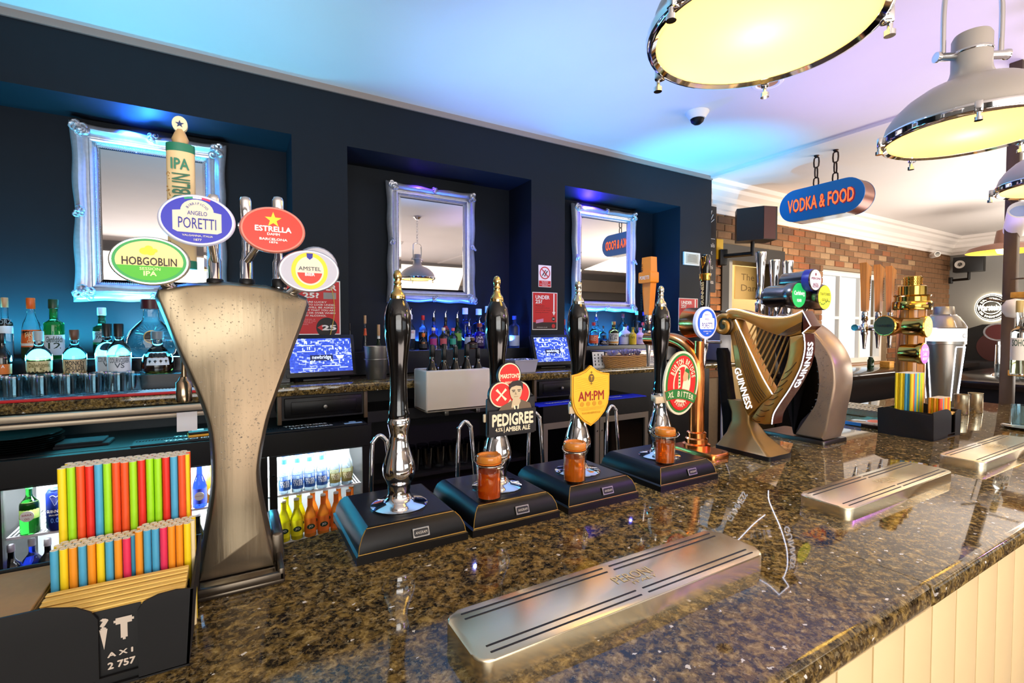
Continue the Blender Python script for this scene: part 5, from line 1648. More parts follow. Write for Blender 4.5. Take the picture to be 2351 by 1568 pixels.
left = [(q[0], q[2]) for q in cat([(x, 0, z) for x, z in left], 3)]
right = [(q[0], q[2]) for q in cat([(x, 0, z) for x, z in right], 3)]
outl = left[::-1] + top + right
cxm = sum(q[0] for q in outl) / len(outl)
def inset(poly, d):
    o = []
    n = len(poly)
    for i in range(n):
        a, b = Vector(poly[i - 1]), Vector(poly[(i + 1) % n])
        tt = (b - a)
        tt = tt.normalized() if tt.length > 1e-9 else Vector((1, 0))
        nrm = Vector((tt.y, -tt.x))
        o.append((poly[i][0] + nrm.x * d, poly[i][1] + nrm.y * d))
    return o
area = sum(outl[i][0] * outl[(i + 1) % len(outl)][1] - outl[(i + 1) % len(outl)][0] * outl[i][1] for i in range(len(outl)))
sg = -1 if area > 0 else 1
rings = []
for y, d in ((0, .004), (.001, .0015), (.004, 0), (.028, -.006), (.05, -.004), (.056, 0), (.058, .004)):
    rings.append([(x, y, max(z, z0)) for x, z in inset(outl, sg * d)])
G().loft(rings).build('fan_column', FONT, fo, smooth=40)
rr = random.Random(21)
g = G()
DROP = mat('water_drop', '#f4f4f0', .03, trans=.9, ior=1.33)
cnt = 0
while cnt < 900:
    k = rr.random() ** 1.3
    zz = top[2][1] * (1 - k * .62)
    L = min(left, key=lambda q: abs(q[1] - zz)); Rr = min(right, key=lambda q: abs(q[1] - zz))
    x = rr.uniform(L[0] + .006, Rr[0] - .006)
    tz = top[0][1] if x < top[1][0] else top[-2][1]
    if zz > tz - .004:
        continue
    r = rr.choice((.0004, .0005, .0006, .0007, .0009, .0012))
    g.lathe([(r, 0), (r * .8, r * .45), (0, r * .7)], 6, T(x, -.0002, zz) @ RX(90))
    cnt += 1
g.build('condensation_drops', DROP, fo, smooth=80)['kind'] = 'stuff'
# top lip, base tray
tl = [(x, -.003, z + .0) for x, z in top]
G().tube(cat([(x, .028, z - .004) for x, z in top], 4), .010, 10).build('top_lip', mat('dark_wet_metal', '#3a342e', .15, .8), fo, smooth=60)
bx0, bx1 = at(436, 1385, Z=BT).x, at(654, 1335, Z=BT).x
g = G().rbox(bx0, bx1, -.045, .15, 0, .010, .004)
g.rbox(bx0, bx0 + .009, -.045, .15, .006, .026, .003).rbox(bx1 - .009, bx1, -.045, .15, .006, .026, .003).rbox(bx0, bx1, -.045, -.036, .006, .020, .003)
g.rbox(bx1 - .016, bx1 + .004, .02, .15, .006, .06, .006).build('base_tray', mat('dark_bronze_metal', '#5a5044', .3, .8), fo, smooth=45)
G().box(bx0 + .012, bx1 - .012, -.033, -.004, .0102, .0125).build('spilt_water', mat('water', '#f4efe0', .02, trans=1, ior=1.33), fo, smooth=0)
# dispensing nozzle seen left of the column, on the service side
p = at(423, 830, Y=1.02); q = at(423, 922, Y=1.02)
G().tube([(p.x + .03, .06, p.z + .05 - BT), (p.x + .006, .10, p.z + .045 - BT), (p.x, .12, p.z + .02 - BT), (q.x, .12, q.z + .02 - BT)], .0045, 10).lathe([(0, 0), (.011, 0), (.012, .004), (.012, .034), (.008, .038), (.006, .044)], 16, T(q.x, .12, q.z - BT)).build('nozzle', mat('warm_steel', '#b09a80', .2, 1), fo, smooth=50)
# tap levers
for k, (px, y0, y1) in enumerate(((494, 446, 655), (567, 452, 655), (641, 452, 655))):
    Yt = .935
    b_, t_ = at(px, y1, Y=Yt), at(px, y0, Y=Yt)
    h = t_.z - b_.z
    x, zb = b_.x, b_.z - BT
    lv = G().lathe([(0, -.01), (.011, -.01), (.0115, .008), (.0095, .012), (.0095, .04), (.007, .046), (.006, .06), (.0065, .075)], 16).build('tap_lever', CHROME, fo, loc=(x, Yt - FY, zb), smooth=50)
    rings = [[(wx * math.cos(a), wy * math.sin(a), z) for a in [2 * math.pi * q / 16 for q in range(16)]] for wx, wy, z in ((.006, .005, .07), (.0075, .006, h * .6), (.0092, .006, h * .82), (.0092, .006, h * .95), (.007, .005, h * .99), (.003, .002, h))]
    G().loft(rings).build('lever_paddle', CHROME, lv, smooth=60)
    G().lathe([(.0118, -.004), (.0125, -.002), (.0122, .009), (.0108, .0105)], 16).build('black_collar', BLKPLAS, lv, smooth=50)
    G().tube([(-.012, 0, .1), (.012, 0, .1)], .005, 8).build('lever_knuckle', CHROME, lv, smooth=50)
# tall handle with the upright sign
Yt = .945
pa, pb = at(381, 345, Y=Yt), at(451, 560, Y=Yt)
hw, h = (pb.x - pa.x) / 2, pa.z - pb.z + .03
cx_ = (pa.x + pb.x) / 2
zb = pb.z - .03 - BT
def dsec(z, s=1): return [(hw * s * math.cos(R(a)), -.012 * s * math.sin(R(a)) if True else 0, z) for a in range(0, 181, 15)] + [(-hw * s, .006, z), (hw * s, .006, z)]
th = G().loft([dsec(0), dsec(h)]).build('tall_handle', mat('handle_cream', '#e8cf9c', .45, var=.08, scale=30), fo, loc=(cx_, Yt - FY, zb), smooth=40)
TEAL = mat('handle_teal', '#1f7a5e', .4)
G().loft([dsec(h - .001, 1.02), dsec(h + .012, 1.02)]).build('teal_band', TEAL, th, smooth=40)
G().loft([dsec(-.012, 1.02), dsec(.001, 1.02)]).build('teal_band', TEAL, th, smooth=40)
G().lathe([(.009, h + .011), (.012, h + .02), (.008, h + .03), (.005, h + .036)], 14).build('handle_knob', mat('handle_tan', '#c9a878', .4), th, smooth=50)
G().prism(ell(.0105, .0125, 26, 0, h + .044), -.004, .004).build('star_disc', CRM, th, smooth=40)
flat(star(.0062, 0, h + .044), mat('star_navy', '#16326a', .5), th, -.004, 'star')
text('IPA', hw * 1.3, .018, TEAL, th, (0, -.0135, h - .022), bold=.03)
v, f = fit('HOBGOBLIN', .092, .025, .02)
G().add(v, f, T(.001, -.0138, h - .083) @ RY(-90)).build('lettering', mat('handle_green_ink', '#2a6a4e', .5), th, smooth=0, fix=False)
rr = random.Random(31)
g = G()
for k in range(40):
    a = 150 + rr.uniform(-14, 14)
    z = rr.uniform(.0, h * .8)
    g.lathe([(.0012, 0), (.0006, .0008), (0, .001)], 5, T(hw * math.cos(R(a)), -.012 * math.sin(R(a)), z) @ RX(60))
g.build('bark_texture', mat('bark_brown', '#a0783c', .7), th, smooth=0)['kind'] = 'stuff'
# oval badges
def obadge(cx, cy_, w, h, y, rim, face, depth=.02):
    c = at(cx, cy_, Y=y)
    a = span(cx - w / 2, cx + w / 2, cy_, y) / 2
    b = vspan(cx, cy_ - h / 2, cy_ + h / 2, y) / 2
    o = lens(fo, (c.x, y - FY, c.z - BT), a, b, rim, face, depth)
    st = Vector((cx_ * 0, 0, 0))
    return o, a, b
RIMW = mat('badge_rim_lit', '#d4d6ea', .3, emit=.1, ecol='#dfe4ff')
# 1 green and cream
o, a, b = obadge(346, 600, 190, 112, .875, mat('badge_rim_silver', '#c8c4b4', .25, .7), mat('badge_green', '#2a9a4a', .4, emit=0.15, ecol='#2aa04a'))
FLD = mat('badge_cream', '#e0cc84', .4, emit=0.17, ecol='#f4e2a0')
flat([q for q in ell(a * .82, b * .8, 48) if q[1] > -b * .22], FLD, o, -.0068, 'cream_field', .0004)
flat([q for q in ell(a * .82, b * .8, 48) if q[1] < -b * .2], mat('badge_lime', '#3ea80e', .4, emit=0.19, ecol='#58c41a'), o, -.0068, 'lime_field', .0004)
text('HOBGOBLIN', a * 1.32, b * .33, mat('badge_ink', '#241a10', .5), o, (0, -.0082, -b * .03), bold=.015)
text('SESSION', a * .5, b * .12, mat('badge_pale', '#d8f0a0', .4, emit=0.17, ecol='#d8f0a0'), o, (0, -.0082, -b * .33), bold=.02)
text('IPA', a * .32, b * .2, MATS['badge_pale'], o, (0, -.0082, -b * .52), bold=.04)
YB = mat('badge_yellow', '#e8d21e', .4, emit=0.15, ecol='#e6cf1c')
for k, (ax, az, ar) in enumerate(((-.12, .38, .13), (.02, .34, .11), (-.02, .5, .1), (.12, .42, .07))):
    flat(ell(a * ar, b * ar * 1.1, 12, a * ax, b * az), YB, o, -.0072 - k * .0004, 'hop_blob', .0004)
# 2 blue and white
o, a, b = obadge(454, 507, 180, 118, .868, RIMW, mat('badge_blue', '#1113a0', .35, emit=0.15, ecol='#2a30d8'))
WB = mat('badge_white', '#d9d4bc', .4, emit=0.06, ecol='#f6f0d8')
BI = mat('badge_blue_ink', '#2a2a9a', .5)
def poretti(o, a, b, y=-.0068, arc='#2a2a9a'):
    q = [(-a * .62, -b * .42), (-a * .5, -b * .5), (a * .5, -b * .5), (a * .62, -b * .42), (a * .62, b * .3), (a * .42, b * .34)] + [(a * .42 * math.cos(R(k)), b * .34 + b * .44 * math.sin(R(k))) for k in range(10, 171, 16)] + [(-a * .42, b * .34), (-a * .62, b * .3)]
    flat(q, WB, o, y, 'white_plaque', .0004)
    text('PORETTI', a * .96, b * .42, BI, o, (0, y - .0012, -b * .14), bold=-.005)
    text('ANGELO', a * .5, b * .16, BI, o, (0, y - .0012, b * .25), bold=0)
    arc_text('BIRRIFICIO', a * .3, 90, 110, b * .13, BI, o, (0, y - .0012, b * .24), bold=0)
    text('VALGANNA, ITALIA', a * .78, b * .085, WB, o, (0, y - .0012, -b * .62), bold=.03)
    text('1877', a * .2, b * .09, WB, o, (0, y - .0012, -b * .77), bold=.03)
poretti(o, a, b)
for k, c in enumerate(('#1a9a6a', '#f0f0f0', '#d82a5a')):
    aa = [R(112 - k * 15 - j * 3) for j in range(6)]
    flat([(a * .89 * math.cos(t_), b * .88 * math.sin(t_)) for t_ in aa] + [(a * .82 * math.cos(t_), b * .81 * math.sin(t_)) for t_ in aa[::-1]], mat('tricolour_%d' % k, c, .4, emit=0.13, ecol=c), o, -.0068, 'tricolour_band', .0004)
# 3 red with a star
o, a, b = obadge(627, 529, 152, 106, .875, mat('badge_rim_red', '#d8806a', .3), mat('badge_red', '#c82206', .35, emit=0.17, ecol='#e83a10'))
flat(star(b * .34, 0, b * .42), mat('badge_star', '#f6d21c', .4, emit=0.17, ecol='#f6d21c'), o, -.0068, 'star', .0004)
text('ESTRELLA', a * 1.1, b * .25, WHT, o, (0, -.008, b * .02), bold=.05)
text('DAMM', a * .38, b * .11, WHT, o, (0, -.008, -b * .2), bold=.05)
text('BARCELONA', a * .84, b * .11, WHT, o, (0, -.008, -b * .42), bold=.05)
text('1876', a * .26, b * .09, WHT, o, (0, -.008, -b * .55), bold=.05)
# 4 white with a yellow ring
o, a, b = obadge(710, 623, 142, 97, .865, mat('badge_rim_grey', '#b8b4b8', .3, .5), mat('badge_plain_white', '#a8a6b0', .35, emit=0.13, ecol='#e8e8f4'))
flat(ell(b * .80, b * .86, 40), mat('badge_ring_yellow', '#f2c81a', .4, emit=0.15, ecol='#f2c81a'), o, -.0068, 'yellow_ring', .0004)
flat(ell(b * .62, b * .68, 40), WB, o, -.0072, 'white_disc', .0004)
flat([q for q in ell(b * .55, b * .60, 40) if q[1] < -b * .04], mat('badge_red2', '#dc3018', .4, emit=0.15, ecol='#dc3018'), o, -.0076, 'red_half', .0004)
text('AMSTEL', b * .98, b * .18, mat('badge_grey_ink', '#3a3a44', .5), o, (0, -.0084, b * .1), bold=0)
text('BIER', b * .44, b * .15, WHT, o, (0, -.0088, -b * .17), bold=.05)
flat([(-b * .14, b * .82), (b * .14, b * .82), (b * .12, b * .62), (0, b * .52), (-b * .12, b * .62)], BI, o, -.0078, 'crest', .0004)
G().lathe([(0, 0), (.032, 0), (.036, .01), (.03, .026), (0, .03)], 26, T(a * .35, .03, b * .35) @ RX(-90)).build('badge_back', mat('badge_back_grey', '#c4c4ce', .4), o, smooth=50)
for px, py, tx, ty in ((360, 630, 400, 668), (700, 650, 660, 678)):
    p, q = at(px, py, Y=.90), at(tx, ty, Y=.92)
    G().tube([(p.x, 0, p.z - BT), (q.x, .02, q.z - BT)], .009, 10).build('badge_arm', CHROME, fo, smooth=50)
for px, py, tx, ty in ((480, 520, 494, 600), (610, 540, 567, 600)):
    p, q = at(px, py, Y=.90), at(tx, ty, Y=.93)
    G().tube([(p.x, .0, p.z - BT), (q.x, .03, q.z - BT)], .006, 10).build('badge_arm', CHROME, fo, smooth=50)
# ------------------------------------------------------------------ copper fountain
COX, COY = 1.33, 1.07
cf = thing('copper_fountain', 'polished copper swan neck beer tap with a round lit blue badge, behind the last pump', 'beer tap', (COX, COY, BT), R(-90))
# local x runs towards the customers (-y of the room), local -y looks along the bar to the camera side
G().loft([[(x, y, z) for x, y in rrect(-.075, .10, -.045, .045, .02, 4)] for z in (0, .014)] + [[(x * .97, y * .95, .018) for x, y in rrect(-.075, .10, -.045, .045, .02, 4)]]).build('base_plate', COPPER, cf, smooth=40)
G().lathe([(.044, .017), (.044, .03), (.036, .034), (.036, .048), (.031, .052), (.031, .068), (.026, .072), (0, .072)], 30).build('collar', COPPER, cf, smooth=40)
path = [(0, 0, .06), (0, 0, .17), (0, 0, .262), (-.012, 0, .318), (-.045, 0, .352), (-.095, 0, .372), (-.15, 0, .376), (-.225, 0, .376)]
G().tube(cat(path, 6), .0245, 22).build('copper_pipe', COPPER, cf, smooth=60)
G().tube([(0, 0, .27), (.004, 0, .30), (.006, 0, .372)], .0155, 16).build('badge_stem', COPPER, cf, smooth=60)
c = at(1622, 741, X=COX)
lx, lz = COY - c.y, c.z - BT
br = G().lathe([(0, -.062), (.046, -.062), (.05, -.058), (.05, .0), (.052, .004), (.052, .010), (0, .010)], 36, RY(90)).build('badge_barrel', COPPER, cf, loc=(lx - .012, 0, lz), smooth=40)
rim = G().lathe([(.0515, .0), (.0525, .002), (.0525, .012), (.047, .014), (0, .014)], 36, RY(90)).build('badge_rim', RIMW, br, smooth=40)
def face_x(parent):
    """frame on the customer side of something whose local x points to the customers"""
    return RZ(90)
def fx_flat(poly, m, parent, d, name, th=.0004, c=(0, 0, 0)):
    return G().prism(poly, -d - th, -d, T(*c) @ RZ(90)).build(name, m, parent, smooth=0)
def fx_text(s, w, h, m, parent, d, cx=0, cz=0, bold=0, c=(0, 0, 0)):
    v, f = fit(s, w, h, bold)
    return G().add(v, f, T(*c) @ RZ(90) @ T(cx, -d, cz)).build('lettering', m, parent, smooth=0, fix=False)
D0 = .0142
fx_flat(ell(.045, .045, 40), mat('badge_blue2', '#1a52c8', .35, emit=.2, ecol='#1a56d8'), br, D0, 'badge_face')
q = [(-.031, -.021), (.031, -.021), (.035, -.017), (.035, .014), (.025, .016)] + [(.025 * math.cos(R(k)), .016 + .022 * math.sin(R(k))) for k in range(10, 171, 20)] + [(-.025, .016), (-.035, .014), (-.035, -.017)]
fx_flat(q, mat('plaque_lit', '#f4f4f0', .4, emit=.25, ecol='#f4f6ff'), br, D0 + .0005, 'white_plaque')
fx_text('PORETTI', .052, .018, BI, br, D0 + .0016, 0, -.009, -.002)
fx_text('ANGELO', .024, .007, BI, br, D0 + .0016, 0, .012, 0)
fx_text('BIRRIFICIO', .026, .005, BI, br, D0 + .0016, 0, .026, 0)
fx_text('VALGANNA, ITALIA', .04, .004, WHT, br, D0 + .0016, 0, -.028, .03)
fx_text('1877', .01, .004, WHT, br, D0 + .0016, 0, -.035, .03)
# tap with the orange handle at the service end
tz0 = .376
tp = G().lathe([(0, -.105), (.0055, -.105), (.0075, -.06), (.011, -.03), (.013, -.01), (.013, .02), (.011, .026), (.011, .055), (.014, .06), (.014, .085), (.010, .09), (0, .09)], 18).build('tap_body', CHROME, cf, loc=(-.218, 0, tz0), smooth=50)
G().lathe([(.0135, .03), (.0145, .032), (.0145, .05), (.0135, .052)], 18).build('black_collar', BLKPLAS, tp, smooth=50)
ORG = mat('handle_orange', '#e88a1e', .4)
hd = G().loft([[(-.012, -.012, .088), (.012, -.012, .088), (.012, .012, .088), (-.012, .012, .088)], [(-.024, -.016, .24), (.024, -.016, .24), (.024, .016, .24), (-.024, .016, .24)], [(-.022, -.015, .30), (.022, -.015, .30), (.022, .015, .30), (-.022, .015, .30)]]).build('orange_handle', ORG, cf, loc=(-.218, 0, tz0), smooth=0)
G().prism(rrect(-.03, .03, .205, .245, .005) , -.024, .018).build('handle_plaque', ORG, hd, smooth=30)
text('PORETTI', .046, .013, WHT, hd, (0, -.0246, .224), bold=.01)
v, f = fit('BIRRIFICIO ANGELO PORETTI', .17, .011, .03)
G().add(v, f, T(-.0205, -.0172, .19) @ RY(-90)).build('lettering', BLKP, hd, smooth=0, fix=False)

# ------------------------------------------------------------------ harp fountain (its flat side faces along the bar)
HX, HY = 1.46, .96
hf = thing('harp_fountain', 'gold harp shaped beer fountain with white lit edges, on the bar past the copper tap', 'beer tap', (HX, HY, BT), R(-90))
def hp(zx, zy):
    p = at(1640 + zx / 3.825, 650 + zy / 3.825, X=HX)
    return (HY - p.y, p.z - BT)
def HPs(l): return [hp(*q) for q in l]
def curve2(l, n=4): return [(q[0], q[2]) for q in cat([(a, 0, b) for a, b in l], n)]
TH = .052
GOLDD = mat('dark_bronze_paint', '#4a3720', .4, .7)
MAROON = mat('maroon_gloss', '#4a2018', .2, coat=.4)
NEON = mat('white_neon', '#ffffff', .4, emit=6, ecol='#dfe6ff')
neck_top = curve2(HPs([(70, 300), (120, 238), (200, 232), (300, 258), (420, 290), (540, 300), (640, 294), (720, 270), (775, 243)]))
neck_bot = curve2(HPs([(655, 467), (560, 458), (450, 422), (350, 372), (250, 325), (170, 312), (115, 325)]))
outer = neck_top + HPs([(845, 378), (775, 440)]) + neck_bot
def bevprism(poly, y0, y1, d=.004):
    a = sum(poly[i][0] * poly[(i + 1) % len(poly)][1] - poly[(i + 1) % len(poly)][0] * poly[i][1] for i in range(len(poly)))
    s = -1 if a > 0 else 1
    return [[(x, y0, z) for x, z in inset(poly, s * d)], [(x, y0 + d * .4, z) for x, z in inset(poly, s * d * .4)], [(x, y0 + d, z) for x, z in poly], [(x, y1, z) for x, z in poly]]
G().loft(bevprism(outer, 0, TH)).build('harp_neck', GOLD, hf, smooth=40)
# crest block at the customer end
G().loft(bevprism(HPs([(775, 243), (850, 378), (770, 440), (770, 440), (905, 385), (870, 300)][:3] + [(780, 436)]), -.002, TH + .002, .002)).build('neck_end', MAROON, hf, smooth=40)
sc_c = hp(88, 372)
pts = [(sc_c[0] + r * math.cos(R(a)), -.004, sc_c[1] + r * math.sin(R(a))) for a, r in ((60, .036), (100, .034), (140, .031), (180, .028), (225, .025), (270, .022), (315, .019), (0, .016), (45, .0135), (90, .011))]
G().tube(cat(pts, 4), .009, 10).build('neck_scroll', GOLD, hf, smooth=60)
G().lathe([(0, -.004), (.03, -.004), (.033, .0), (.033, TH), (0, TH)], 26, T(sc_c[0], .0, sc_c[1]) @ RX(-90)).build('scroll_end', GOLDD, hf, smooth=40)
box_ = curve2(HPs([(112, 335), (150, 318), (190, 322), (240, 450), (330, 640), (420, 830), (505, 975)]), 3) + HPs([(470, 1020), (400, 1062)]) + curve2(HPs([(385, 1085), (330, 1130), (285, 1172), (262, 1165), (240, 1090), (190, 860), (120, 410)]), 3)
G().loft(bevprism(box_, .006, TH - .004)).build('sound_box', GOLD, hf, smooth=40)
pout = curve2(HPs([(780, 445), (790, 560), (770, 680), (735, 780), (655, 930), (570, 1055), (515, 1150), (500, 1238)]), 4)
pin = curve2(HPs([(430, 1242), (345, 1222), (320, 1185), (390, 1085), (430, 1040), (500, 985), (590, 800), (640, 640), (655, 468)]), 4)
G().loft(bevprism(pout + pin, .002, TH)).build('harp_pillar', GOLD, hf, smooth=40)
# customer facing band of the pillar
bnd = [[(x + d, y, z) for d, y in ((-.001, -.001), (.003, -.001), (.003, TH + .001), (-.001, TH + .001))] for x, z in pout]
G().loft(bnd).build('pillar_band', MAROON, hf, smooth=40)
# lit edges
for yy in (.0, TH):
    G().tube([(x + .002, yy, z) for x, z in pout], .0014 if yy == 0 else .0008, 6).build('lit_edge', NEON, hf, smooth=60)
G().tube([(x, .0, z + .001) for x, z in neck_top[3:]], .0011, 6).build('lit_edge', NEON, hf, smooth=60)
G().tube([(x, -.001, z) for x, z in HPs([(775, 243), (848, 376), (775, 438), (782, 446)])], .0013, 6).build('lit_edge', NEON, hf, smooth=60)
G().tube([(x, .003, z) for x, z in curve2(HPs([(180, 322), (240, 450), (330, 640), (420, 830), (505, 975)]), 4)], .0015, 6).build('lit_edge', NEON, hf, smooth=60)
# carved fluting
for k in range(6):
    u = k / 5
    l = HPs([(560 + 60 * u, 455 - 30 * u), (640, 455 - 45 * u), (720, 430 - 60 * u), (790, 385 - 55 * u)])
    G().tube([(x, -.0005, z) for x, z in curve2(l, 5)], .0011, 5).build('carved_ridge', GOLDD, hf, smooth=60)
for k in range(5):
    l = HPs([(165 + 14 * k, 430 - 8 * k), (235 + 14 * k, 700 - 10 * k), (310 + 15 * k, 930 - 12 * k), (385 + 16 * k, 1055 - 14 * k)])
    G().tube([(x, .0055, z) for x, z in curve2(l, 5)], .0011, 5).build('carved_ridge', GOLDD, hf, smooth=60)
for k in range(9):
    a, b = (330 + 36 * k, 1190 - 34 * k - 2 * k * k), (400 + 40 * k, 1215 - 46 * k - 2.4 * k * k)
    l = HPs([a, ((a[0] + b[0]) / 2, (a[1] + b[1]) / 2 + 12), b])
    G().tube([(x, .0012, z) for x, z in curve2(l, 5)], .001, 5).build('carved_ridge', GOLDD, hf, smooth=60)
# strings
STR = mat('string_bronze', '#b08a4e', .35, .7)
bot = [(285, 425), (300, 472), (320, 525), (338, 568), (358, 612), (380, 660), (402, 708), (424, 760), (452, 845), (482, 890)]
topp = [(315, 372), (345, 385), (378, 398), (410, 418), (445, 432), (482, 448), (522, 458), (560, 462), (602, 467), (645, 470)]
for a, b in zip(topp, bot):
    p, q = hp(*a), hp(*b)
    G().tube([(p[0], .02, p[1] + .004), (q[0] - .006, .02, q[1] - .006)], .0026, 8).build('harp_string', STR, hf, smooth=60)
# lettering
p, q = hp(190, 745), hp(300, 1105)
L = math.hypot(p[0] - q[0], p[1] - q[1])
v, f = fit('GUINNESS', L, .024, .03)
NEONT = mat('white_lit_letters', '#ffffff', .4, emit=1.0, ecol='#eef0ff')
ang = math.degrees(math.atan2(q[1] - p[1], q[0] - p[0]))
G().add(v, f, T((p[0] + q[0]) / 2, .0048, (p[1] + q[1]) / 2) @ RY(-ang)).build('lettering', NEONT, hf, smooth=0, fix=False)
v, f = fit('GUINNESS', .142, .030, .03)
s0 = hp(752, 890); s1 = hp(785, 560)
g = G()
pp = [q_ for q_ in pout if s0[1] - .004 < q_[1] < s1[1] + .004]
def pil(z):
    for i in range(len(pout) - 1):
        (xa, za), (xb, zb_) = pout[i], pout[i + 1]
        if zb_ <= z <= za:
            return xa + (xb - xa) * (z - za) / (zb_ - za + 1e-9)
    return pout[0][0]
zm = (s0[1] + s1[1]) / 2
g.add([(pil(zm + x) + .0038 - y, TH / 2 - z, zm + x) for x, y, z in v], f)
g.build('lettering', NEONT, hf, smooth=0, fix=False)
# pedestal and foot
foot = [(-.112, -.03), (.082, -.03), (.082, .085), (-.112, .085)]
def fsec(x0, x1, y0, y1, z): return [(x, y, z) for x, y in rrect(x0, x1, y0, y1, min(.012, (x1 - x0) / 3, (y1 - y0) / 3), 3)]
CADBL = mat('matt_black_spine', '#080707', .7, spec=.1)
FOOT = mat('dark_gold_foot', '#85683a', .36, .45, var=.15, scale=15)
G().loft([fsec(-.115, .085, -.032, .09, 0), fsec(-.115, .085, -.032, .09, .014)]).build('foot_rim', BLKPLAS, hf, smooth=40)
G().loft([fsec(-.113, .083, -.03, .088, .0135), fsec(-.108, .07, -.026, .084, .022), fsec(-.09, .02, -.008, .066, .06), fsec(-.08, -.01, .002, .056, .10), fsec(-.082, -.012, .004, .05, .13), fsec(-.1, -.03, .006, .046, .17)]).build('pedestal', FOOT, hf, smooth=40)
G().loft([fsec(-.118, -.06, .012, .046, .0145), fsec(-.122, -.07, .012, .046, .10), fsec(-.135, -.09, .010, .048, .2), fsec(-.15, -.11, .010, .048, .33), fsec(-.145, -.12, .010, .048, .345)]).build('rear_spine', CADBL, hf, smooth=40)
v, f = fit('GUINNESS', .05, .008, .02)
G().add(v, f, T(-.05, -.012, .046) @ RX(-28)).build('embossed_lettering', GOLDD, hf, smooth=0, fix=False)
# tap behind the harp with the black handle
ty = -(at(1622, 700, X=HX + .04).y - HY)
tz = at(1622, 784, X=HX + .04).z - BT
tp = G().lathe([(0, -.10), (.006, -.10), (.008, -.05), (.013, -.03), (.014, .02), (.012, .03), (.012, .07), (.009, .10), (0, .10)], 18).tube([(0, 0, 0), (.07, 0, 0)], .006, 10).build('tap_body', CHROME, hf, loc=(ty, .03, tz), smooth=50)
hd = G().loft([[(wx * math.cos(R(a)), wy * math.sin(R(a)), z) for a in range(0, 360, 24)] for wx, wy, z in ((.012, .012, .098), (.017, .015, .15), (.020, .016, .24), (.021, .017, .29), (.017, .014, .315), (.006, .006, .318))]).build('black_handle', BLACK, hf, loc=(ty, .03, tz), smooth=50)
G().loft([[(wx * math.cos(R(a)), wy * math.sin(R(a)), z) for a in range(0, 360, 24)] for wx, wy, z in ((.0205, .0168, .222), (.0212, .0175, .226), (.0216, .018, .244), (.021, .0174, .248))]).build('gold_band', BRASS, hd, smooth=50)
v, f = fit('GUINNESS', .085, .012, .03)
G().add(v, f, T(.003, -.0172, .175) @ RY(-90)).build('lettering', mat('gold_letters', '#e6cf94', .4), hd, smooth=0, fix=False)
g = G()
hp2 = cat([(-.008, 0, .305), (0, 0, .309), (.006, 0, .304), (.010, 0, .307), (.009, 0, .288), (-.002, 0, .266)], 4)
g.tube(hp2, .0014, 5); g.tube([(-.008, 0, .305), (-.002, 0, .266)], .0014, 5)
for k in range(4):
    g.tube([(-.005 + k * .0035, 0, .303), (-.004 + k * .003, 0, .285 - k * .002)], .0006, 4)
g.build('harp_emblem', BRASS, hd, smooth=60, loc=(.004, -.018, 0))

# ------------------------------------------------------------------ curved frosted fountain with three round badges
KX, KY = 1.80, 1.0
kf = thing('curved_fountain', 'arched frosted metal beer fountain with three round badges, just behind the gold harp', 'beer tap', (KX, KY, BT), R(-90))
def kp(zx, zy):
    p = at(1640 + zx / 3.825, 650 + zy / 3.825, X=KX)
    return (KY - p.y, max(p.z - BT, .016))
kout = curve2([kp(*q) for q in ((948, 1400), (985, 1290), (1010, 1150), (1042, 1000), (1060, 860), (1048, 710), (1000, 590), (930, 490), (850, 410), (740, 335), (640, 290), (545, 268))], 4)
kin = curve2([kp(*q) for q in ((470, 350), (560, 372), (660, 420), (750, 480), (820, 560), (868, 650), (892, 760), (900, 880), (885, 1000), (850, 1090), (750, 1190), (705, 1280), (690, 1345))], 4)
KTH = .13
FONTB = mat('frosted_bronze_metal', '#9a8570', .32, .5, var=.15, scale=18, bump=.3)
poly = kout + kin
a = sum(poly[i][0] * poly[(i + 1) % len(poly)][1] - poly[(i + 1) % len(poly)][0] * poly[i][1] for i in range(len(poly)))
s = -1 if a > 0 else 1
rings = [[(x, y, max(z, .014)) for x, z in inset(poly, s * d)] for y, d in ((0, .008), (.003, .003), (.010, 0), (KTH - .01, 0), (KTH - .003, .003), (KTH, .008))]
G().loft(rings).build('arched_column', FONTB, kf, smooth=45)
g = G(); rr = random.Random(12)
for k in range(260):
    i = rr.randrange(4, len(kout) - 1)
    x, z = kout[i]
    j = min(range(len(kin)), key=lambda m: (kin[m][0] - x) ** 2 + (kin[m][1] - z) ** 2)
    u = rr.random() * .85 + .08
    px_, pz_ = x + (kin[j][0] - x) * u, z + (kin[j][1] - z) * u + rr.uniform(-.012, .012)
    r = rr.choice((.0012, .0016, .002))
    g.lathe([(r, 0), (r * .8, r * .45), (0, r * .7)], 6, T(px_, -.0002, pz_) @ RX(90))
g.build('condensation_drops', DROP, kf, smooth=80)['kind'] = 'stuff'
b0 = at(1771, 997, Z=BT)
G().loft([[(x, y, z) for x, y in rrect(-.135, .10, -.012, KTH + .02, .012, 3)] for z in (0, .010)] + [[(x * .98, y * .98 + .001, .014) for x, y in rrect(-.135, .10, -.012, KTH + .02, .012, 3)]]).build('base_tray', mat('dark_pewter', '#55504a', .3, .85), kf, smooth=40)
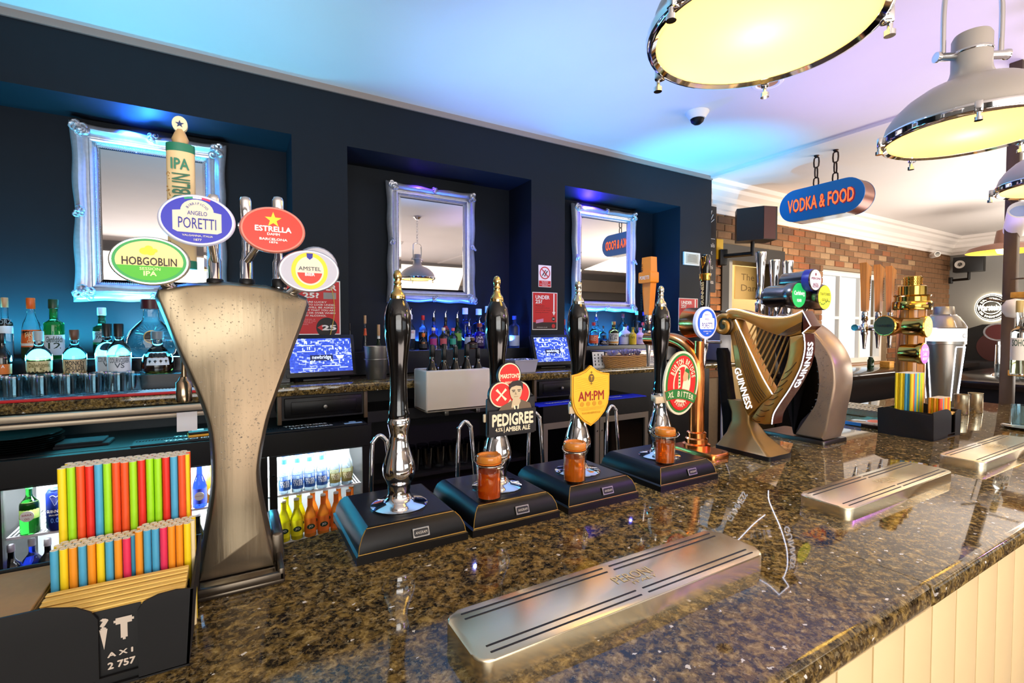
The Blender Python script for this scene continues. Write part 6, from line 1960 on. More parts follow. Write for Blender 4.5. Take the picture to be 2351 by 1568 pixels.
for k, (px, py, rpx, XX, face, words, tc, lb) in enumerate(((1828, 678, 30, 1.815, '#1fae5a', ['Carlsberg', 'PILSNER'], '#f4fff4', 'green lit round badge'), (1866, 643, 25, 1.865, '#e9e6f4', ['PERONI', 'NASTRO', 'AZZURRO'], '#7a2a3a', 'white round badge with a blue barrel rim'), (1887, 683, 29, 1.925, '#d6e01e', ['THATCHERS', 'GOLD'], '#7a7a10', 'yellow lit round badge'))):
    p = at(px, py, X=XX)
    zc = .5 * p.x + .866 * p.y
    r = rpx / FPX * zc
    o = G().lathe([(0, -.11), (r * .8, -.11), (r * .86, -.10), (r * .9, -.03), (r, -.022), (r, .006), (r * .96, .010), (0, .010)], 30, RY(90)).build('badge_barrel', mat('badge_barrel_steel', '#8a8078', .22, 1), kf, loc=(KY - p.y, XX - KX, p.z - BT), smooth=40, label=lb)
    fx_flat(ell(r * .93, r * .93, 34), mat('round_badge_%d' % k, face, .35, emit=.3, ecol=face), o, .0102, 'badge_face')
    ink = mat('round_ink_%d' % k, tc, .5, emit=.35 if k == 0 else 0, ecol=tc)
    for i, wd in enumerate(words):
        fx_text(wd, r * (1.45, .9, 1.1)[min(i, 2)] if k != 0 else r * (1.4, .6)[i], r * (.42 if k == 0 and i == 0 else .22), ink, o, .0118, 0, r * ((.12, -.4, -.6)[i] if k != 2 else (.25, -.2)[i]), .03)
    if k == 1:
        G().lathe([(r * 1.005, -.020), (r * 1.01, -.018), (r * 1.01, .004), (r * 1.005, .006)], 30, RY(90)).build('blue_rim', mat('rim_blue', '#2a2f9a', .35), o, smooth=40)
        fx_flat(ell(r * .12, r * .14, 14, 0, r * .5), MATS['round_ink_1'], o, .0108, 'crest')
    if k == 2:
        for i in range(7):
            fx_flat(ell(r * .09, r * .07, 8, r * (-.7 + .22 * i), -r * (.42 + .14 * math.sin(i * .9))), mat('apple_green', '#5a8a1a', .5), o, .0108, 'printed_leaf')
    G().tube([(-.05, 0, -r * .5), (-.07, 0, -r - .03)], .008, 10).build('badge_stalk', mat('badge_barrel_steel2', '#8a8078', .22, 1), o, smooth=60)
for k, (px, y0, y1, XX) in enumerate(((1745, 579, 716, 1.83), (1776, 597, 722, 1.87), (1807, 599, 722, 1.915))):
    p, q = at(px, y0, X=XX), at(px, y1, X=XX)
    h = p.z - q.z
    G().lathe([(0, -.05), (.016, -.05), (.018, -.02), (.018, .025), (.0195, .028), (.0195, .036), (.013, .042), (.013, .052), (.0185, .056), (.0165, .08), (.0115, .094), (.0135, .12), (.0155, h * .7), (.0205, h - .006), (.0195, h), (0, h)], 20).build('chrome_handle', CHROME, kf, loc=(KY - q.y, XX - KX, q.z - BT), smooth=50)

# ------------------------------------------------------------------ wooden tower with brass rings and its three taps
TX, TY = 2.80, 1.03
OAK = woodmat('varnished_oak', '#a8681f', '#d08a34', .3, (14, 14, 1.2), .5)
tw = thing('wooden_tower', 'round varnished oak beer tower with brass collars and lit badges, left of the cocktail shaker', 'beer tap', (TX, TY, BT))
zt = lambda y, Y=TY, px=2092: at(px, y, Y=Y).z - BT
h1, h2, h3, h4, h5 = zt(712), zt(692), zt(680), zt(656), zt(634)
G().lathe([(0, 0), (.062, 0), (.058, .02), (.056, .05), (.056, h2), (0, h2)], 30).build('oak_column', OAK, tw, smooth=40)
G().lathe([(.057, h1), (.074, h1), (.076, h1 + .004), (.076, h2 - .004), (.073, h2), (.057, h2)], 34).build('brass_collar', BRASS, tw, smooth=40)
text('THATCHERS', .11, .026, BLKP, tw, (0, 0, (h1 + h2) / 2), rot=(0, 0, R(20)), bold=.03, cyl=.0772)
G().lathe([(0, h2), (.066, h2), (.066, h3 - .004), (.07, h3), (.072, h3 + .004), (.055, h3 + .006), (.055, h4 - .004), (.05, h4), (0, h4)], 34).build('brass_cap', BRASS, tw, smooth=40)
g = G()
g.lathe([(0, h4), (.034, h4), (.035, h5 - .003), (.032, h5), (0, h5)], 40)
for k in range(28):
    for j in range(5):
        a = 2 * math.pi * k / 28 + (j % 2) * .11
        z = h4 + .006 + j * (h5 - h4 - .01) / 5
        g.lathe([(.003, 0), (0, .0035)], 4, T(.0345 * math.cos(a), .0345 * math.sin(a), z + .003) @ RZ(math.degrees(a)) @ RY(90))
g.build('knurled_knob', BRASS, tw, smooth=25)
for k in range(10):
    a = R(k * 36 + 8)
    G().box(-.0006, .0006, -.0008, .0004, .05, h1, T(.0562 * math.cos(a), .0562 * math.sin(a), 0) @ RZ(k * 36 + 98)).build('stave_joint', mat('stave_joint_brown', '#5a3410', .6), tw, smooth=0)  # dark brown joint lines between the staves
zb = zt(748)
br = G().lathe([(0, 0), (.038, 0), (.038, .10), (.046, .112), (.048, .16), (.044, .165), (0, .165)], 30, RY(-90)).build('brass_barrel', BRASS, tw, loc=(-.03, .015, zb), rot=(0, 0, R(-6)), smooth=40)
G().lathe([(0, .1655), (.043, .1655), (.043, .1665), (0, .1665)], 30, RY(-90)).build('dark_face', mat('dark_brass', '#4a4228', .35, .6), br, smooth=40)
v, f = fit('THATCHERS', .066, .012, .03)
G().add(v, f, T(-.168, 0, 0) @ RZ(-90)).build('lettering', BLKP, br, smooth=0, fix=False)
for k, (px, py, face, words, lb) in enumerate(((2128, 750, '#e0a82a', ['THATCHERS', 'HAZE'], 'amber lit oval badge'), (2120, 812, '#c04ac8', ['THATCHERS', 'DARK', 'BERRY'], 'magenta lit oval badge'))):
    p = at(px, py, Y=TY - .11)
    o = G().lathe([(0, .0), (.038, .0), (.042, .06), (.048, .068), (.048, .082), (.045, .085), (0, .085)], 30, RX(90)).build('brass_barrel', BRASS, tw, loc=(p.x - TX, -.03, p.z - BT), smooth=40, label='brass barrel with an ' + lb if lb[0] == 'a' else 'brass barrel with a ' + lb)
    flat(ell(.044, .044, 30), mat('tower_badge_%d' % k, face, .35, emit=.35, ecol=face), o, -.0852, 'badge_face', .0005)
    for i, wd in enumerate(words):
        text(wd, (.06, .04, .05)[i], (.012, .016, .012)[i], mat('tower_ink_%d' % k, ('#f8e8b0', '#f6d8f8')[k], .5, emit=.4, ecol=('#f8e8b0', '#f6d8f8')[k]), o, (0, -.0862, (.018, -.002, -.022)[i]), bold=.03)
# chrome rail with three wooden handled taps on the service side
zr = at(2000, 752, Y=1.2).z - BT
RY_ = 1.2 - TY
G().tube([(-.16, RY_, zr), (.16, RY_, zr)], .016, 14).build('manifold', CHROME, tw, smooth=50)
G().tube([(.0, RY_ - .01, zr), (.0, .05, zr)], .014, 12).build('manifold_arm', CHROME, tw, smooth=50)
mr = tw
for k, XX in enumerate((2.67, 2.807, 2.93)):
    x = XX - 2.80
    tp = G().lathe([(0, -.105), (.006, -.105), (.011, -.04), (.015, -.03), (.015, .015), (.010, .02), (.010, .032), (.014, .036), (.013, .07), (.008, .085), (0, .085)], 16).build('tap_body', CHROME, mr, loc=(x, RY_ - .03, zr), smooth=50)
    hd = G().loft([[(-.015, -.011, .08), (.015, -.011, .08), (.015, .011, .08), (-.015, .011, .08)], [(-.02, -.013, .2), (.02, -.013, .2), (.02, .013, .2), (-.02, .013, .2)], [(-.027, -.015, .315), (.024, -.015, .295), (.024, .015, .295), (-.027, .015, .315)]]).build('wooden_handle', OAK, mr, loc=(x, RY_ - .03, zr), smooth=0)
    v, f = fit('THATCHERS', .12, .012, .03)
    G().add(v, f, T(.014, -.0145, .19) @ RY(-90)).build('lettering', mat('burnt_lettering', '#3a2008', .6), hd, smooth=0, fix=False)

# ------------------------------------------------------------------ lit cocktail shaker
SX, SY = 3.29, 1.07
sh = thing('cocktail_shaker_light', 'tall silver cocktail shaker lamp with white lit lines, right of the oak tower', 'lamp', (SX, SY, BT), R(20))
zz = lambda y: at(2165, y, Y=SY).z - BT
a0, a1, a2, a3, a4 = zz(704), zz(722), zz(754), zz(783), zz(790)
SAT = mat('satin_silver', '#a8a49c', .32, .9)
G().lathe([(.058, 0), (.06, .005), (.088, a4), (0, a4)], 36).build('shaker_body', SAT, sh, smooth=40)
G().lathe([(.088, a4), (.094, a4 + .002), (.094, a3), (.088, a3 + .002)], 40).build('collar_ring', SAT, sh, smooth=40)
G().lathe([(.0935, a3), (.0945, a3 + .003), (.0945, a2 - .003), (.0935, a2), (0, a2)], 40).build('lit_band', mat('lit_white_band', '#ffffff', .4, emit=.7, ecol='#fffaf0'), sh, smooth=40)
text('COCKTAILS', .16, .022, BLKP, sh, (0, 0, (a2 + a3) / 2 - .004), rot=(0, 0, R(8)), bold=0, cyl=.0955)
G().lathe([(.094, a2), (.096, a2 + .004), (.088, a2 + .022), (.066, a1 - .014), (.048, a1), (0, a1)], 36).build('shaker_shoulder', SAT, sh, smooth=40)
G().lathe([(.047, a1), (.046, a1 + .003), (.043, a0 - .004), (.040, a0), (0, a0)], 32).build('shaker_cap', SAT, sh, smooth=40)
def srad(z): return .06 + (.088 - .06) * (z - .005) / (a4 - .005)
for k in range(6):
    c0 = -150 + k * 48
    pts = []
    for a, z in ((c0 + 4, .03), (c0 + 4, a4 * .5), (c0 + 4, a4 - .02), (c0 + 6, a4 - .012), (c0 + 24, a4 - .012), (c0 + 42, a4 - .012), (c0 + 44, a4 - .02), (c0 + 44, a4 * .5), (c0 + 44, .03)):
        r = srad(z) + .0008
        pts.append((r * math.cos(R(a)), r * math.sin(R(a)), z))
    G().tube(pts, .0022, 6).build('lit_line', NEON, sh, smooth=60)
    a = R(c0)
    G().tube([(.0955 * math.cos(a), .0955 * math.sin(a), a2 + .006), (.08 * math.cos(a), .08 * math.sin(a), a2 + .036), (.05 * math.cos(a), .05 * math.sin(a), a1)], .0012, 5).build('shoulder_line', mat('dim_lit_line', '#e8e4f4', .4, emit=.8, ecol='#e8e4f4'), sh, smooth=60)
# two silver cups
for k, (px, py, lb) in enumerate(((2207, 951, 'silver measuring cup tucked against the cocktail shaker, left of the pair'), (2239, 947, 'silver measuring cup, right of the pair'))):
    p = at(px, py, Z=BT)
    t = thing('steel_cup', lb, 'cup', (p.x, p.y, BT))
    h = .095
    G().lathe([(0, 0), (.026, 0), (.0275, .002), (.0275, h), (.029, h + .001), (.0265, h + .001), (.0262, .004), (0, .003)], 26).build('cup_body', STEEL, t, smooth=40)

# ------------------------------------------------------------------ drainer, dark tray, glass on the right
dg = thing('drainer_tray', 'stainless slotted drainer tray behind the dark beer mat, left of the oak tower', 'drip tray', (0, 0, BT))
gx0, gx1, gy0, gy1 = 2.53, 2.72, 1.02, 1.25
G().box(gx0, gx1, gy0, gy0 + .003, 0, .034).box(gx0, gx1, gy1 - .003, gy1, 0, .034).box(gx0, gx0 + .003, gy0, gy1, 0, .034).box(gx1 - .003, gx1, gy0, gy1, 0, .034).box(gx0, gx1, gy0, gy1, 0, .003).build('tray_shell', STEEL, dg, smooth=0)
for k in range(13):
    y = gy0 + .012 + k * .0172
    for a, b in ((gx0 + .006, gx0 + .09), (gx0 + .1, gx1 - .006)):
        G().box(a, b, y, y + .009, .030, .0335).build('grid_bar', STEEL, dg, smooth=0)
p = at(1985, 965, Z=BT + .02)
t = thing('beer_mat_tray', 'dark glossy tray with an orange oval emblem and a blue edge, under the drainer', 'tray', (2.36, .985, BT), R(0))
G().rbox(-.10, .10, -.075, .075, 0, .016, .004).build('tray_body', mat('dark_brown_gloss', '#2a1c16', .12, coat=.4), t)
G().box(-.101, -.097, .01, .075, .003, .0165).build('blue_edge', mat('edge_blue', '#2a7ac8', .4), t, smooth=0)
G().lathe([(0, .0162), (1, .0162), (1, .0168), (0, .0168)], 28, Matrix.Diagonal((.05, .03, 1, 1))).build('white_oval', WHT, t, smooth=0)
G().lathe([(0, .0168), (1, .0168), (1, .0174), (0, .0174)], 28, Matrix.Diagonal((.043, .025, 1, 1))).build('orange_oval', mat('emblem_orange', '#e0521a', .4), t, smooth=0)
p = at(2347, 985, Z=BT)
t = thing('serving_board', 'round black coaster at the right edge under an empty glass', 'coaster', (p.x, p.y, BT))
G().lathe([(0, 0), (.05, 0), (.062, .008), (.064, .012), (.05, .008), (0, .008)], 30).build('coaster_dish', BLACK, t, smooth=50)
t = thing('whisky_glass', 'empty straight tumbler on the black coaster at the right edge', 'glass', (p.x, p.y, BT + .0085))
G().lathe([(0, 0), (.03, 0), (.033, .003), (.037, .09), (.0355, .09), (.031, .01), (0, .009)], 24).build('glass_wall', TUM, t, smooth=50)

# ------------------------------------------------------------------ bar caddies with straws
CADB = mat('matt_black_plastic', '#090808', .6, var=.2, scale=60)
STRAW = {k: mat('straw_' + k, c, .45) for k, c in (('yellow', '#f4d41a'), ('lime', '#9fe01a'), ('red', '#e0281a'), ('scarlet', '#e8521e'), ('blue', '#4aa6cc'), ('orange', '#f0961e'), ('pink', '#e0305a'), ('cream', '#f2e3b0'))}
STIN = mat('straw_paper_white', '#f3ead2', .6)


def caddy(label, x, y, card=False, hh=.098):
    """x,y = right front corner of the floor; 24 cm wide, 18 deep"""
    t = thing('bar_caddy', label, 'caddy', (x, y, BT))
    W, D = .245, .175
    w = .003
    flare = .006
    # front wall with a slot and humps
    fr = [(-W, .002), (-.118, .002), (-.118, .012), (-.05, .012), (-.05, .002), (0, .002), (flare, hh * .97), (-.012, hh * 1.0), (-.03, hh * .99), (-.044, hh * .94), (-.05, hh * .84), (-.05, .014), (-.086, .014), (-.086, hh * .86), (-.092, hh * .96), (-.105, hh * 1.05), (-.13, hh * 1.12), (-.17, hh * 1.12), (-W - flare, hh * 1.08)]
    G().prism(fr, 0, w).build('front_wall', CADB, t, smooth=0)
    G().prism([(-W, .002), (0, .002), (flare, hh), (-W - flare, hh)], D - w, D).build('back_wall', CADB, t, smooth=0)
    side = [(.0, .002), (D, .002), (D, hh * 1.0), (D * .8, hh * 1.12), (D * .5, hh * 1.02), (0, hh * .97)]
    for sx in (0, 1):
        v = [((-W if sx else 0) + (-1 if sx else 1) * flare * z / hh - (w if not sx else 0) * 1.0 + k * w, yy, z) for k in (0, 1) for yy, z in side]
        n = len(side)
        G().add(v, [tuple(range(n)), tuple(range(2 * n - 1, n - 1, -1))] + [(i, (i + 1) % n, n + (i + 1) % n, n + i) for i in range(n)]).build('side_wall', CADB, t, smooth=0)
    G().box(-W, 0, 0, D, 0, .003).build('floor_panel', CADB, t, smooth=0)
    G().box(-.150, -.148, w, D - w, .003, hh * .9).build('divider', CADB, t, smooth=0)
    G().box(-.148, -w, .066, .068, .003, hh * .8).build('divider', CADB, t, smooth=0)
    return t


def straw(col, x, y, z, h, label, group, r=.0045):
    key = ('straw', col, round(h, 3), round(r, 4))
    if key not in CAPS:
        o = thing('paper_straw', label, 'straw', (x, y, z), 0, group)
        G().lathe([(r, 0), (r, h), (r * .84, h), (r * .84, h - .01)], 10).build('straw_tube', STRAW[col], o, smooth=60)
        G().lathe([(r * .99, h - .0003), (r * .99, h + .0002), (r * .66, h + .0002), (r * .66, h - .012), (0, h - .012)], 10).build('straw_rim', STIN, o, smooth=0)
        CAPS[key] = o
        return o
    o = copy_tree(CAPS[key])
    o.location = (x, y, z)
    tag(o, label, 'straw', group)
    return o


C1X, C1Y = -.056, .705
caddy('black plastic bar caddy holding straws and napkins, nearest the camera at lower left', C1X, C1Y)
colr = ['yellow', 'lime', 'scarlet', 'red', 'blue', 'lime', 'scarlet', 'scarlet', 'lime', 'red', 'lime', 'lime', 'red', 'blue', 'scarlet', 'yellow']
rr = random.Random(17)
zb = BT + .0035
N = 15
for j in range(5):
    for i in range(N):
        x = -.1985 + i * .0092 + (j % 2) * .0046
        yy = .828 + j * .0081
        col = colr[i] if j == 0 else rr.choice(('yellow', 'lime', 'scarlet', 'blue', 'red', 'yellow', 'cream'))
        o = straw(col, x, yy, zb, .231, '%s tall paper straw in the nearest caddy' % col, 'tall %s straws in the nearest caddy' % col)
        if j == 0:
            o.location.z += rr.uniform(0, .002)
scol = ['blue', 'yellow', 'orange', 'blue', 'orange', 'yellow', 'blue', 'orange', 'pink', 'orange', 'blue', 'blue', 'pink', 'orange', 'orange', 'yellow', 'blue']
for j in range(4):
    for i in range(16):
        x = -.1975 + i * .0088 + (j % 2) * .0043 + (.004 if i > 8 else 0)
        yy = .786 + j * .0078
        col = scol[i] if j == 0 else rr.choice(('yellow', 'orange', 'cream', 'orange', 'blue'))
        straw(col, x, yy, zb, .141 + (.006 if i > 8 else 0), '%s short paper straw in front of the tall ones in the nearest caddy' % col, 'short %s straws in the nearest caddy' % col, .0042)
# wooden stirrers lying across the front compartment
STIRW = mat('birch_stirrer', '#eec86a', .55, var=.1, scale=40, stretch=(.1, 1, 1))
for k in range(6):
    yy = .716 + k * .0098
    o = G().rbox(-.071, .071, -.0043, .0043, 0, .0022, .0009, 1).build('wooden_stirrer', STIRW)
    o.location = (-.130, yy, BT + .0915 + .0012 * k)
    o.rotation_euler = (0, 0, R(rr.uniform(-1.2, 1.2)))
    tag(o, 'flat birch stirrer lying across the front of the nearest caddy', 'stirrer', 'birch stirrers in the nearest caddy')
# stirrer bundle fills the compartment beneath
for k in range(5):
    for j in range(6):
        o = G().rbox(-.071, .071, -.0043, .0043, 0, .0022, .0009, 1).build('wooden_stirrer', STIRW) if (k, j) == (0, 0) else link('wooden_stirrer', sd)
        sd = o.data
        o.location = (-.130, .716 + j * .0098, BT + .0915 - .0024 * (k + 1) + .0012 * j - .0002)
        tag(o, 'flat birch stirrer under the top layer in the nearest caddy', 'stirrer', 'lower birch stirrers in the nearest caddy')
NAP = mat('brown_paper', '#a98a5e', .8, var=.1, scale=120)
sd = None
for k in range(30):
    o = G().rbox(-.044, .044, -.075, .08, 0, .0028, .0009, 1).build('paper_napkin', NAP) if sd is None else link('paper_napkin', sd)
    sd = o.data
    o.location = (-.253 + rr.uniform(-.001, .001), .790, BT + .0035 + k * .0031)
    tag(o, 'brown paper napkin in the stack at the left of the nearest caddy', 'napkin', 'brown napkins in the nearest caddy')
# taxi card standing in the slot
t = thing('taxi_card', 'black taxi card with pale lettering in the front slot of the nearest caddy', 'card', (-.125, C1Y + .0045, BT + .0032))
G().box(-.022, .022, 0, .001, 0, .088).build('card_sheet', BLKPLAS, t, smooth=0)
PALE = mat('pale_card_ink', '#d8c8b4', .5)
text('T', .019, .027, PALE, t, (.006, -.0009, .062), bold=.09)
text('?', .008, .014, PALE, t, (-.012, -.0009, .072), bold=.06)
flat([(-.0165, .066), (-.009, .066), (-.0125, .042)], PALE, t, -.0009, 'pin_mark', .0003)
text('A X I', .024, .006, PALE, t, (.002, -.0009, .034), bold=.05)
text('2 757', .026, .0085, PALE, t, (.003, -.0009, .021), bold=.05)

C2X, C2Y = 2.445, .735
caddy('black plastic bar caddy with colourful straws, further one beside the oak tower', C2X, C2Y)
mix = ['yellow', 'yellow', 'scarlet', 'blue', 'blue', 'yellow', 'lime', 'blue', 'yellow', 'lime', 'yellow', 'yellow']
for j in range(7):
    for i in range(12):
        x = C2X - .142 + i * .0093 + (j % 2) * .0046
        yy = C2Y + .108 + j * .0081
        col = mix[i] if j == 0 else rr.choice(('yellow', 'lime', 'yellow', 'blue'))
        straw(col, x, yy, zb, .231, '%s tall paper straw in the further caddy' % col, 'tall %s straws in the further caddy' % col)
for j in range(5):
    for i in range(11):
        x = C2X - .112 + i * .0088 + (j % 2) * .0043
        col = ['scarlet', 'pink', 'orange', 'blue', 'orange', 'orange', 'yellow', 'orange', 'scarlet', 'orange', 'yellow'][i] if j == 0 else rr.choice(('orange', 'yellow'))
        straw(col, x, C2Y + .028 + j * .0078, zb, .141, '%s short paper straw in the further caddy' % col, 'short %s straws in the further caddy' % col, .0042)
for k in range(8):
    yy = C2Y + .012 + (k % 2) * .0098
    o = link('wooden_stirrer', bpy.data.objects['wooden_stirrer'].data)
    o.location = (C2X - .076, yy, BT + .08 + .0024 * (k // 5) + .0004 * k)
    tag(o, 'flat birch stirrer in the further caddy', 'stirrer', 'birch stirrers in the further caddy')

# ------------------------------------------------------------------ pendant lamps over the bar
LZ = 2.135
SHADE = mat('grey_enamel', '#c2bab0', .35, .2, var=.06, scale=5)
DIFF = mat('lit_frosted_glass', '#fff2d0', .35)
nt, n_, l_, b_ = nodes(DIFF)
tr_ = n_.new('ShaderNodeBsdfTranslucent'); tr_.inputs[0].default_value = lin('#fff0c4')
mx_ = n_.new('ShaderNodeMixShader'); mx_.inputs[0].default_value = .9
l_.new(b_.outputs[0], mx_.inputs[1]); l_.new(tr_.outputs[0], mx_.inputs[2])
l_.new(mx_.outputs[0], n_['Material Output'].inputs[0])


def chain(parent, p0, p1, m, wire=.0028, L=.034, w=.009):
    p0, p1 = Vector(p0), Vector(p1)
    d = p1 - p0
    n = max(2, int(d.length / (L * .78)))
    for k in range(n):
        c = p0 + d * ((k + .5) / n)
        pts = []
        for a in range(0, 360, 30):
            x, z = w * math.cos(R(a)), (L / 2 - w) * (1 if math.sin(R(a)) > .01 else -1 if math.sin(R(a)) < -.01 else 0) + w * math.sin(R(a))
            pts.append((x, 0, z) if k % 2 == 0 else (0, x, z))
        q = d.to_track_quat('Z', 'Y').to_matrix().to_4x4()
        G().tube(pts, wire, 6, True).build('chain_link', m, parent, smooth=60, loc=None).matrix_local = T(*c) @ q


def pendant(label, x, y, rot=0):
    t = thing('pendant_lamp', label, 'lamp', (x, y, LZ), R(rot))
    Rr = .225
    G().lathe([(Rr * .985, .012), (Rr * .98, .03), (Rr * .95, .055), (.195, .085), (.165, .115), (.125, .142), (.085, .158), (.062, .17), (.053, .19), (.05, .205), (.05, .30), (.044, .312), (.0, .315)], 48).build('lamp_shade', SHADE, t, smooth=50)
    G().lathe([(Rr * .93, -.004), (Rr * .97, -.010), (Rr * 1.0, -.008), (Rr * 1.02, 0), (Rr * 1.015, .008), (Rr * 1.025, .012), (Rr * 1.015, .02), (Rr * .985, .022)], 56).build('chrome_ring', CHROME, t, smooth=50)
    G().lathe([(0, -.003), (Rr * .5, -.0045), (Rr * .935, -.002), (Rr * .935, .003), (0, .003)], 48).build('glass_diffuser', DIFF, t, smooth=60)
    G().lathe([(.0505, .248), (.052, .25), (.052, .256), (.0505, .258)], 30).build('neck_band', CHROME, t, smooth=50)
    for k in range(5):
        a = 20 + k * 72
        M = RZ(a) @ T(Rr * 1.02, 0, 0)
        G().rbox(-.006, .014, -.009, .009, -.012, .020, .003, M=M).lathe([(0, -.032), (.010, -.032), (.010, -.022), (.005, -.02), (.005, -.008)], 12, M @ T(.009, 0, -.004)).build('wing_screw', CHROME, t, smooth=40)
    yk = [(-.085, 0, .245), (-.085, 0, .40), (-.07, 0, .44), (0, 0, .455), (.07, 0, .44), (.085, 0, .40), (.085, 0, .245)]
    G().tube(cat(yk, 5), .0075, 10).build('yoke', CHROME, t, smooth=60)
    for s in (-1, 1):
        G().lathe([(0, -.045), (.012, -.045), (.013, .03), (.016, .034), (.016, .045), (0, .047)], 16, T(s * .062, 0, .245) @ RY(90 * s)).build('yoke_pivot', CHROME, t, smooth=40)
    chain(t, (0, 0, .455), (0, 0, CEIL - LZ - .03), CHROME, .003, .04, .011)
    G().lathe([(0, CEIL - LZ), (.05, CEIL - LZ), (.052, CEIL - LZ - .012), (.02, CEIL - LZ - .04), (0, CEIL - LZ - .04)], 24).build('ceiling_rose', CHROME, t, smooth=40)
    light('POINT', 'pendant_bulb', (x, y, LZ + .05), 92, (1, .82, .5), None, .035)
    return t


pendant('big grey pendant lamp with a lit round glass, nearest, cut off by the top edge', .961, .626, 10)
pendant('grey domed pendant lamp with chrome yoke, second along the bar', 2.04, .612, -35)
pendant('grey domed pendant lamp third along the bar, cut off by the right edge', 3.13, .61, 16)

# ------------------------------------------------------------------ hanging capsule sign
a_, b_ = at(1795, 480, X=4.12), at(1990, 445, X=4.12)
sgn = thing('hanging_sign', 'blue capsule shaped sign reading VODKA & FOOD, hanging on two chains', 'sign', (4.17, (a_.y + b_.y) / 2, (at(1890, 422, X=4.12).z + at(1890, 500, X=4.12).z) / 2), R(-90))
L = a_.y - b_.y
H = at(1890, 427, X=4.12).z - at(1890, 502, X=4.12).z
def caps_(L, H): return [(L / 2 - H / 2 + H / 2 * math.cos(R(a)), H / 2 * math.sin(R(a))) for a in range(-90, 91, 10)] + [(-L / 2 + H / 2 + H / 2 * math.cos(R(a)), H / 2 * math.sin(R(a))) for a in range(90, 271, 10)]
G().prism(caps_(L, H), -.075, .075).build('sign_case', mat('copper_brown_case', '#7a4438', .35, .4), sgn, smooth=40)
G().box(-L / 2 + H / 2, L / 2 - H / 2, -.07, .07, -H / 2 - .004, -H / 2 + .004).build('under_panel', mat('pearl_white', '#e8e4d8', .15), sgn, smooth=0)
for s in (1, -1):
    f_ = G().prism(caps_(L * 1.005, H * 1.01), -.082, -.075).build('sign_face', mat('sign_blue', '#1f6fb0', .4), sgn, smooth=40, rot=(0, 0, 0 if s > 0 else math.pi))
    tx = text('VODKA & FOOD', L * .78, H * .42, mat('sign_neon_orange', '#ff6a2a', .4, emit=.8, ecol='#ff6a30'), f_, (0, -.085, 0), bold=.025)
    tx = text('VODKA & FOOD', L * .80, H * .46, mat('sign_shadow_red', '#b02a3a', .4), f_, (.004, -.0835, -.003), bold=.04)
IRON = mat('dark_iron', '#3a2a24', .4, .8)
for q in ((1878, 358), (1922, 345)):
    p = at(*q, Z=CEIL)
    s = -(p.y - sgn.location.y)
    G().lathe([(0, 0), (.02, 0), (.018, -.008), (.004, -.02), (0, -.02)], 14, T(s, 0, CEIL - sgn.location.z)).build('ceiling_hook', IRON, sgn, smooth=40)
    chain(sgn, (s, 0, H / 2), (s, 0, CEIL - sgn.location.z - .015), IRON, .006, .085, .02)

# ------------------------------------------------------------------ ceiling fittings
def dome(label, x, y, r=.055, name='dome_camera'):
    t = thing(name, label, 'camera', (x, y, CEIL))
    G().lathe([(r * 1.35, 0), (r * 1.3, -.008), (r * .98, -.035), (r * .95, -.045), (0, -.045)], 26).build('housing', WHITEP, t, smooth=40)
    G().lathe([(r * .8, -.045), (r * .7, -.062), (r * .4, -.076), (0, -.08)], 22).build('dark_dome', mat('dark_dome_plastic', '#0c0b0e', .5, spec=.2), t, smooth=60)
    return t
p = at(1601, 258, Z=CEIL)
dome('small white ceiling camera with a dark dome, above the right end of the navy wall', p.x, p.y)
# dome cameras behind the photographer, seen in the mirrors
dome('dark dome camera on the lounge ceiling, seen in the left mirror', -.55, -1.0, .08)
dome('dark dome camera on the lounge ceiling, seen in the middle mirror', 2.35, -1.3, .08)
dome('dome camera on the ceiling seen at the top of the right mirror', 3.35, .3, .06)
p = at(1762, 190, Z=CEIL)
t = thing('recessed_light', 'round white recessed ceiling light beside the nearest pendant lamp', 'light', (p.x, p.y, CEIL))
G().lathe([(.085, 0), (.08, -.006), (.062, -.008), (.055, -.002), (.0, -.001)], 28).build('light_trim', WHITEP, t, smooth=40)
G().lathe([(.055, -.0025), (.0, -.0025)], 24).build('dark_lens', mat('warm_lens', '#b98a5a', .3), t, smooth=40, fix=False)

# ------------------------------------------------------------------ on the brick wall and the far end
p = at(1731, 517, Y=2.86)
t = thing('corner_speaker', 'dark wedge loudspeaker on a black bracket above the doorway', 'speaker', (p.x, 2.86, p.z), R(-28))
hs = .155
G().loft([[(-.17, -.0, z), (.02, -.13, z), (.17, -.10, z), (.17, .10, z), (-.12, .13, z)] for z in (-hs, hs)]).build('cabinet', mat('brown_black_cabinet', '#241a17', .45), t, smooth=0)
G().loft([[(.024, -.132, z), (.15, -.107, z), (.15, -.104, z), (.024, -.127, z)] for z in (-hs * .96, hs * .96)]).build('speaker_grille', mat('maroon_grille', '#5a3430', .7), t, smooth=0)
G().tube([(0, .02, -hs), (0, .02, -.29)], .018, 10).tube([(0, .02, -.27), (-.2, .2, -.27)], .022, 10).rbox(-.24, -.16, .18, .24, -.36, -.2, .01).build('wall_bracket', BLKPLAS, t, smooth=40)
p = at(2225, 607, X=9.7)
t = thing('box_speaker', 'small black box loudspeaker in the far corner above the lit oval sign', 'speaker', (9.7, p.y, p.z), R(-90 + 8))
G().rbox(-.17, .17, -.1, .1, -.115, .115, .008).build('cabinet', BLKPLAS, t)
G().lathe([(0, 0), (.03, .0), (.055, .012), (.06, .012), (.06, 0)], 22, T(-.09, -.1, 0) @ RX(90)).build('tweeter', mat('grey_cone', '#a9a198', .4), t, smooth=50)
G().tube([(0, 0, -.11), (0, 0, -.23)], .018, 10).tube([(0, 0, -.22), (-.22, .12, -.22)], .02, 10).rbox(-.25, -.2, .09, .15, -.27, -.17, .01).build('wall_bracket', BLKPLAS, t, smooth=40)
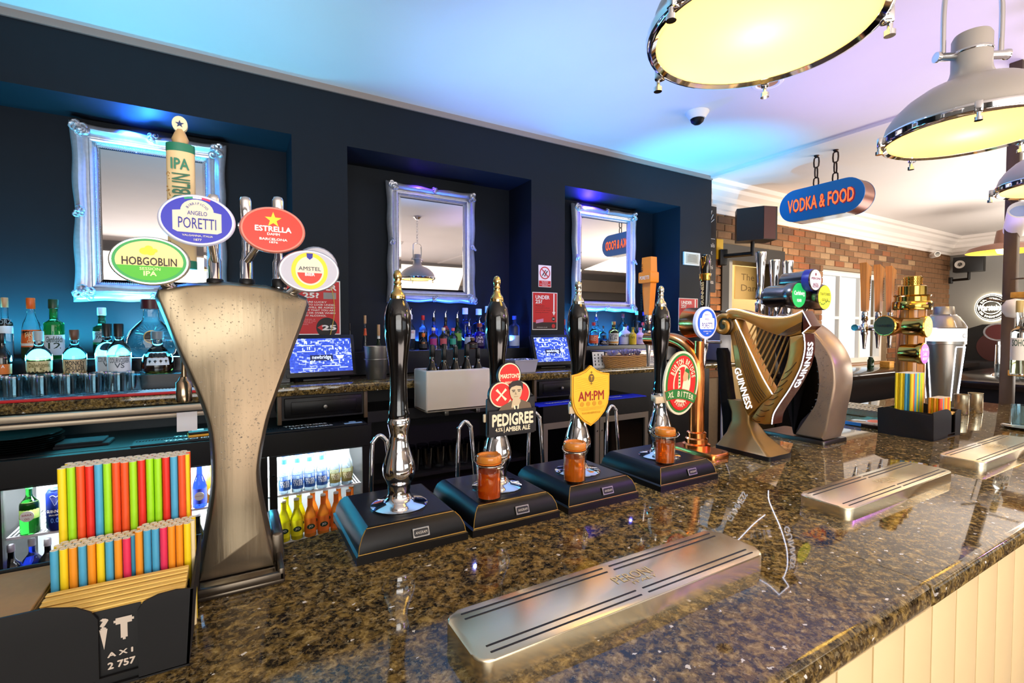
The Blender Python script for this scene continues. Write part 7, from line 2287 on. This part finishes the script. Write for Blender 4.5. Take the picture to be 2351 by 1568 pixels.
p = at(2146, 585, Y=3.08)
t = thing('bullet_camera', 'white bullet security camera at the far end of the brick wall', 'camera', (p.x, 3.08, p.z), R(-50))
G().lathe([(0, -.09), (.04, -.08), (.042, .08), (.038, .09), (0, .085)], 20, RX(90)).build('camera_body', WHITEP, t, smooth=40)
G().lathe([(0, .0), (.028, .0), (.028, .004), (0, .005)], 18, T(0, -.09, 0) @ RX(90)).build('camera_lens', BLACK, t, smooth=40)
G().tube([(0, .03, 0), (0, .09, .03)], .012, 8).build('camera_arm', WHITEP, t, smooth=40)
a_, b_ = at(1612, 470, Y=3.15), at(1640, 672, Y=3.15)
t = thing('chalkboard', 'tall black chalkboard menu with white handwriting at the end of the navy wall', 'chalkboard', ((XEND + b_.x) / 2 + .005, 3.15, b_.z))
W, H = b_.x - XEND - .01, a_.z - b_.z
G().rbox(-W / 2, W / 2, -.015, .01, 0, H, .004).build('board', mat('slate_black', '#17151a', .6), t)
CH = mat('chalk', '#d8d4d0', .7)
for i, (s, w_) in enumerate((('Cocktails', .8), ('Merlot', .5), ('Malt', .4), ('Martini', .6), ('On Sky', .5), ('Iced Tea', .7))):
    text(s, W * w_, H * .05, CH, t, (0, -.0156, H * (.55 - .085 * i)))
flat(rect(-W * .42, W * .42, H * .62, H * .625), CH, t, -.0152, 'chalk_line')
for k in range(9):
    a = R(20 + k * 18)
    g = G().tube([(.02 * math.cos(a), -.016, H * .78 + .03 * math.sin(a)), (W * .36 * math.cos(a), -.016, H * .78 + .17 * math.sin(a))], .004, 5)
    g.build('chalk_leaf', CH, t, smooth=0)
p = at(1652, 572, Y=3.17)
tag(G().box(p.x - .05, p.x + .05, 3.165, 3.18, p.z - .1, p.z + .1).build('yellow_notice', mat('yellow_notice', '#d8a81e', .5), smooth=0), 'small yellow notice on the brick wall beside the chalkboard', 'notice')
a_, b_ = at(1688, 610, Y=3.42), at(1775, 690, Y=3.42)
t = thing('paper_sign', 'pale sign with handwritten words hanging in the dark doorway', 'sign', ((a_.x + b_.x) / 2, 3.42, b_.z))
W, H = b_.x - a_.x, a_.z - b_.z
G().box(-W / 2, W / 2, 0, .01, 0, H).build('sign_sheet', mat('buff_paper', '#dcb468', .6), t, smooth=0)
text('The L', W * .5, H * .2, mat('brown_ink', '#8a6a3a', .6), t, (-W * .1, -.001, H * .68)); text('Danc', W * .5, H * .2, MATS['brown_ink'], t, (-W * .1, -.001, H * .35))
# lit oval sign on the far wall
p = at(2277, 706, X=FARX - .03)
t = thing('oval_sign', 'black oval sign with a white glow around it on the far grey wall', 'sign', (FARX - .03, p.y, p.z), R(-90))
a = (at(2240, 706, X=FARX - .03).y - at(2316, 706, X=FARX - .03).y) / 2
b = (at(2277, 677, X=FARX - .03).z - at(2277, 736, X=FARX - .03).z) / 2
G().prism(ell(a * 1.06, b * 1.09, 40), .004, .02).build('glow_rim', mat('sign_glow', '#fff6dc', .4, emit=6, ecol='#fff4d6'), t, smooth=40)
G().prism(ell(a, b, 40), -.02, .003).build('sign_face', mat('sign_black', '#1c1712', .4), t, smooth=40)
LIT = mat('sign_lit_white', '#fff8e4', .4, emit=1.6, ecol='#fff8e4')
flat([(x, z) for x, z in ell(a * .94, b * .94, 40)], LIT, t, -.0202, 'white_ring', .001)
flat(ell(a * .9, b * .9, 40), MATS['sign_black'], t, -.0214, 'black_field', .001)
flat(ell(a * .60, b * .52, 36), LIT, t, -.0226, 'inner_ring', .001)
flat(ell(a * .55, b * .46, 36), MATS['sign_black'], t, -.0238, 'inner_field', .001)
text('Warsteiner', a * 1.75, b * .5, LIT, t, (0, -.026, 0), bold=.07)
arc_text('DAS EINZIG WAHRE', a * .74, 270, 120, b * .2, LIT, t, (0, -.0226, 0), bold=.05, flip=True, ry=b * .72)
arc_text('EINE KONIGIN', a * .74, 90, 110, b * .2, LIT, t, (0, -.0226, 0), bold=.05, ry=b * .70)
light('POINT', 'oval_sign_glow', (FARX - .1, p.y, p.z), 5, (1, .9, .7), None, .2)
# steel post and gantry shelf at the bar end
RUST = woodmat('brown_steel', '#3a2a20', '#54402e', .5, (2, 2, .5), 0)
gt = thing('gantry', 'brown steel gantry post with wooden bottle shelves at the right end of the bar', 'gantry', (3.64, .905, 0))
G().rbox(-.026, .026, -.026, .026, 0, CEIL, .004).build('post', RUST, gt)
SHW = woodmat('shelf_pine', '#b07a2a', '#d09a40', .5, (1, 8, 8), 0)
for pyy in (660, 862):
    z = at(2338, pyy, Y=.75).z
    G().rbox(-.12, .14, -.75, -.03, z - .03, z, .003).build('wooden_shelf', SHW, gt)
    G().tube([(-.1, -.026, z + .07), (-.1, -.75, z + .07)], .004, 6).build('guard_rail', RUST, gt)
zs = at(2338, 862, Y=.75).z
B('clear gin bottle with a white label on the lower gantry shelf, right edge', 2342, 690, 40, .76, zs, 'gin', 'clear', '#c8b070', ('#e8e4da', .2, .5), ['SOHO'], '#3a5a4a', ('#c8d0a0', .2))
p = at(2336, 708, Y=.79)
t = thing('globe_lamp', 'small white globe lamp clipped on the gantry post', 'lamp', (p.x, .80, p.z))
G().lathe([(0, -.048), (.03, -.04), (.046, -.012), (.046, .012), (.03, .04), (0, .048)], 20).build('white_globe', WHITEG, t, smooth=80)
G().tube([(0, .03, .03), (-.06, .09, .05)], .006, 8).build('clip_arm', RUST, t, smooth=40)
p = at(2338, 505, X=3.6)
t = thing('spot_lamp', 'white cylinder spot lamp tilted down beside the gantry post', 'lamp', (3.6, p.y, p.z))
G().lathe([(0, -.09), (.05, -.09), (.052, .09), (.044, .09), (.04, .04), (0, .04)], 24, RY(-62) @ RX(18)).build('lamp_cylinder', WHITEG, t, smooth=40)
G().lathe([(0, .062), (.043, .062), (.043, .066), (0, .066)], 22, RY(-62) @ RX(18)).build('lamp_lens', mat('cool_lens', '#8a96b8', .15, emit=.3, ecol='#8a96b8'), t, smooth=40)
G().tube([(0, 0, .04), (.02, .06, .14)], .008, 8).build('lamp_arm', RUST, t, smooth=40)
# wide shade further away
t = thing('wide_pendant', 'wide brown pendant shade glowing yellow inside, far right', 'lamp', (7.5, 1.92, 2.36))
G().lathe([(.33, 0), (.3, .05), (.2, .08), (.09, .1), (.07, .24), (.02, .26), (0, .26)], 30).build('brown_shade', mat('brown_enamel', '#7a5648', .4), t, smooth=50)
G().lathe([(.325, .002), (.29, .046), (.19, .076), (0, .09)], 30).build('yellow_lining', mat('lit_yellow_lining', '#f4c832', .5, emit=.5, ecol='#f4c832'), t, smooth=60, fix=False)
G().lathe([(0, -.03), (.06, -.01), (.075, .03), (.05, .07), (0, .085)], 20).build('bulb', mat('lit_bulb', '#fff0b0', .4, emit=3, ecol='#fff0b0'), t, smooth=80)
G().tube([(0, 0, .26), (0, 0, CEIL - 2.36)], .006, 6).build('flex', BLKPLAS, t, smooth=40)
# second bar and furniture beyond
t = thing('far_counter', 'dark glossy counter below the white window at the far end', 'counter', (0, 0, 0))
G().rbox(4.7, 8.4, 2.35, 2.9, 1.0, 1.05, .006).build('counter_top', mat('dark_gloss_top', '#2a221e', .08), t)
G().box(4.75, 8.35, 2.45, 2.85, 0, 1.0).build('counter_front', DARK, t, smooth=0)
t = thing('wooden_bench', 'plain wooden bench in front of the far dark counter', 'bench', (6.3, 2.1, 0))
G().rbox(-1.2, 1.4, -.16, .16, .70, .76, .006).build('bench_seat', woodmat('bench_wood', '#7a4a28', '#9a6038', .5), t)
for sx in (-1, 1.2):
    for sy in (-.12, .12):
        G().box(sx - .03, sx + .03, sy - .03, sy + .03, 0, .70).build('leg', MATS['bench_wood'], t, smooth=0)
p = at(2036, 838, Y=2.6)
tag(G().rbox(p.x - .055, p.x + .055, 2.55, 2.65, 1.0505, 1.05 + .075, .006).build('wooden_crate', SHW), 'small wooden crate on the far counter left of the oak tower', 'box')
p = at(1999, 830, Y=2.6)
t = thing('dark_jar', 'dark green jar on the far counter beside the wooden crate', 'jar', (p.x, 2.6, 1.05))
G().lathe([(0, 0), (.03, 0), (.032, .01), (.031, .1), (.022, .115), (.022, .135), (0, .135)], 20).build('jar_body', GL['dkgreen'], t, smooth=50)
# arched dark cabinet and tap far right
t = thing('arched_cabinet', 'tall black cabinet with an arched top below the lit oval sign', 'cabinet', (9.0, 2.35, 0), R(-90))
arch = [(-.55, 0), (.9, 0), (.9, 1.32), (.7, 1.5), (.35, 1.57), (-.1, 1.55), (-.38, 1.44), (-.55, 1.28)]
G().prism(arch, -.2, .2).build('cabinet_body', BLKPLAS, t, smooth=20)
G().prism(ell(.2, .2, 30, .05, 1.25), -.215, -.2).build('round_inset', mat('dark_red_inset', '#3a1614', .5), t, smooth=20)
G().rbox(-.5, .9, -.5, -.2, 0, 1.06, .01).build('base_cabinet', DARK, t)
t = thing('far_beer_tap', 'chrome beer tap with a dark red oval badge in front of the arched cabinet', 'beer tap', (at(2292, 800, Y=1.75).x, 1.75, 0))
t.location = (6.2, at(2292, 800, X=6.2).y, 1.06)
zc0 = at(2292, 762, X=6.2).z - 1.06
G().lathe([(0, 0), (.05, 0), (.045, .01), (.022, .03), (.02, zc0 - .12), (0, zc0 - .12)], 18).build('tap_column', CHROME, t, smooth=40)
G().prism(ell(.105, .084, 30, 0, zc0), -.02, .02, RZ(-75)).build('oval_badge', mat('silver_rim', '#b0aaa8', .25, .8), t, smooth=40)
G().prism(ell(.09, .07, 30, 0, zc0), -.024, -.02, RZ(-75)).build('badge_face', mat('dark_red_badge', '#4a1a16', .3), t, smooth=40)
G().tube([(0, 0, zc0 - .13), (0, 0, zc0 - .09)], .012, 8).build('badge_stem', CHROME, t, smooth=40)
t = thing('far_bar', 'dark bar top carrying the far tap behind the silver cups', 'counter', (0, 0, 0))
G().rbox(5.4, 8.4, -1.0, 1.95, 1.0, 1.06, .006).build('counter_top', mat('dark_gloss_top2', '#241c1a', .12), t)
G().box(5.5, 8.3, -.9, 1.85, 0, 1.0).build('counter_front', DARK, t, smooth=0)
gm = None
for i in range(6):
    if gm is None:
        o = G().lathe([(0, 0), (.03, 0), (.034, .12), (.032, .12), (.028, .008), (0, .008)], 14).build('highball_glass', PINT); gm = o.data
    else:
        o = link('highball_glass', gm)
    o.location = (6.0 + (i % 2) * .12, at(2275, 800, X=6.0).y - .06 - .08 * (i // 2), 1.06)
    tag(o, 'plain glass on the dark far bar under the red oval badge', 'glass', 'glasses on the far bar')
# beside the harp on the service side
p = at(1664, 990, Y=1.9)
for k, (px, lb) in enumerate(((1658, 'white and green pole leaning by the back counter, left of the pair'), (1668, 'white and green pole leaning by the back counter, right of the pair'))):
    a_, b_ = at(1660, 862, Y=2.2), at(px, 995, Y=2.1)
    dx = (b_.x - a_.x)
    xk = a_.x + (.0, .045)[k]
    a_ = Vector((xk, 2.2, a_.z))
    o = G().tube([(xk, 2.2, .0), (xk, 2.2, .8), (xk, 2.2, a_.z)], .012, 10).build('mop_handle', WHITEP, smooth=60)
    tag(o, lb, 'pole')
    G().tube([(a_.x + .0008, 2.1995, a_.z - .06), (a_.x, 2.2, a_.z + .01)], .0135, 10).build('green_grip', mat('grip_green', '#2aa45a', .4), o, smooth=60)
# hopper and machine on the counter end
p = at(1646, 800, Y=2.82)
t = thing('coffee_grinder', 'grey coffee grinder with a smoky hopper on the end of the back counter', 'coffee grinder', (p.x, 2.82, CT))
hz = at(1650, 760, Y=2.82).z - CT
G().rbox(-.08, .08, -.09, .09, 0, hz, .01).build('grinder_body', mat('grey_plastic', '#6a6a70', .3), t)
G().loft([fsec(-.06, .06, -.06, .06, hz), fsec(-.11, .11, -.11, .11, hz + .17)]).build('bean_hopper', PINT, t, smooth=40)
G().loft([fsec(-.112, .112, -.112, .112, hz + .168), fsec(-.112, .112, -.112, .112, hz + .182)]).build('hopper_lid', BLKPLAS, t, smooth=40)
# mirror balls seen in the right mirror
BALL = mat('mirror_ball', '#d8d4dc', .05, 1)
for k, (x, y, z, lb) in enumerate(((5.3, -.9, 2.42, 'silver mirror ball on the lounge ceiling, highest'), (4.9, -1.3, 2.3, 'silver mirror ball on the lounge ceiling, left of the cluster'), (5.5, -1.5, 2.2, 'silver mirror ball on the lounge ceiling, lowest'))):
    t = thing('mirror_ball', lb, 'mirror ball', (x, y, z))
    G().lathe([(.1 * math.sin(R(a)), -.1 * math.cos(R(a))) for a in range(0, 181, 12)], 24).build('ball', BALL, t, smooth=0)
    G().tube([(0, 0, .1), (0, 0, CEIL - z)], .003, 5).build('cord', BLKPLAS, t, smooth=0)
